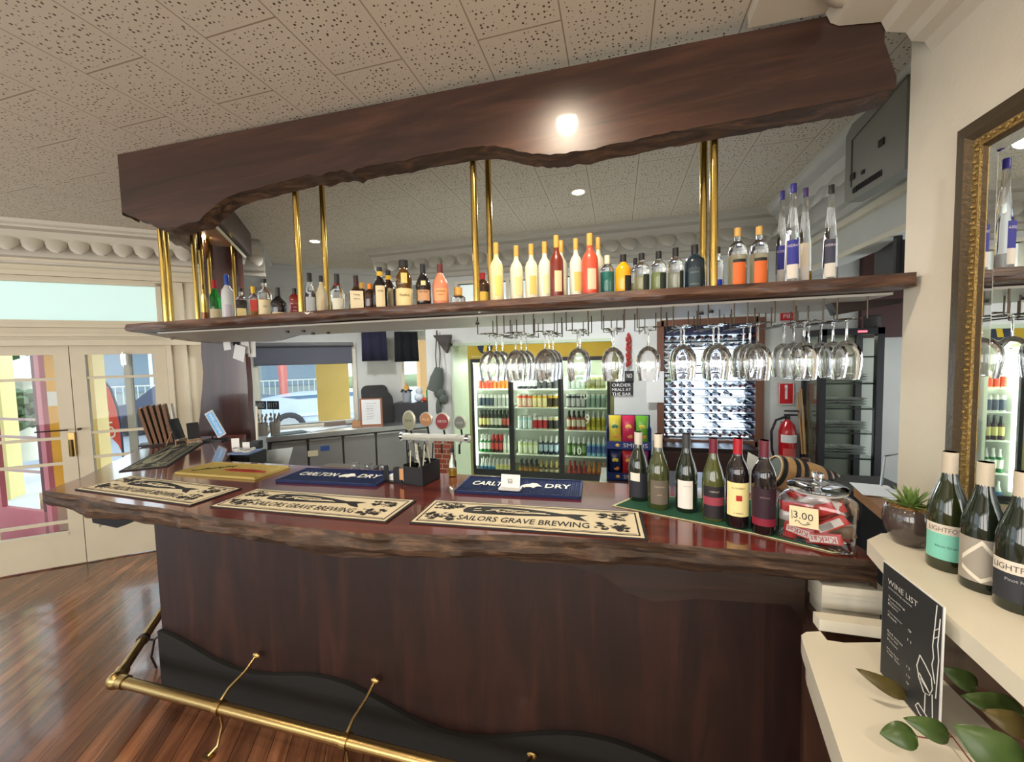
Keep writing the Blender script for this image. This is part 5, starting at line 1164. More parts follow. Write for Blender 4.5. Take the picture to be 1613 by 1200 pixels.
ln = (Pq(345, 690)-Pq(323, 652)); wd_ = (Pq(352, 681)-Pq(345, 690)); wd_ = wd_*1.05; l_ = ln.length; w_ = .075; lx = ln.normalized(); wx = (wd_-lx*wd_.dot(lx)).normalized()
o = Pq(323, 652); MB().slab([(0, 0), (l_, 0), (l_, w_), (0, w_)], o, lx, wx, .008).obj('tablet_body', lightgrey, t)
NN = lx.cross(wx); e = 1 if NN.dot(EYE-o) > 0 else -1; q = o+NN*(.0085 if e > 0 else -.001)
MB().slab([(.012, .008), (l_-.012, .008), (l_-.012, w_-.008), (.012, w_-.008)], q, lx, wx, .0006*e).obj('screen', mat('screen_blue', srgb(60, 110, 150), .3, emit=srgb(120, 180, 220), es=.5), t)
text('lettering', 'WELCOME', q+NN*.0014*e+lx*.02+wx*.03, lx, wx, l_-.04, .022, mat('screen_white', (.9, .9, .9), .4), t)
MB().tube([o+lx*l_*.5+wx*w_*.5, Vector((p.x-.05, p.y, CT+.012))], .005, 8).obj('support_arm', chrome, t)

# ---- hanging papers on the pillar
p = PW(375, 545, 3.55); t = thing('hanging_dockets', 'bunch of white dockets clipped to the pillar under the shelf', 'papers', p)
for i, (px, py, w, h, r) in enumerate(((352, 535, 14, 34, .15), (366, 552, 22, 24, -.5), (380, 538, 16, 40, .1), (390, 545, 15, 34, -.1))):
    q = PW(px, py, 3.5+.01*i); k = 3.5/F; MB().slab([(0, 0), (w*k, 0), (w*k*.95, h*k), (0, h*k*.95)], q-Z*h*k*.5, Vector((cos(r), 0, sin(r)*.6)).normalized(), Vector((-sin(r)*.6, 0, 1)).normalized(), -.002).obj('paper', paper, t)
MB().box(PW(372, 538, 3.52), (.05, .02, .07)).obj('clip', black, t)
# till papers and printer at the inner corner behind the return
p = PZ(372, 728, 1.02)
t = thing('docket_printer', 'black and white docket printer with coiled cable behind the yellow mat', 'printer', PW(385, 722, 2.95))
c = PW(385, 722, 2.98); MB().box(c, (.22, .18, .10), .2).obj('body', black, t); MB().box(c+Vector((.03, -.02, .056)), (.16, .14, .012), .2).obj('lid', mat('printer_blue', srgb(120, 140, 180), .4), t)
m = MB(); q = PW(385, 712, 2.85)
m.tube([q+Vector((.07*cos(a*.8)+.03*sin(a*.31), .04*sin(a*.8), .02+.008*sin(a*1.7))) for a in [i*.35 for i in range(44)]], .006, 6); tag(m.obj('coiled_cable', mat('cable_white', srgb(190, 190, 186), .5)), 'coiled white cable lying on the docket printer', 'cable')
for i, (px, py, r) in enumerate(((371, 700, .5), (388, 706, .3))):
    c = PW(px, py, 2.9); tag(MB().box(c, (.05, .004, .09), r).obj('docket', paper), ('white docket standing at the inner corner of the bar, left one', 'white docket standing at the inner corner of the bar, right one')[i], 'paper')
c = PW(404, 700, 3.1); m = MB(); m.box(c, (.07, .05, .06), .2); tag(m.obj('card_reader', black), 'small black card reader box behind the till papers', 'card reader')
c = PW(412, 640, 3.4); m = MB(); m.tube([PW(404, 640, 3.35), PW(405, 695, 3.3)], .008, 8); tag(m.obj('white_post', white_paint), 'thin white post beside the pillar above the printer', 'post')
c = PW(440, 722, 3.2); m = MB(); m.slab([(-.16, -.09), (.09, -.07), (.12, .09), (-.12, .06)], c, (1, 0, 0), (0, .25, 1), .004); tag(m.obj('paper_sheet', mat('sheet_white', srgb(225, 240, 246), .6)), 'large pale sheet leaning behind the bar beside the yellow mat', 'paper')
m = MB(); c = PW(400, 745, 3.0); m.bx(-2.45, -1.95, 2.45, 2.9, .0, .92); tag(m.obj('till_bench', dark_wood), 'low dark bench behind the inner corner of the bar', 'bench')
# ============================================================ FRIDGE
FY = 5.2; fx0, fx1 = PY(738, 600, FY).x, x_p0-.012; ft = 2.11
t = thing('drinks_fridge', 'three door black and yellow glass fronted drinks fridge full of cans and bottles', 'fridge', ((fx0+fx1)/2, FY, 0))
ylw = mat('fridge_header_yellow', srgb(196, 164, 40), .4); fgreen = mat('fridge_side', srgb(150, 150, 96), .4)
fi = mat('fridge_inside', srgb(226, 234, 222), .4)
hzf = PY(850, 563, FY).z
m = MB(); m.bx(fx0, fx0+.05, FY, FY+.72, 0, ft).bx(fx1-.05, fx1, FY, FY+.72, 0, ft).bx(fx0+.05, fx1-.05, FY, FY+.72, hzf, ft).bx(fx0+.05, fx1-.05, FY, FY+.72, 0, .18); m.obj('cabinet', fgreen, t)
MB().bx(fx0+.05, fx1-.05, FY+.68, FY+.72, .18, hzf).bx(fx0+.05, fx0+.055, FY+.03, FY+.68, .18, hzf).bx(fx1-.055, fx1-.05, FY+.03, FY+.68, .18, hzf).obj('lining', fi, t)
hd = MB().bx(fx0+.0, fx1-.0, FY-.02, FY, hzf, ft).obj('header_sign', ylw, t)
c = Vector((PY(765, 545, FY).x, FY-.022, (hzf+ft)/2+.02)); MB().lathe([(0, 0), (.11, 0), (.11, .004), (0, .004)], c, 24, Matrix.Rotation(radians(90), 3, 'X')).obj('round_badge', mat('badge_navy', srgb(44, 54, 78), .5), hd)
MB().slab([(-.03, -.08), (.02, -.08), (.05, .08), (.0, .08)], c-Vector((0, .006, 0)), (1, 0, 0), (0, 0, 1), .001).obj('badge_stripe', mat('badge_yellow', srgb(220, 190, 50), .5), hd)
MB().bx(fx0+.06, fx0+.5, FY-.024, FY-.02, hzf+.02, hzf+.045).obj('strap_line', mat('pale_print', srgb(200, 190, 120), .5), hd)
divs = [fx0+.05, PY(806, 650, FY).x, PY(884, 650, FY).x, fx1-.05]
shz = [PY(800, py, FY+.05).z for py in (613, 641, 675, 714, 752)]
whs = mat('shelf_white', srgb(232, 236, 226), .4)
for i in range(3):
    a, b = divs[i], divs[i+1]; m = MB(); w = .035
    m.bx(a, a+w, FY-.03, FY, .18, hzf).bx(b-w, b, FY-.03, FY, .18, hzf).bx(a+w, b-w, FY-.03, FY, hzf-.05, hzf).bx(a+w, b-w, FY-.03, FY, .18, .26)
    d = m.obj('door', black, t); MB().bx(a+w, b-w, FY-.018, FY-.012, .26, hzf-.05).obj('glass_pane', pane2, d)
    MB().tube([(b-w*.5, FY-.05, .9), (b-w*.5, FY-.05, 1.5)], .012, 8).obj('handle', black, d)
    for z in shz:
        MB().bx(a+.04, b-.04, FY+.04, FY+.62, z-.014, z-.002).obj('shelf', whs, t)
m = MB(); led = mat('fridge_led', (1, 1, .95), .4, emit=(.92, 1, .88), es=9)
m.bx(fx0+.07, fx0+.10, FY+.012, FY+.03, .3, hzf-.06); m.obj('light_strip', led, t)
for i in (1, 2): MB().bx(divs[i]-.012, divs[i]+.012, FY+.012, FY+.03, .3, hzf-.06).obj('light_strip', mat('fridge_led2', (1, 1, .95), .4, emit=(.92, 1, .88), es=7), t)
for i in range(3): lamp('fridge_lamp', 'AREA', ((divs[i]+divs[i+1])/2, FY+.10, hzf-.06), (26, 22, 11)[i], (.93, 1, .88), .5, rot=(radians(-20), 0, 0), sizey=.1)
hw_ = mat('marker_white', srgb(220, 225, 215), .7)
for s, px, py, w, h in (('10', 920, 622, .09, .12), ('9', 925, 660, .06, .13), ('10', 910, 710, .10, .10), ('?', 842, 655, .05, .09)):
    q = PY(px, py, FY-.019); text('marker_writing', s, q-Vector((w/2, 0, h/2)), (1, 0, 0), (0, 0, 1), w, h, hw_, t, ext=.001)
def duo(name, prof, band, c1, c2, c3=None):
    """small drink: body colour c1, band colour c2 between fractions, top colour c3 -- one mesh, three materials"""
    m = MB(); m.lathe(prof, seg=10); o = m.obj(name, lcol(c1) if False else mat('drink_%d_%d_%d' % tuple(int(x*255) for x in c1), c1, .3), None, world=False)
    o.data.materials.append(mat('drink_%d_%d_%d' % tuple(int(x*255) for x in c2), c2, .4)); o.data.materials.append(mat('drink_%d_%d_%d' % tuple(int(x*255) for x in (c3 or c1)), c3 or c1, .3))
    H_ = prof[-1][1]
    for p in o.data.polygons:
        z = p.center.z/H_
        if band[0] <= z <= band[1] and abs(p.normal.z) < .5: p.material_index = 1
        elif z > band[2]: p.material_index = 2
    return o
canp = [(.0, 0), (.026, 0), (.032, .008), (.032, .04), (.032, .085), (.032, .108), (.027, .118), (0, .118)]
botp = [(.0, 0), (.029, 0), (.030, .01), (.030, .04), (.030, .10), (.030, .125), (.022, .15), (.013, .175), (.012, .205), (.013, .21), (.013, .225), (0, .225)]
C = lambda *a: srgb(*a)
LG = C(205, 205, 200)
rowspec = {   # (door, shelf): list of (kind, colours, words)
 (0, 0): [('can', C(215, 205, 180), C(190, 70, 50), LG, 'cream and red can'), ('can', C(225, 215, 190), C(205, 120, 50), LG, 'cream and orange can')],
 (0, 1): [('can', C(215, 215, 205), C(60, 70, 90), LG, 'white can with navy print'), ('can', C(225, 225, 220), C(170, 175, 170), LG, 'plain white can')],
 (0, 2): [('bottle', C(60, 36, 20), C(200, 190, 120), K, 'brown beer bottle with yellow label'), ('bottle', C(40, 60, 30), C(210, 205, 190), K, 'dark green beer bottle with pale label'), ('bottle', C(50, 24, 16), C(180, 80, 60), K, 'brown beer bottle with red label')],
 (0, 3): [('bottle', C(20, 110, 50), C(220, 220, 210), LG, 'bright green beer bottle'), ('bottle', C(60, 30, 18), C(200, 60, 50), C(190, 30, 30), 'brown beer bottle with red cap'), ('bottle', C(190, 200, 170), C(225, 225, 215), LG, 'clear bottle with white label')],
 (0, 4): [('bottle', C(190, 205, 200), C(70, 130, 180), LG, 'clear bottle with blue label'), ('bottle', C(215, 205, 110), C(235, 230, 170), LG, 'pale yellow bottle')],
 (1, 0): [('bottle', C(30, 32, 40), C(200, 205, 205), K, 'dark bottle with white label'), ('can', C(180, 185, 180), C(60, 60, 66), LG, 'silver can')],
 (1, 1): [('can', C(216, 90, 50), C(230, 200, 180), LG, 'orange red can'), ('can', C(218, 172, 60), C(235, 220, 170), LG, 'yellow can'), ('can', C(190, 150, 40), C(60, 50, 30), LG, 'gold can')],
 (1, 2): [('can', C(176, 212, 214), C(220, 235, 235), LG, 'light blue can'), ('can', C(228, 228, 222), C(190, 50, 60), LG, 'white can with red band'), ('can', C(200, 190, 140), C(50, 50, 50), LG, 'beige can with black band')],
 (1, 3): [('can', C(190, 205, 140), C(225, 232, 200), LG, 'pale green can'), ('bottle', C(30, 40, 60), C(170, 190, 205), LG, 'navy bottle with pale label')],
 (1, 4): [('bottle', C(120, 90, 40), C(210, 150, 60), K, 'amber bottle with orange label'), ('bottle', C(60, 50, 30), C(215, 205, 160), C(180, 160, 90), 'brown bottle with gold cap')],
 (2, 0): [('can', C(120, 160, 140), C(190, 200, 195), LG, 'dull green can'), ('can', C(170, 170, 110), C(120, 120, 70), LG, 'olive can')],
 (2, 1): [('can', C(60, 60, 66), C(170, 170, 170), LG, 'black can'), ('can', C(150, 175, 165), C(120, 140, 130), LG, 'grey green can')],
 (2, 2): [('bottle', C(150, 60, 40), C(200, 190, 170), K, 'red soft drink bottle'), ('bottle', C(190, 180, 70), C(150, 140, 40), LG, 'yellow soft drink bottle')],
 (2, 3): [('bottle', C(60, 90, 40), C(120, 150, 90), LG, 'green soft drink bottle'), ('bottle', C(120, 170, 190), C(60, 90, 150), LG, 'blue water bottle')],
 (2, 4): [('bottle', C(120, 30, 26), C(180, 60, 50), C(160, 30, 26), 'dark red juice bottle'), ('bottle', C(200, 130, 40), C(180, 90, 40), C(200, 120, 40), 'orange juice bottle')],
}
sh_names = ['top', 'second', 'third', 'fourth', 'bottom visible']; dn = ['left', 'middle', 'right']
for (d, sh), specs_ in rowspec.items():
    a, b = divs[d]+.055, divs[d+1]-.055; n = 8; protos = [None]*len(specs_); z = shz[sh]
    gapz = (shz[sh-1]-z) if sh else .24
    for i in range(n):
        si = int(i*len(specs_)/n); kd, c1, c2, c3, wd = specs_[si]
        for r_ in range(2):
            x = a+(b-a)*(i+.5)/n; y = FY+.10+.075*r_
            if protos[si] is None:
                protos[si] = duo('drink_can' if kd == 'can' else 'drink_bottle', canp if kd == 'can' else botp, (.2, .75, .9) if kd == 'can' else (.16, .52, .72), c1, c2, c3); o = protos[si]
            else: o = protos[si].copy(); COL.objects.link(o)
            o.location = (x, y, z); 
            if kd == 'can': o.scale = (min(1.12, (b-a)/n/.066),)*2+(min(1.45, (gapz-.04)/.118),)
            if kd == 'bottle': s = min(1.1, (gapz-.025)/.225); o.scale = (min(1, (b-a)/n/.062), min(1, (b-a)/n/.062), s)
            g = '%ss on the %s shelf behind the %s fridge door' % (wd, sh_names[sh], dn[d])
            tag(o, '%s on the %s shelf behind the %s fridge door' % (wd, sh_names[sh], dn[d]), 'drink', g)

# ============================================================ BACK BENCH (steel) along the window wall
def BP(a, o, z): p = D0+U*a+V*o; return Vector((p.x, p.y, z))
bf = .378; bz = .96; ba0 = .95; ba1 = along(PZ(700, 671, .95)); ang4 = radians(40)
t = thing('steel_bench', 'long stainless steel bench with cupboard doors along the window wall', 'bench', BP((ba0+ba1)/2, bf, 0))
def wb_(m, a0, a1, o0, o1, z0, z1): c = BP((a0+a1)/2, (o0+o1)/2, (z0+z1)/2); m.box(c, (a1-a0, o1-o0, z1-z0), ang4); return m
wb_(MB(), ba0, ba1, bf, OFFW-.05, bz-.055, bz).obj('worktop', steel, t)
wb_(MB(), ba0, ba1, bf+.06, OFFW-.06, .05, bz-.055).obj('carcass', mat('bench_dark', (.10, .10, .10), .4, .6), t)
dsteel = mat('door_steel', (.34, .34, .33), .42, .55)
nd = 5
for i in range(nd):
    a = ba0+.03+(ba1-ba0-.06)*i/nd; b = ba0+.03+(ba1-ba0-.06)*(i+1)/nd
    d = wb_(MB(), a+.012, b-.012, bf+.035, bf+.058, .12, bz-.10).obj('door', dsteel, t)
    wb_(MB(), a+.02, b-.02, bf+.02, bf+.045, bz-.095, bz-.075).obj('handle', steel, d)
q = PL(493, 714, BP(0, bf+.03, 0), U); m = MB(); m.box(q, (.11, .003, .07), ang4); tag(m.obj('note', mat('note_cream', srgb(206, 196, 160), .7)), 'small cream note stuck on the steel bench door', 'note')
q = PL(512, 706, BP(0, bf+.033, 0), U); m = MB(); m.box(q, (.10, .002, .06), ang4); tag(m.obj('blue_sticker', mat('sticker_blue', srgb(50, 80, 140), .6)), 'blue sticker behind the cream note on the steel door', 'sticker')
def on_bench(px, o=None, py=None):
    """point on the bench top seen at pixel px,py or at wall offset o"""
    if py is not None: p = PZ(px, py, bz); return p
    p = PL(px, 650, BP(0, o, 0), U); p.z = bz; return p
# crock with name signs
for i, (px, w) in enumerate(((412, .07), (432, .07))):
    p = on_bench(px, bf+.16); t = thing('utensil_holder', ('left', 'right')[i]+' grey holder stuffed with cutlery and tongs on the steel bench', 'holder', p)
    MB().lathe([(0, 0), (.048, 0), (.058, .15), (.05, .15), (.044, .01)], p, 16, cap=False).obj('cup', mat('holder_grey', srgb(130, 122, 112), .4, .3), t)
    m = MB()
    for j in range(9): a = j*.8; m.tube([p+Vector((.02*cos(a), .02*sin(a), .02)), p+Vector((.05*cos(a), .045*sin(a), .20+.03*sin(j*2)))], .005, 5); m.ball(p+Vector((.05*cos(a), .045*sin(a), .21+.03*sin(j*2))), .018, 6, (1, .4, 1.3))
    m.obj('utensils', mat('utensil_beige', srgb(140, 132, 120), .4, .5), t)
for i, (px, s, w) in enumerate(((411, 'HBD', 20), (430, '8117', 22))):
    p = PL(px, 638, BP(0, bf+.14, 0), U); k = depth(p)/F; t = thing('sign', ('black sign with white letters standing over the left cutlery holder', 'black sign with white digits standing over the right cutlery holder')[i], 'sign', p-Z*.2)
    m = MB(); m.box(p, (w*k, .01, 13*k), 0); m.obj('plate', black, t); text('lettering', s, p+Vector((-w*k*.4, -.007, -4*k)), (1, 0, 0), Z, w*k*.8, 8*k, mat('print_grey', srgb(170, 175, 180), .6), t)
    MB().tube([p-Z*.2, p], .004, 5).obj('stick', steel, t)
# papers
for i, (px, py, L, w, c, a) in enumerate(((455, 676, .34, .22, srgb(70, 84, 84), .2), (500, 670, .30, .22, srgb(225, 228, 230), .5), (540, 668, .32, .20, srgb(215, 220, 225), .1), (556, 662, .24, .18, srgb(70, 66, 66), .4))):
    p = on_bench(px, py=py); p = on_bench(px, o=bf+.16+.09*i); m = MB(); m.box((p.x, p.y, bz+.006+.001*i), (L, w, .006), ang4+a); tag(m.obj('paper_pad', mat('pad_%d' % i, c, .7)), ('dark green folder at the left end of the steel bench', 'white sheets lying left of centre on the steel bench', 'white sheets lying in front of the yellow pillar view on the bench', 'dark folder near the clipboard on the steel bench')[i], 'papers')
p = on_bench(527, o=bf+.42); m = MB(); m.box((p.x, p.y, bz+.04), (.26, .10, .05), ang4); tag(m.obj('box', mat('box_taupe', srgb(120, 104, 92), .6)), 'low taupe box on the bench under the back window', 'box')
p = on_bench(562, o=bf+.28); m = MB(); m.box((p.x, p.y, bz+.035), (.13, .10, .07), ang4); tag(m.obj('box', mat('box_tan', srgb(176, 132, 92), .6)), 'small tan box beside the clipboard on the steel bench', 'box')
# clipboard standing
p = on_bench(585, o=bf+.15); k = depth(p)/F; t = thing('clipboard', 'brown clipboard with a white list standing on the steel bench', 'clipboard', p)
Xc = Vector((.93, .36, 0)).normalized(); w = 34*k; h = 44*k
MB().slab([(-w/2, 0), (w/2, 0), (w/2, h), (-w/2, h)], p, Xc, Z, .008).obj('board', mat('clip_brown', srgb(150, 96, 66), .5), t)
f = p+Xc.cross(Z)*.011; MB().slab([(-w*.42, h*.07), (w*.42, h*.07), (w*.42, h*.96), (-w*.42, h*.96)], f, Xc, Z, .001).obj('sheet', paper, t)
for i in range(7): text('lettering', ('Specials', 'soup of day', 'fish', 'parma', 'steak', 'salad', 'pie')[i], f+Xc.cross(Z)*.001+Xc*(-.2*w)+Z*h*(.8-.09*i), Xc, Z, w*(.45 if i == 0 else .3), h*.035, mat('print_dark', (.15, .15, .15), .7), t)
# trays
for i, (px, w, h, o_, lb) in enumerate(((592, 40, 50, .52, 'tall black tray with rounded corners leaning on the wall behind the clipboard'), (602, 36, 44, .40, 'round topped black tray leaning in front of the taller one'))):
    p = on_bench(px, o=bf+o_); k = depth(p)/F; w *= k; h *= k*1.15; r = w*(.22 if i == 0 else .48)
    pts = [(-w/2, 0), (w/2, 0)]+[(w/2-r+r*cos(a), h-r+r*sin(a)) for a in [pi/2*j/6 for j in range(7)]]+[(-w/2+r-r*sin(a), h-r+r*cos(a)) for a in [pi/2*j/6 for j in range(7)]]
    tag(MB().slab(pts, p, U, (V*.15+Z).normalized(), .02).obj('tray', mat('tray_black', (.03, .03, .032), .45)), lb, 'tray')
p = on_bench(583, o=bf+.46); k = depth(p)/F; tag(MB().box(p+Z*.21, (.12, .01, .05), ang4).obj('yellow_card', mat('card_yellow', srgb(220, 180, 40), .6)), 'yellow card sticking out between the black trays', 'card')
# black box with decorated jar and lemon thing
p = on_bench(652, o=bf+.30); k = depth(p)/F
t = tag(MB().box(p+Z*15*k, (52*k, .26, 30*k), radians(12)).obj('black_box', mat('box_black', (.03, .03, .035), .45)), 'black box on the right end of the steel bench', 'box')
bt = p+Z*30*k
t = thing('patterned_jar', 'glass jar with black pattern and orange cone top standing on the black box', 'jar', bt+Vector((-.10, 0, 0)))
q = bt+Vector((-.10, 0, 0)); MB().lathe([(0, 0), (.06, 0), (.062, .15), (.05, .16), (0, .16)], q, 14).obj('jar_body', mat('jar_grey', srgb(176, 180, 190), .2, trans=.3), t)
m = MB()
for j in range(10): a = j*.63; m.ball(q+Vector((.065*cos(a), .065*sin(a), .155+.012*sin(j*3))), .022, 6, (1, .7, .7))
m.obj('frill', black, t); MB().lathe([(.05, .17), (.03, .21), (0, .27)], q, 10).obj('cone', mat('cone_orange', srgb(206, 150, 70), .5), t)
q = bt+Vector((.08, .02, 0)); tag(MB().ball(q+Z*.06, .07, 12, (1, 1, .9)).ball(q+Z*.15, .05, 10).obj('white_jug', mat('jug_white', srgb(215, 222, 232), .3)), 'rounded white jug on the black box', 'jug')
q = bt+Vector((.17, .0, 0)); tag(MB().ball(q+Z*.03, .035, 10).obj('tomato', mat('tomato_red', srgb(190, 50, 46), .3)), 'small red tomato shaped pot on the black box', 'pot')
q = bt+Vector((.215, .03, 0)); tag(MB().lathe([(0, 0), (.03, 0), (.03, .15), (.012, .2), (.012, .24), (0, .24)], q, 12).obj('green_bottle', mat('bottle_green', srgb(60, 140, 80), .3)), 'green plastic bottle at the right of the black box', 'bottle')
# tea towels hanging above
for i, (x0, x1, yb, c, lb) in enumerate(((570, 611, 569, srgb(40, 40, 62), 'navy tea towel hanging by the back window'), (622, 660, 570, srgb(26, 30, 36), 'black tea towel hanging right of the navy one'))):
    A = PL(x0, yb, BP(0, .80, 0), U); B2 = PL(x1, yb, BP(0, .80, 0), U); L = (B2-A).length; n = 14; hgt = .42; vs = []; fs = []
    for j in range(2):
        for k in range(n+1): u = k/n; s = 1+.06*(j); vs.append(A+U*(L*u)*(1)+V*(.012*sin(u*17+i)+.006*j)+Z*(hgt*j)+U*(.01*(j)*(1-2*u)))
    for k in range(n): fs.append((k, k+1, n+2+k, n+1+k))
    o = MB().add(vs, fs).obj('tea_towel', mat('cloth_%d' % i, c, .95)); o.modifiers.new('t', 'SOLIDIFY').thickness = .006; tag(o, lb, 'towel')
A = PL(560, 540, BP(0, .80, 0), U); A.z = WW(480, 569).z+.46; A = PL(565, 569, BP(0, .80, 0), U)+Z*.44; B2 = PL(668, 569, BP(0, .80, 0), U)+Z*.44
t = thing('towel_rail', 'thin rail on the window wall from which the two dark towels hang', 'rail', A); MB().tube([A, B2], .008, 8).tube([A, A+V*.2], .006, 6).tube([B2, B2+V*.2], .006, 6).obj('rod', steel, t)
# hat hanging on the pier
p = PY(690, 600, YB-.03); t = thing('hanging_hat', 'grey green cloth hat hanging by its cords on the pier', 'hat', PY(690, 520, YB-.02)); k = depth(p)/F
hm = mat('hat_cloth', srgb(84, 90, 84), .9, bump=.4)
A = PY(690, 588, YB-.05); MB().lathe([(.0, .07), (.05, .06), (.065, 0), (.085, -.06), (.09, -.16), (.10, -.20), (.04, -.21), (.0, -.2)], A, 12, Matrix.Rotation(radians(14), 3, 'Y'), sx=1, sy=.5).obj('crown', hm, t)
A = PY(693, 620, YB-.06); MB().ball(A, .10, 12, (.7, .35, .6)).ball(A+Vector((.05, -.01, -.06)), .07, 10, (.8, .5, .9)).ball(A+Vector((-.02, 0, -.16)), .06, 10, (.6, .5, 2)).obj('brim', hm, t)
T = PY(688, 520, YB-.02); MB().tube([T, PY(686, 560, YB-.03), PY(688, 585, YB-.05)], .006, 6).tube([T, PY(693, 556, YB-.03), PY(692, 585, YB-.05)], .005, 6).obj('cord', mat('cord_brown', srgb(90, 76, 64), .8), t)

# ============================================================ BEER TAPS
ty = 2.9; A = PY(634, 687, ty); B2 = PY(736, 687, ty); tw = mat('tap_white', srgb(206, 204, 190), .3, .0, coat=.5)
B2.z = A.z; t = thing('beer_font', 'cream beer tap tower with a horizontal bar and four round badges', 'beer tap', (PY(678, 720, ty).x, ty, .785))
MB().tube([A, B2], .030, 16).ball(B2, .031, 12).obj('bar', tw, t)
xc = PY(678, 700, ty).x; MB().tube([(xc, ty, .785), (xc, ty, A.z)], .032, 14).lathe([(.0, 0), (.08, 0), (.06, .02), (.03, .04)], (xc, ty, .785), 16).obj('column', tw, t)
MB().tube([A-Vector((.012, 0, 0)), A+Vector((.012, 0, 0))], .036, 16).tube([B2-Vector((.012, 0, 0)), B2+Vector((.016, 0, 0))], .036, 16).obj('end_ring', chrome, t)
for i, (px, py, w, h, c, s, c2) in enumerate(((645, 662, 11, 16, srgb(150, 150, 120), 'XPA', (.1, .1, .1)), (672, 660, 11, 11.5, srgb(190, 130, 80), 'ALE', srgb(225, 200, 160)), (697.5, 663, 12.5, 14, srgb(150, 40, 44), 'CARLTON', srgb(225, 215, 205)), (725, 665, 10, 11, srgb(120, 124, 112), 'LAGER', srgb(190, 190, 180)))):
    c0 = PY(px, py, ty-.03); k = depth(c0)/F; tp = thing('x', '', '') if False else None
    RX = Matrix.Rotation(radians(90), 3, 'X')
    b = MB().lathe([(0, 0), (1, 0), (1, .012), (.88, .016), (0, .016)], c0, 28, RX @ Matrix.Diagonal(Vector((w*k, h*k, 1)))).obj('badge_rim', mat('badge_rim', srgb(196, 190, 172), .3, .4), t)
    MB().lathe([(.86, .0165), (.0, .0172)], c0, 28, RX @ Matrix.Diagonal(Vector((w*k, h*k, 1))), cap=False).obj('badge_face', mat('badge_face_%d' % i, c, .4), b)
    text('lettering', s, c0+Vector((-w*k*.6, -.0185, -.010)), (1, 0, 0), Z, w*k*1.2, .02, mat('badge_ink_%d' % i, c2, .5), b, bold=.01)
    MB().tube([c0+Vector((0, .01, -h*k*.9)), (c0.x, ty, A.z+.02)], .008, 8).obj('tap_handle', black, t)
    MB().tube([(c0.x, ty-.02, A.z-.02), (c0.x, ty-.06, A.z-.04), (c0.x, ty-.065, A.z-.11)], .009, 8).obj('spout', chrome, t)
m = MB(); m.bx(-2.0, -.55, 2.75, 3.15, .02, .785); tag(m.obj('tap_bench', steel), 'stainless steel under-counter bench carrying the beer taps', 'bench')
# brick pier low behind taps
def brickmat():
    m = bpy.data.materials.new('brick'); m.use_nodes = True; N = m.node_tree.nodes; L = m.node_tree.links; b = N.new('ShaderNodeTexBrick'); tc = N.new('ShaderNodeTexCoord'); mp = N.new('ShaderNodeMapping'); mp.inputs['Rotation'].default_value = (radians(90), 0, 0)
    b.inputs['Scale'].default_value = 4.4; b.inputs[1].default_value = rgb(srgb(150, 70, 46)); b.inputs[2].default_value = rgb(srgb(128, 58, 40)); b.inputs[3].default_value = rgb(srgb(170, 150, 130)); b.inputs['Mortar Size'].default_value = .02
    L.new(tc.outputs['Object'], mp.inputs[0]); L.new(mp.outputs[0], b.inputs[0]); L.new(b.outputs[0], N['Principled BSDF'].inputs[0]); return m
m = MB(); m.bx(x_j-.30, x_j-.006, YB-.03, YB-.001, 0, PY(700, 694, YB).z); struct(m.obj('trim_13', brickmat()))

# ============================================================ WALL ITEMS RIGHT OF THE FRIDGE
SY = YB-.012
def wallsign(px0, py0, px1, py1, name, label, m_, cat='sign', y=SY, th=.01):
    a = PY(px0, py0, y); b = PY(px1, py1, y); t = thing(name, label, cat, ((a.x+b.x)/2, y, b.z)); MB().bx(a.x, b.x, y, y+th, b.z, a.z).obj('panel', m_, t); return t, a, b
t, a, b = wallsign(962, 601, 997, 623, 'chalk_sign', 'small black sign with rows of white writing on the pier', black)
for i in range(3): text('lettering', ('ORDER', 'MEALS AT', 'THE BAR')[i], (a.x+.012, SY-.001, a.z-.05-.045*i), (1, 0, 0), Z, b.x-a.x-.03, .03, paper, t)
t, a, b = wallsign(984, 584, 998, 602, 'chalk_sign', 'tiny black sign above the larger one on the pier', black); text('lettering', 'NO', (a.x+.02, SY-.001, a.z-.07), (1, 0, 0), Z, .05, .04, paper, t)
m = MB(); rc = mat('chilli_red', srgb(150, 40, 34), .4)
for j in range(16): q = PY(990+2*sin(j*2.4), 528+3.1*j, SY-.02); m.ball(q, .018, 6, (1, .7, 1.6))
tag(m.obj('chilli_string', rc), 'string of dried red chillies hanging on the pier', 'decoration')
t, a, b = wallsign(1018, 585, 1046, 634, 'notice', 'pale paper notice hanging at the left edge of the wine rack', paper, 'paper', YB-.05, .004)
t, a, b = wallsign(1227, 603, 1250, 637, 'fire_extinguisher_sign', 'red sign with a white extinguisher symbol above the fire extinguisher', red, y=SY)
MB().bx(a.x+.05, b.x-.05, SY-.002, SY, b.z+.05, a.z-.05).lathe([(.0, 0), (.012, 0), (.012, .03), (0, .03)], ((a.x+b.x)/2, SY, a.z-.05), 8).obj('symbol', paper, t)
m = MB(); 
for (x0, x1, z0, z1) in ((a.x, b.x, a.z-.006, a.z), (a.x, b.x, b.z, b.z+.006), (a.x, a.x+.006, b.z, a.z), (b.x-.006, b.x, b.z, a.z)): m.bx(x0, x1, SY-.002, SY, z0, z1)
m.obj('border', paper, t)
t, a, b = wallsign(1230, 492, 1254, 504, 'red_sign', 'red sign high on the wall just below the bottle shelf', red); text('lettering', 'FIRE', (a.x+.02, SY-.001, b.z+.02), (1, 0, 0), Z, .1, .035, paper, t)
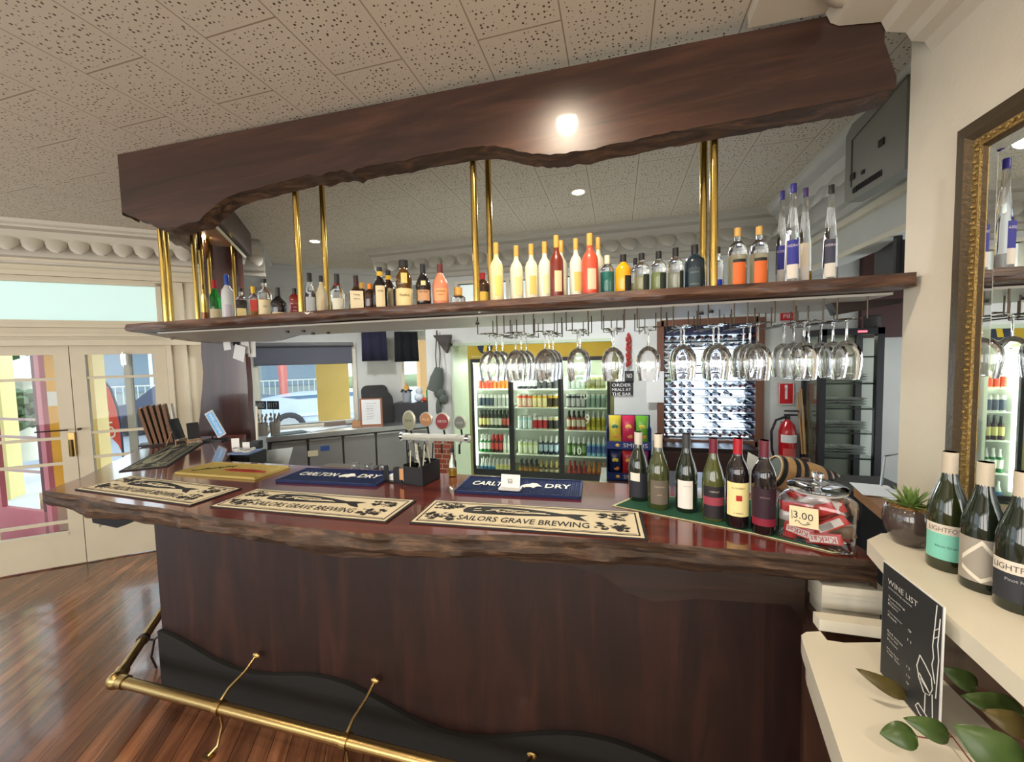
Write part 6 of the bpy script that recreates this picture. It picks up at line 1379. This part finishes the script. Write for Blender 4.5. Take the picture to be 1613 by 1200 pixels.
# extinguisher
p = PY(1240, 700, YB-.10); r = PY(1254, 690, YB-.1).x-p.x; zt = PY(1240, 662, YB-.1).z; zb_ = zt-.46
t = thing('fire_extinguisher', 'red fire extinguisher hung on the wall above the barrel', 'fire extinguisher', (p.x, YB-.1, zb_))
MB().lathe([(0, 0), (r*.95, 0), (r, .02), (r, .36), (r*.8, .42), (r*.35, .455), (r*.3, .47)], (p.x, YB-.1, zb_), 20).obj('cylinder', mat('extinguisher_red', srgb(186, 26, 34), .2, coat=.6), t)
lab_arc(MB(), r*1.02, .27, .34, -pi/2-1.1, -pi/2+1.1).xf(Matrix.Translation((p.x, YB-.1, zb_))).obj('band', paper, t)
lab_arc(MB(), r*1.02, .06, .22, -pi/2-.8, -pi/2+.8).xf(Matrix.Translation((p.x, YB-.1, zb_))).obj('instructions', mat('inst_red', srgb(206, 90, 84), .5), t)
MB().lathe([(.02, .47), (.02, .50), (0, .50)], (p.x, YB-.1, zb_), 10).box((p.x+.02, YB-.11, zb_+.51), (.10, .02, .014)).box((p.x+.025, YB-.11, zb_+.545), (.11, .02, .012)).obj('valve', black, t)
MB().tube([Vector((p.x-.02, YB-.1, zb_+.49)), Vector((p.x-.09, YB-.1, zb_+.46)), Vector((p.x-.125, YB-.1, zb_+.36)), Vector((p.x-.12, YB-.1, zb_+.2)), Vector((p.x-.09, YB-.1, zb_+.08))], .011, 8).obj('hose', black, t)
MB().box((p.x, YB-.02, zb_+.40), (.06, .04, .08)).obj('wall_bracket', steel, t)
m = MB(); a = PY(1262, 612, YB-.06); b = PY(1268, 715, YB-.16); m.tube([a, b], .012, 8); m.tube([PY(1256, 618, YB-.06), b+Vector((-.02, 0, 0))], .008, 8); tag(m.obj('pool_cue', mat('cue_tan', srgb(170, 130, 80), .4)), 'pair of pale wooden cues leaning beside the extinguisher', 'cue')

# ============================================================ WINE RACK in the window
x0, x1 = x_w0, x_w1; brn = mat('rack_brown', srgb(112, 74, 56), .5)
t = thing('wine_rack', 'wall wine rack of rods in a brown frame in front of the bright window', 'wine rack', ((x0+x1)/2, YB, wr0))
m = MB(); m.bx(x0-.03, x0+.03, YB-.04, YB, wr0-.05, wr1+.05).bx(x1-.02, x1+.05, YB-.04, YB, wr0-.05, wr1+.05).bx(x0, x1, YB-.04, YB, wr0-.06, wr0).bx(x0, x1, YB-.04, YB, wr1, wr1+.06); m.obj('frame', brn, t)
cols = [PY(px, 600, YB+.02).x for px in (1049, 1063, 1077, 1091, 1105, 1119, 1133, 1150, 1164, 1173, 1185)]
rows = [PY(1110, 684-12.7*i, YB+.02).z for i in range(13)]
ym = mat('rack_metal', srgb(90, 96, 120), .4, .6)
m = MB()
for z in rows: m.tube([(x0, YB+.03, z-.036), (x1, YB+.03, z-.036)], .004, 4).tube([(x0, YB+.20, z-.036), (x1, YB+.20, z-.036)], .004, 4)
m.obj('rods', ym, t)
m = MB(); m.bx(x0, x1, YB+.02, YB+.30, rows[-1]+.035, wr1).bx(x0, x0+.012, YB+.0, YB+.3, wr0, wr1).bx(x1-.012, x1, YB+.0, YB+.3, wr0, wr1).obj('surround', mat('rack_navy', srgb(46, 50, 84), .5), t)
_a = PY(1058, 680, YB+.36); _b = PY(1180, 545, YB+.36)
o = struct(MB().bx(_a.x-.02, _b.x+.02, YB+.36, YB+.38, _a.z-.02, _a.z).bx(_a.x-.02, _b.x+.02, YB+.36, YB+.38, _b.z, _b.z+.02).obj('window_5', white_paint)); MB().bx(_a.x, _b.x, YB+.365, YB+.375, _a.z, _b.z).obj('pane', translucent_glow('frosted_rack_pane', srgb(222, 236, 250), 2.4), o)  # glowing pane added for the white daylight glare behind the rack
def lying(cap, body):
    m = MB(); pr = [(0, 0), (.014, 0), (.014, .05), (.015, .09), (.028, .15), (.0295, .17), (.0295, .28), (.026, .285), (0, .285)]
    m.lathe(pr, seg=12, M=Matrix.Rotation(radians(-90), 3, 'X')); o = m.obj('wine_bottle', mat('rackglass_%d' % int(body[0]*999), body, .12), None, world=False); o.data.materials.append(mat('rackcap_%d' % int(cap[0]*255), cap, .4))
    for p in o.data.polygons:
        if p.center.y < .08: p.material_index = 1
    return o
kinds = [(lying(srgb(86, 40, 44), (.012, .014, .02)), 'maroon cap'), (lying(srgb(36, 44, 80), (.014, .016, .03)), 'navy cap'), (lying(srgb(30, 30, 34), (.01, .012, .016)), 'black cap')]
for q, _ in kinds: COL.objects.unlink(q)
for ci, x in enumerate(cols):
    for ri, z in enumerate(rows):
        if ci == 4 and ri < 11: continue
        if ci == 8 and ri not in (0, 3, 6, 9, 11): continue
        if ci in (4,) and ri % 2: continue
        if ci == 7 and (ri + 2) % 3 == 0: continue
        if ci in (9, 10) and (ri*ci) % 4 == 1: continue
        if ci == 5 and ri in (1,): continue
        ki = 0 if ci < 2 else (ci*3+ri*2) % 3
        o = kinds[ki][0].copy(); COL.objects.link(o); o.location = (x, YB-.02+.03*((ci+ri) % 2), z); o.rotation_euler = (0, 0, .0)
        half = 'left' if ci < 4 else 'middle' if ci < 8 else 'right'
        lv = 'lower' if ri < 5 else 'middle' if ri < 9 else 'upper'
        tag(o, 'wine bottle with %s lying in the %s rows, %s columns, of the wine rack' % (kinds[ki][1], lv, half), 'wine bottle', '%s bottles in the %s %s part of the wine rack' % (kinds[ki][1], lv, half))
# dark drawers under the rack
m = MB(); y = YB-.32; a = BX(1032, y); b = BX(1196, y)
t = thing('sideboard', 'dark timber sideboard under the wine rack', 'cabinet', ((a+b)/2, y, 0)); zt = PY(1110, 706, y).z
MB().bx(a, b, y, YB-.05, .0, zt).obj('body', dark_wood, t)
for i in range(3): MB().bx(a+.03, b-.03, y-.018, y, zt-.22-.2*i, zt-.04-.2*i).obj('drawer', wood('drawer_wood', [(.03, .014, .012), (.06, .028, .02)], (1, 9, 9), .4, .3), t)

# ============================================================ CHIP STAND
cy = 3.0; a = PY(955, 672, cy); b = PY(1028, 757, cy); zt = PY(990, 657, cy).z; navy = mat('stand_blue', srgb(36, 56, 120), .5)
t = thing('chip_stand', 'blue cardboard display stand with two shelves of crisp packets', 'display stand', ((a.x+b.x)/2, cy, b.z))
m = MB(); w0, w1 = a.x, PY(1026, 700, cy).x; zm = PY(990, 706, cy).z
m.bx(w0, w1, cy+.12, cy+.13, b.z, zt).bx(w0, w0+.006, cy-.02, cy+.12, b.z, zt-.08).bx(w1-.006, w1, cy-.02, cy+.12, b.z, zt-.08); m.obj('back', navy, t)
for z, s in ((zm, 'SMITHS'), (b.z, 'SNACKS')):
    o = MB().bx(w0, w1, cy-.03, cy+.12, z-.002, z+.004).bx(w0, w1, cy-.034, cy-.028, z, z+.055).obj('shelf', navy, t); text('lettering', s, (w0+.12, cy-.036, z+.014), (1, 0, 0), Z, .17, .03, paper, o)
    MB().ball((w0+.08, cy-.038, z+.028), .016, 8, (1, .3, .8)).obj('chip_print', mat('chip_yellow', srgb(220, 180, 90), .5), o)
def bag(x, y, z, w, h, c1, c2, label):
    t = thing('crisp_packet', label, 'crisp packet', (x, y, z)); m = MB(); vs = []; n = 10; k = 12
    for j in range(n+1):
        v = j/n; th = .028*sin(pi*v)**.6+.002; ww = w/2*(1-.05*sin(pi*v))
        for i in range(k): q = 2*pi*i/k; vs.append((x+ww*cos(q), y+th*sin(q), z+h*v))
    fs = [(j*k+i, j*k+(i+1) % k, (j+1)*k+(i+1) % k, (j+1)*k+i) for j in range(n) for i in range(k)]+[list(range(k)), [n*k+i for i in range(k)]]
    m.add(vs, fs).obj('packet', mat('packet_%d_%d_%d' % tuple(int(q*255) for q in c1), c1, .25, bump=.3, bscale=40), t)
    MB().ball((x, y-.026, z+h*.62), w*.26, 10, (1, .15, .7)).obj('logo', mat('pkt_logo_%d' % int(c2[0]*255), c2, .4), t)
    MB().ball((x+w*.1, y-.024, z+h*.28), w*.22, 8, (1, .15, .8)).obj('picture', mat('pkt_pic_%d' % int(c2[1]*255), srgb(226, 150, 70), .4), t)
bw = (w1-w0-.03)/3
for i, (c1, c2, lb) in enumerate(((srgb(220, 200, 70), srgb(60, 130, 90), 'yellow crisp packet at the left of the upper shelf of the blue stand'), (srgb(206, 50, 84), srgb(235, 190, 90), 'pink crisp packet in the middle of the upper shelf'), (srgb(110, 176, 60), srgb(225, 205, 70), 'green crisp packet at the right of the upper shelf, behind the first wine bottle'))):
    bag(w0+.015+bw*(i+.5), cy+.02, zm+.03, bw*.96, .21, c1, c2, lb)
for i, (c1, c2, lb) in enumerate(((srgb(30, 40, 84), srgb(225, 215, 200), 'navy crisp packet at the left of the lower shelf of the blue stand'), (srgb(190, 44, 54), srgb(226, 180, 80), 'red crisp packet in the middle of the lower shelf'), (srgb(180, 60, 120), srgb(226, 180, 200), 'purple crisp packet at the right of the lower shelf'))):
    bag(w0+.015+bw*(i+.5), cy+.02, b.z+.03, bw*.96, .18, c1, c2, lb)
m = MB(); m.bx(w0-.05, .75, cy-.12, 3.3, .0, b.z-.004); tag(m.obj('rear_bench', dark_wood), 'dark back bench carrying the blue crisp stand', 'bench')

# ============================================================ GLASS DISPLAY CABINET
gy = 3.72; gx0 = PY(1291, 600, gy).x; gx1 = min(PY(1392, 600, gy).x, 2.9); gz1 = PY(1340, 517, gy).z; gz0 = PY(1340, 766, gy).z
t = thing('glass_cabinet', 'tall black framed glass display cabinet with shelves of plates at the right', 'display cabinet', ((gx0+gx1)/2, gy, 0)); gd = .33
m = MB(); w = .045
for x in (gx0, gx1-w):
    for y in (gy, gy+gd-w): m.bx(x, x+w, y, y+w, .1, gz1)
m.bx(gx0, gx1, gy, gy+gd, gz1-.05, gz1).bx(gx0, gx1, gy, gy+gd, 0, gz0); m.obj('frame', black, t)
MB().bx(gx0+w, gx1-w, gy+.008, gy+.012, gz0, gz1-.05).obj('front_glass', pane2, t); MB().bx(gx0+.008, gx0+.012, gy+w, gy+gd-w, gz0, gz1-.05).obj('side_glass', pane2, t)
MB().bx(gx0+w, gx1-w, gy+gd-.01, gy+gd-.004, gz0, gz1-.05).obj('back_panel', mat('cabinet_back', srgb(120, 122, 110), .5), t)
gs = [PY(1340, py, gy+.1).z for py in (561, 602, 641, 679, 718)]
for z in gs: MB().bx(gx0+.02, gx1-.02, gy+.03, gy+gd-.02, z-.006, z).obj('glass_shelf', pane2, t); 
m = MB()
for z in gs: m.bx(gx0+w, gx1-w, gy+.02, gy+.03, z-.012, z)
m.obj('shelf_edge', black, t)
MB().bx(gx0+.25, gx0+.31, gy-.004, gy, gz1-.035, gz1-.02).obj('red_display', mat('red_led', (1, .1, .1), .4, emit=(1, .08, .12), es=3), t)
lamp('cabinet_lamp', 'AREA', ((gx0+gx1)/2, gy+.16, gz1-.06), 1.0, (1, .95, .8), .35, sizey=.1)
pl0 = None
for zi, z in enumerate(gs[1:]):
    for k in range(3):
        for s in range(3):
            x = gx0+.12+k*(gx1-gx0-.2)/2.4; zz = z+.006+s*.022
            if pl0 is None: pl0 = MB().lathe([(0, 0), (.04, 0), (.085, .018), (.083, .02), (.04, .004), (0, .004)], seg=18, cap=False).obj('plate', mat('plate_glass', (.85, .86, .84), .1, trans=.5), None); o = pl0
            else: o = pl0.copy(); COL.objects.link(o)
            o.location = (x, gy+.15, zz); g = 'glass plates in the %s stack on the %s shelf of the cabinet' % (('left', 'middle', 'right')[k], ('second', 'third', 'fourth', 'lowest')[zi])
            tag(o, 'clear plate in the %s stack on the %s shelf of the glass cabinet' % (('left', 'middle', 'right')[k], ('second', 'third', 'fourth', 'lowest')[zi]), 'plate', g)
c = PY(1374, 509, gy+.1); c.z = gz1; tag(MB().lathe([(0, 0), (.055, 0), (.055, .09), (.045, .1), (0, .1)], c, 16).obj('speaker', mat('speaker_grey', srgb(60, 58, 58), .6)), 'small dark cylinder speaker on top of the glass cabinet', 'speaker')
# ============================================================ BARREL, POS BOARD
bc = PW(1268, 757, 2.35); br = .115; ax_ = Vector((.93, .12, -.33)).normalized()
t = thing('wooden_barrel', 'small oak barrel with dark hoops lying on its side behind the sweet jar', 'barrel', bc-Z*.14)
Lb = .38
def barrel(prof, seg=26):
    rot = Vector((0, 0, 1)).rotation_difference(ax_).to_matrix(); return MB().lathe(prof, bc, seg, rot)
R_of = lambda s: br*(1-.22*(2*s)**2)
barrel([(0, -Lb/2+.02), (R_of(.5)*.9, -Lb/2+.02), (R_of(.5)*.92, -Lb/2)]+[(R_of(s/20), s/20*Lb) for s in range(-10, 11)]+[(R_of(.5)*.92, Lb/2), (R_of(.5)*.9, Lb/2-.02), (0, Lb/2-.02)]).obj('staves', wood('barrel_oak', [(.40, .20, .07), (.60, .32, .12), (.7, .40, .16)], (9, 9, 9), .35, .3), t)
for s in (-.45, -.28, -.17, .17, .28, .45): barrel([(R_of(s)+.003, s*Lb-.012), (R_of(s)+.004, s*Lb), (R_of(s)+.003, s*Lb+.012)], 26).obj('hoop', mat('hoop_dark', (.05, .05, .05), .4, .7), t)
MB().tube([bc+Z*(br-.01), bc+Z*(br+.02)], .022, 10).obj('bung', mat('bung', srgb(86, 54, 44), .5), t)
m = MB(); m.bx(bc.x-.25, bc.x+.30, bc.y-.10, bc.y+.12, .0, bc.z-.155); tag(m.obj('barrel_stand', dark_wood), 'dark block cabinet under the oak barrel behind the bar', 'cabinet')
for s in (-.12, .12):
    c = bc+ax_*s; m = MB(); m.box((c.x, c.y, bc.z-.135), (.03, .16, .05)); o = m.obj('cradle', dark_wood, t)
a = PZ(1300, 775, 1.13); b = PZ(1345, 790, 1.13)
m = MB(); a = PZ(1345, 767, 1.12); b = PZ(1402, 812, 1.12); m.prism([(a.x, a.y), (b.x, b.y), (1.46, b.y), (1.46, a.y)], 1.075, 1.12); t = thing('side_counter', 'pale timber side counter between the sweet jar and the white wall', 'counter', (1.1, 2.4, 1.1)); m.obj('board', light_wood, t); MB().bx(1.16, 1.45, 2.3, 2.7, 0, 1.075).obj('base', black, t)
for i, (px, py, r) in enumerate(((1385, 782, .3), (1362, 776, -.2))): p = PZ(px, py, 1.122+.003*i); m = MB(); m.box((p.x+.07, p.y+.05, p.z), (.15, .20, .003), r); tag(m.obj('paper_sheet', paper), ('white sheet on the side counter, the nearer one', 'white sheet on the side counter, the farther one')[i], 'paper')
m = MB(); a = PZ(1388, 765, 1.14); m.tube([a, a+Vector((.02, .02, .14)), a+Vector((.10, .05, .15)), a+Vector((.12, .05, .0))], .006, 8); tag(m.obj('wire_stand', chrome), 'bent chrome wire stand on the side counter by the wall', 'stand')
p = PZ(1372, 838, CT+.001); m = MB(); m.box((.80, 1.90, CT+.002), (.10, .16, .003), .3); tag(m.obj('leaflet', mat('leaflet_navy', srgb(70, 80, 110), .6)), 'folded navy and white leaflet on the bar top behind the jar', 'paper')
c = PY(1187, 700, 2.02); c.z = CT+.002; m = MB(); m.slab([(-.04, 0), (.05, 0), (.05, .15), (-.02, .19)], c, (1, 0, 0), (0, .05, 1), .003); tag(m.obj('white_card', mat('card_white', srgb(228, 232, 228), .6)), 'white folded card standing between two wine bottles in front of the barrel', 'card')

# ============================================================ OUTSIDE
gm = mat('footpath', srgb(196, 198, 198), .8, bump=.2, var=.15, vscale=2); rd = mat('road', srgb(150, 158, 168), .8, var=.1)
def OP(a, o, z=0): return BP(a, o, z)
def ob(m, a0, a1, o0, o1, z0, z1): c = OP((a0+a1)/2, (o0+o1)/2, (z0+z1)/2); m.box(c, (a1-a0, o1-o0, z1-z0), ang4); return m
struct(ob(MB(), -30, 40, 1.2, 5.5, -.15, -.05).obj('footpath', gm)); struct(ob(MB(), -14, .78, .15, 1.2, -.15, -.05).obj('doorstep', gm)); struct(ob(MB(), -40, 60, 5.5, 16, -.30, -.18).obj('road', rd)); struct(ob(MB(), -40, 60, 16, 50, -.15, -.05).obj('far_ground', mat('verge', srgb(150, 165, 120), .9, var=.3, vscale=.6)))
yel_o = mat('pillar_yellow', srgb(232, 176, 60), .6); cr_o = mat('pillar_cream', srgb(226, 214, 150), .6)
def box_thing(a0, a1, o0, o1, z0, z1, name, label, cat, m_, cap=None):
    t = thing(name, label, cat, OP((a0+a1)/2, (o0+o1)/2, z0)); ob(MB(), a0, a1, o0, o1, z0, z1).obj('shaft', m_, t)
    if cap: ob(MB(), a0-.04, a1+.04, o0-.04, o1+.04, z0, z0+.5).obj('plinth', cap, t)
    return t
def along_o(px, o): return along(PL(px, 650, D0+V*o, U))
# yellow pillar beyond the left door, open pink leaf
o1 = 1.2; box_thing(along_o(62, o1), along_o(93, o1), o1, o1+.35, -.05, 3.2, 'yellow_pillar', 'yellow verandah pillar outside the left glass door', 'pillar', yel_o, mat('plinth_pale', srgb(226, 220, 190), .6))
p = PL(82, 628, D0+V*(o1-.01), U); m = MB(); m.box(p, (.10, .006, .16), ang4); tag(m.obj('notice', paper), 'small cream notice pinned on the yellow pillar outside', 'paper')
a0 = along_o(54, .7); a1 = along_o(-6, .7)
t = thing('outer_door', 'maroon and pink framed outer glass door standing open beyond the left door', 'door', OP(a0, .6, 0)); pk = mat('door_pink', srgb(196, 110, 128), .5); mr = mat('door_maroon', srgb(96, 34, 48), .5)
A = PL(60, 650, D0+V*.5, U); A.z = 0; Bq = PL(-18, 650, D0+V*1.0, U); Bq.z = 0; dd = (Bq-A).normalized(); L = (Bq-A).length
def leafp(u0, u1, z0, z1, m_, nm, th=.04): MB().slab([(u0, z0), (u1, z0), (u1, z1), (u0, z1)], A, dd, Z, th).obj(nm, m_, t)
leafp(0, .05, 0, 2.2, mr, 'edge_strip', .045); leafp(.0, L, 0, .40, pk, 'bottom_rail'); leafp(L-.07, L, .4, 2.2, pk, 'stile'); leafp(-.07, 0, 0, 2.25, pk, 'stile'); leafp(.05, L-.09, 2.1, 2.2, pk, 'top_rail')
for z in (.78, 1.12, 1.30): leafp(.05, L-.09, z, z+.02, mat('bar_pinkish', srgb(200, 170, 176), .5), 'glazing_bar', .03)
# cream pillars, kerb planter
o2 = 3.2; box_thing(along_o(-40, o2), along_o(4, o2), o2, o2+.3, -.05, 3.4, 'cream_pillar', 'pale cream pillar outside at the far left edge', 'pillar', cr_o)
o3 = 2.0; box_thing(along_o(137, o3), along_o(152, o3), o3, o3+.3, -.05, 3.2, 'cream_pillar', 'cream yellow pillar seen through the left part of the right door', 'pillar', mat('pillar_pale_yellow', srgb(240, 220, 150), .6))
# white urn and shrub
p = PL(38, 640, D0+V*4.6, U); k = depth(p)/F
tag(MB().lathe([(.0, -.9), (.2, -.9), (.12, -.5), (.2, -.1), (.10, .15), (.16, .38), (.32, .42), (.34, .48), (0, .48)], p, 16).obj('stone_urn', mat('urn_white', srgb(222, 224, 210), .6)), 'white curved garden pedestal outside the left door', 'pedestal')
m = MB(); c = PL(24, 645, D0+V*4.0, U)
for i in range(70): a = i*2.4; r = .26*sqrt((i % 10)/10+.1); m.ball(c+Vector((r*cos(a), r*sin(a), .3*sin(i*1.7)*.8)), .09, 6)
tag(m.obj('round_shrub', mat('shrub_green', srgb(88, 110, 84), .8, var=.4, vscale=12)), 'small round green shrub in front of the white pedestal outside', 'shrub')
# OPEN banner
o4 = 3.0; P = lambda px, py: PL(px, py, D0+V*o4, U); base_ = P(150, 600)
pts = [(152, 596), (160, 598), (172, 614), (182, 640), (188, 668), (192, 712), (186, 700), (176, 690), (165, 680), (153, 672)]
V3 = [P(*q) for q in pts]; t = thing('feather_flag', 'red feather flag with white lettering outside the right door', 'flag', P(192, 760))
m = MB(); m.add([v for v in V3]+[v+V*.01 for v in V3], [list(range(len(V3))), [i+len(V3) for i in range(len(V3))][::-1]]); m.obj('flag_cloth', mat('flag_red', srgb(224, 84, 70), .6), t)
MB().tube([P(152, 594), P(162, 597), P(174, 612), P(184, 640), P(190, 668), P(194, 715), P(195, 770)], .014, 6).obj('flag_pole', mat('pole_navy', srgb(50, 56, 90), .5), t)
lo = P(160, 628); hi = P(183, 676); dx = (hi-lo); X3 = P(163, 622)-P(186, 688); Y3 = U*(-X3.z)+Z*X3.dot(U); text('lettering', 'OPEN', P(186, 688)-V*.015, X3, Y3, X3.length, 12.5*depth(P(160, 640))/F, paper, t, ext=0)
p = P(147, 663); m = MB(); m.box(p, (.28, .03, .16), ang4); tag(m.obj('wall_plaque', mat('plaque_brown', srgb(130, 116, 100), .6)), 'brown plaque fixed by the cream pillar outside', 'sign')
# shops across the street
def building(a0, a1, o0, h, label, wallc, roofc, k):
    t = thing('shop_building', label, 'building', OP((a0+a1)/2, o0+3, 0)); ob(MB(), a0, a1, o0, o0+6, -.05, h).obj('wall', mat('bw_%d' % k, wallc, .8), t); c = OP((a0+a1)/2, o0+2, h)
    rt = MB(); d0, d1 = OP(a0-.4, o0-2.2, h-.15), OP(a1+.4, o0-2.2, h-.15); e0, e1 = OP(a0-.4, o0+.2, h+.75), OP(a1+.4, o0+.2, h+.75); rt.add([d0, d1, e1, e0]+[v-Z*.12 for v in (d0, d1, e1, e0)], [(0, 1, 2, 3), (7, 6, 5, 4), (0, 4, 5, 1), (1, 5, 6, 2), (2, 6, 7, 3), (3, 7, 4, 0)]); rt.obj('verandah_roof', mat('br_%d' % k, roofc, .7), t)
    n = max(2, int((a1-a0)/3.2))
    for i in range(n+1): q = OP(a0+(a1-a0)*i/n, o0-2, 0); MB().tube([q, q+Z*(h-.1)], .07, 8).obj('post', mat('post_white', srgb(236, 236, 232), .7), t)
    for i in range(n):
        b0 = a0+(a1-a0)*(i+.15)/n; b1 = a0+(a1-a0)*(i+.85)/n; w = ob(MB(), b0, b1, o0-.06, o0, .6, h-.9).obj('window', mat('shop_glass', srgb(150, 168, 190), .2), t)
        ob(MB(), b0-.05, b1+.05, o0-.09, o0-.05, h-.9, h-.8).obj('window_head', mat('post_white', srgb(236, 236, 232), .7), w)
    m = MB()
    for i in range(int((a1-a0)/.25)): q = OP(a0+.25*i, o0-2, 0); m.tube([q+Z*.1, q+Z*.95], .02, 4)
    m.tube([OP(a0, o0-2, .95), OP(a1, o0-2, .95)], .03, 4); m.obj('railing', mat('post_white', srgb(236, 236, 232), .7), t); return t
building(-9, 1.5, 20, 3.6, 'pale shop with white verandah across the street, seen through the right door', srgb(176, 186, 196), srgb(226, 230, 232), 1)
building(8, 17, 16, 3.3, 'white roofed verandah house across the road seen through the back window', srgb(170, 196, 214), srgb(240, 240, 238), 2)
building(24, 38, 20, 3.4, 'farther pale house seen through the narrow window beside the black towel', srgb(200, 190, 180), srgb(190, 200, 220), 3)
def tree(a, o, h, r, label, seed, c=srgb(112, 146, 110)):
    rnd = random.Random(seed); t = thing('tree', label, 'tree', OP(a, o, 0)); b = OP(a, o, 0); MB().tube([b, b+Z*h*.5, b+Z*h*.8], [.18, .13, .06], 8).obj('trunk', mat('trunk', srgb(110, 92, 76), .9), t)
    m = MB()
    for i in range(420):
        th = rnd.random()*6.28; ph = math.acos(2*rnd.random()-1); rr_ = r*(.45+.55*rnd.random()**.5); c_ = b+Vector((rr_*sin(ph)*cos(th), rr_*sin(ph)*sin(th), h*.72+rr_*cos(ph)*.8)); s = r*.16*(.6+rnd.random()*.7)
        n = Vector((rnd.random()-.5, rnd.random()-.5, rnd.random()-.2)).normalized(); e = n.orthogonal().normalized(); f = n.cross(e); m.add([c_+e*s, c_+f*s*.6+n*s*.2, c_-e*s, c_-f*s*.6-n*s*.2], [(0, 1, 2, 3)])
    m.obj('crown', mat('crown_%d' % seed, c, .8, var=.4, vscale=3), t, smooth=False)
for i, (a, o, h, r, lb) in enumerate(((-15, 27, 7, 3.2, 'green tree across the street seen at the top of the left door'), (-7, 32, 8, 4, 'tree behind the shop, seen in the upper right door pane'), (14, 30, 9, 4.4, 'tall tree behind the white verandah house'), (19.8, 27, 8, 3.4, 'tree right of the verandah house, beside the yellow pillar'), (6, 27, 6, 3.2, 'tree behind the left end of the verandah house'))): tree(a, o, h, r, lb, i+3)
# yellow pillar beyond back window, red post
o5 = 2.1; box_thing(along_o(501, o5), along_o(552, o5), o5, o5+.4, -.05, 3.3, 'yellow_pillar', 'broad yellow pillar right outside the back window', 'pillar', mat('pillar_warm', srgb(255, 222, 130), .6))
o5 = 2.4; box_thing(along_o(664, o5), along_o(676, o5), o5, o5+.3, -.05, 3.2, 'orange_pillar', 'pale orange pillar seen through the narrow window', 'pillar', mat('pillar_orange', srgb(240, 196, 140), .6))
p = PL(446, 600, D0+V*12, U); m = MB(); m.bx(p.x-.10, p.x+.10, p.y-.10, p.y+.10, -.2, PL(446, 578, D0+V*12, U).z+.2); tag(m.obj('red_post', mat('post_red', srgb(220, 120, 110), .6)), 'salmon red post on the far kerb seen through the back window', 'post')
# parked ute
co = 6.6; ca0 = along_o(404, co); ca1 = along_o(560, co); zw = -.18
t = thing('parked_ute', 'pale blue four wheel drive utility parked outside the back window', 'car', OP((ca0+ca1)/2, co, zw)); cb = mat('car_blue', srgb(196, 212, 232), .3, coat=.5)
top = PL(470, 622, D0+V*co, U).z; Lc = ca1-ca0; wl_ = along_o(455, co)-ca0
pr = [(0, .45), (.03, .95), (.9, 1.10), (1.35, top-zw-.02), (2.9, top-zw), (3.2, 1.15), (5.1, 1.12), (5.15, .5)]; pr = [(x/5.15*max(Lc*1.25, 4.8)-.4, z) for x, z in pr]
b = MB().slab(pr, OP(ca0, co, zw), U, Z, -1.7).obj('body', cb, t)
sx_ = max(Lc*1.25, 4.8)/5.15
gl_ = mat('car_glass', srgb(96, 122, 150), .15)
MB().slab([(x*sx_-.4, z) for x, z in ((1.0, 1.14), (1.42, top-zw-.10), (2.1, top-zw-.09), (2.1, 1.16))], OP(ca0, co-.004, zw), U, Z, .004).obj('side_window', gl_, t)
MB().slab([(x*sx_-.4, z) for x, z in ((2.2, 1.16), (2.2, top-zw-.09), (2.8, top-zw-.10), (3.02, 1.18))], OP(ca0, co-.004, zw), U, Z, .004).obj('side_window', gl_, t)
for u in (wl_, wl_+3.1*sx_):
    c = OP(ca0+u, co-.02, zw+.36); R = Matrix.Rotation(ang4, 3, 'Z') @ Matrix.Rotation(radians(90), 3, 'X')
    w = MB().lathe([(.22, -.2), (.36, -.2), (.38, 0), (.34, .03), (.25, .03)], c, 22, R).obj('wheel', mat('tyre', (.04, .04, .045), .8), t); MB().lathe([(0, .01), (.24, .02), (.25, .035), (.08, .04), (0, .05)], c, 12, R).obj('hub_cap', mat('hub_silver', srgb(190, 200, 210), .3, .5), w)
MB().slab([(x*sx_-.4, z) for x, z in ((.1, .62), (.1, .70), (5.0, .70), (5.0, .62))], OP(ca0, co-.01, zw), U, Z, .01).obj('side_trim', mat('car_trim', srgb(210, 222, 232), .4), t)
# dark car across the street behind the flag
co2 = 10; c0 = along_o(150, co2); t = thing('parked_car', 'dark blue parked car partly hidden by the red flag', 'car', OP(c0, co2, -.18))
MB().slab([(0, .3), (0, .8), (.8, .95), (1.3, 1.4), (2.9, 1.4), (3.5, .95), (4.2, .85), (4.2, .3)], OP(c0, co2, -.18), U, Z, -1.6).obj('body', mat('car_dark', srgb(60, 72, 100), .3, coat=.5), t)
for u in (.8, 3.3): MB().lathe([(0, -.1), (.32, -.1), (.32, .03), (0, .03)], OP(c0+u, co2-.02, .14), 18, Matrix.Rotation(ang4, 3, 'Z') @ Matrix.Rotation(radians(90), 3, 'X')).obj('wheel', MC['tyre'], t)
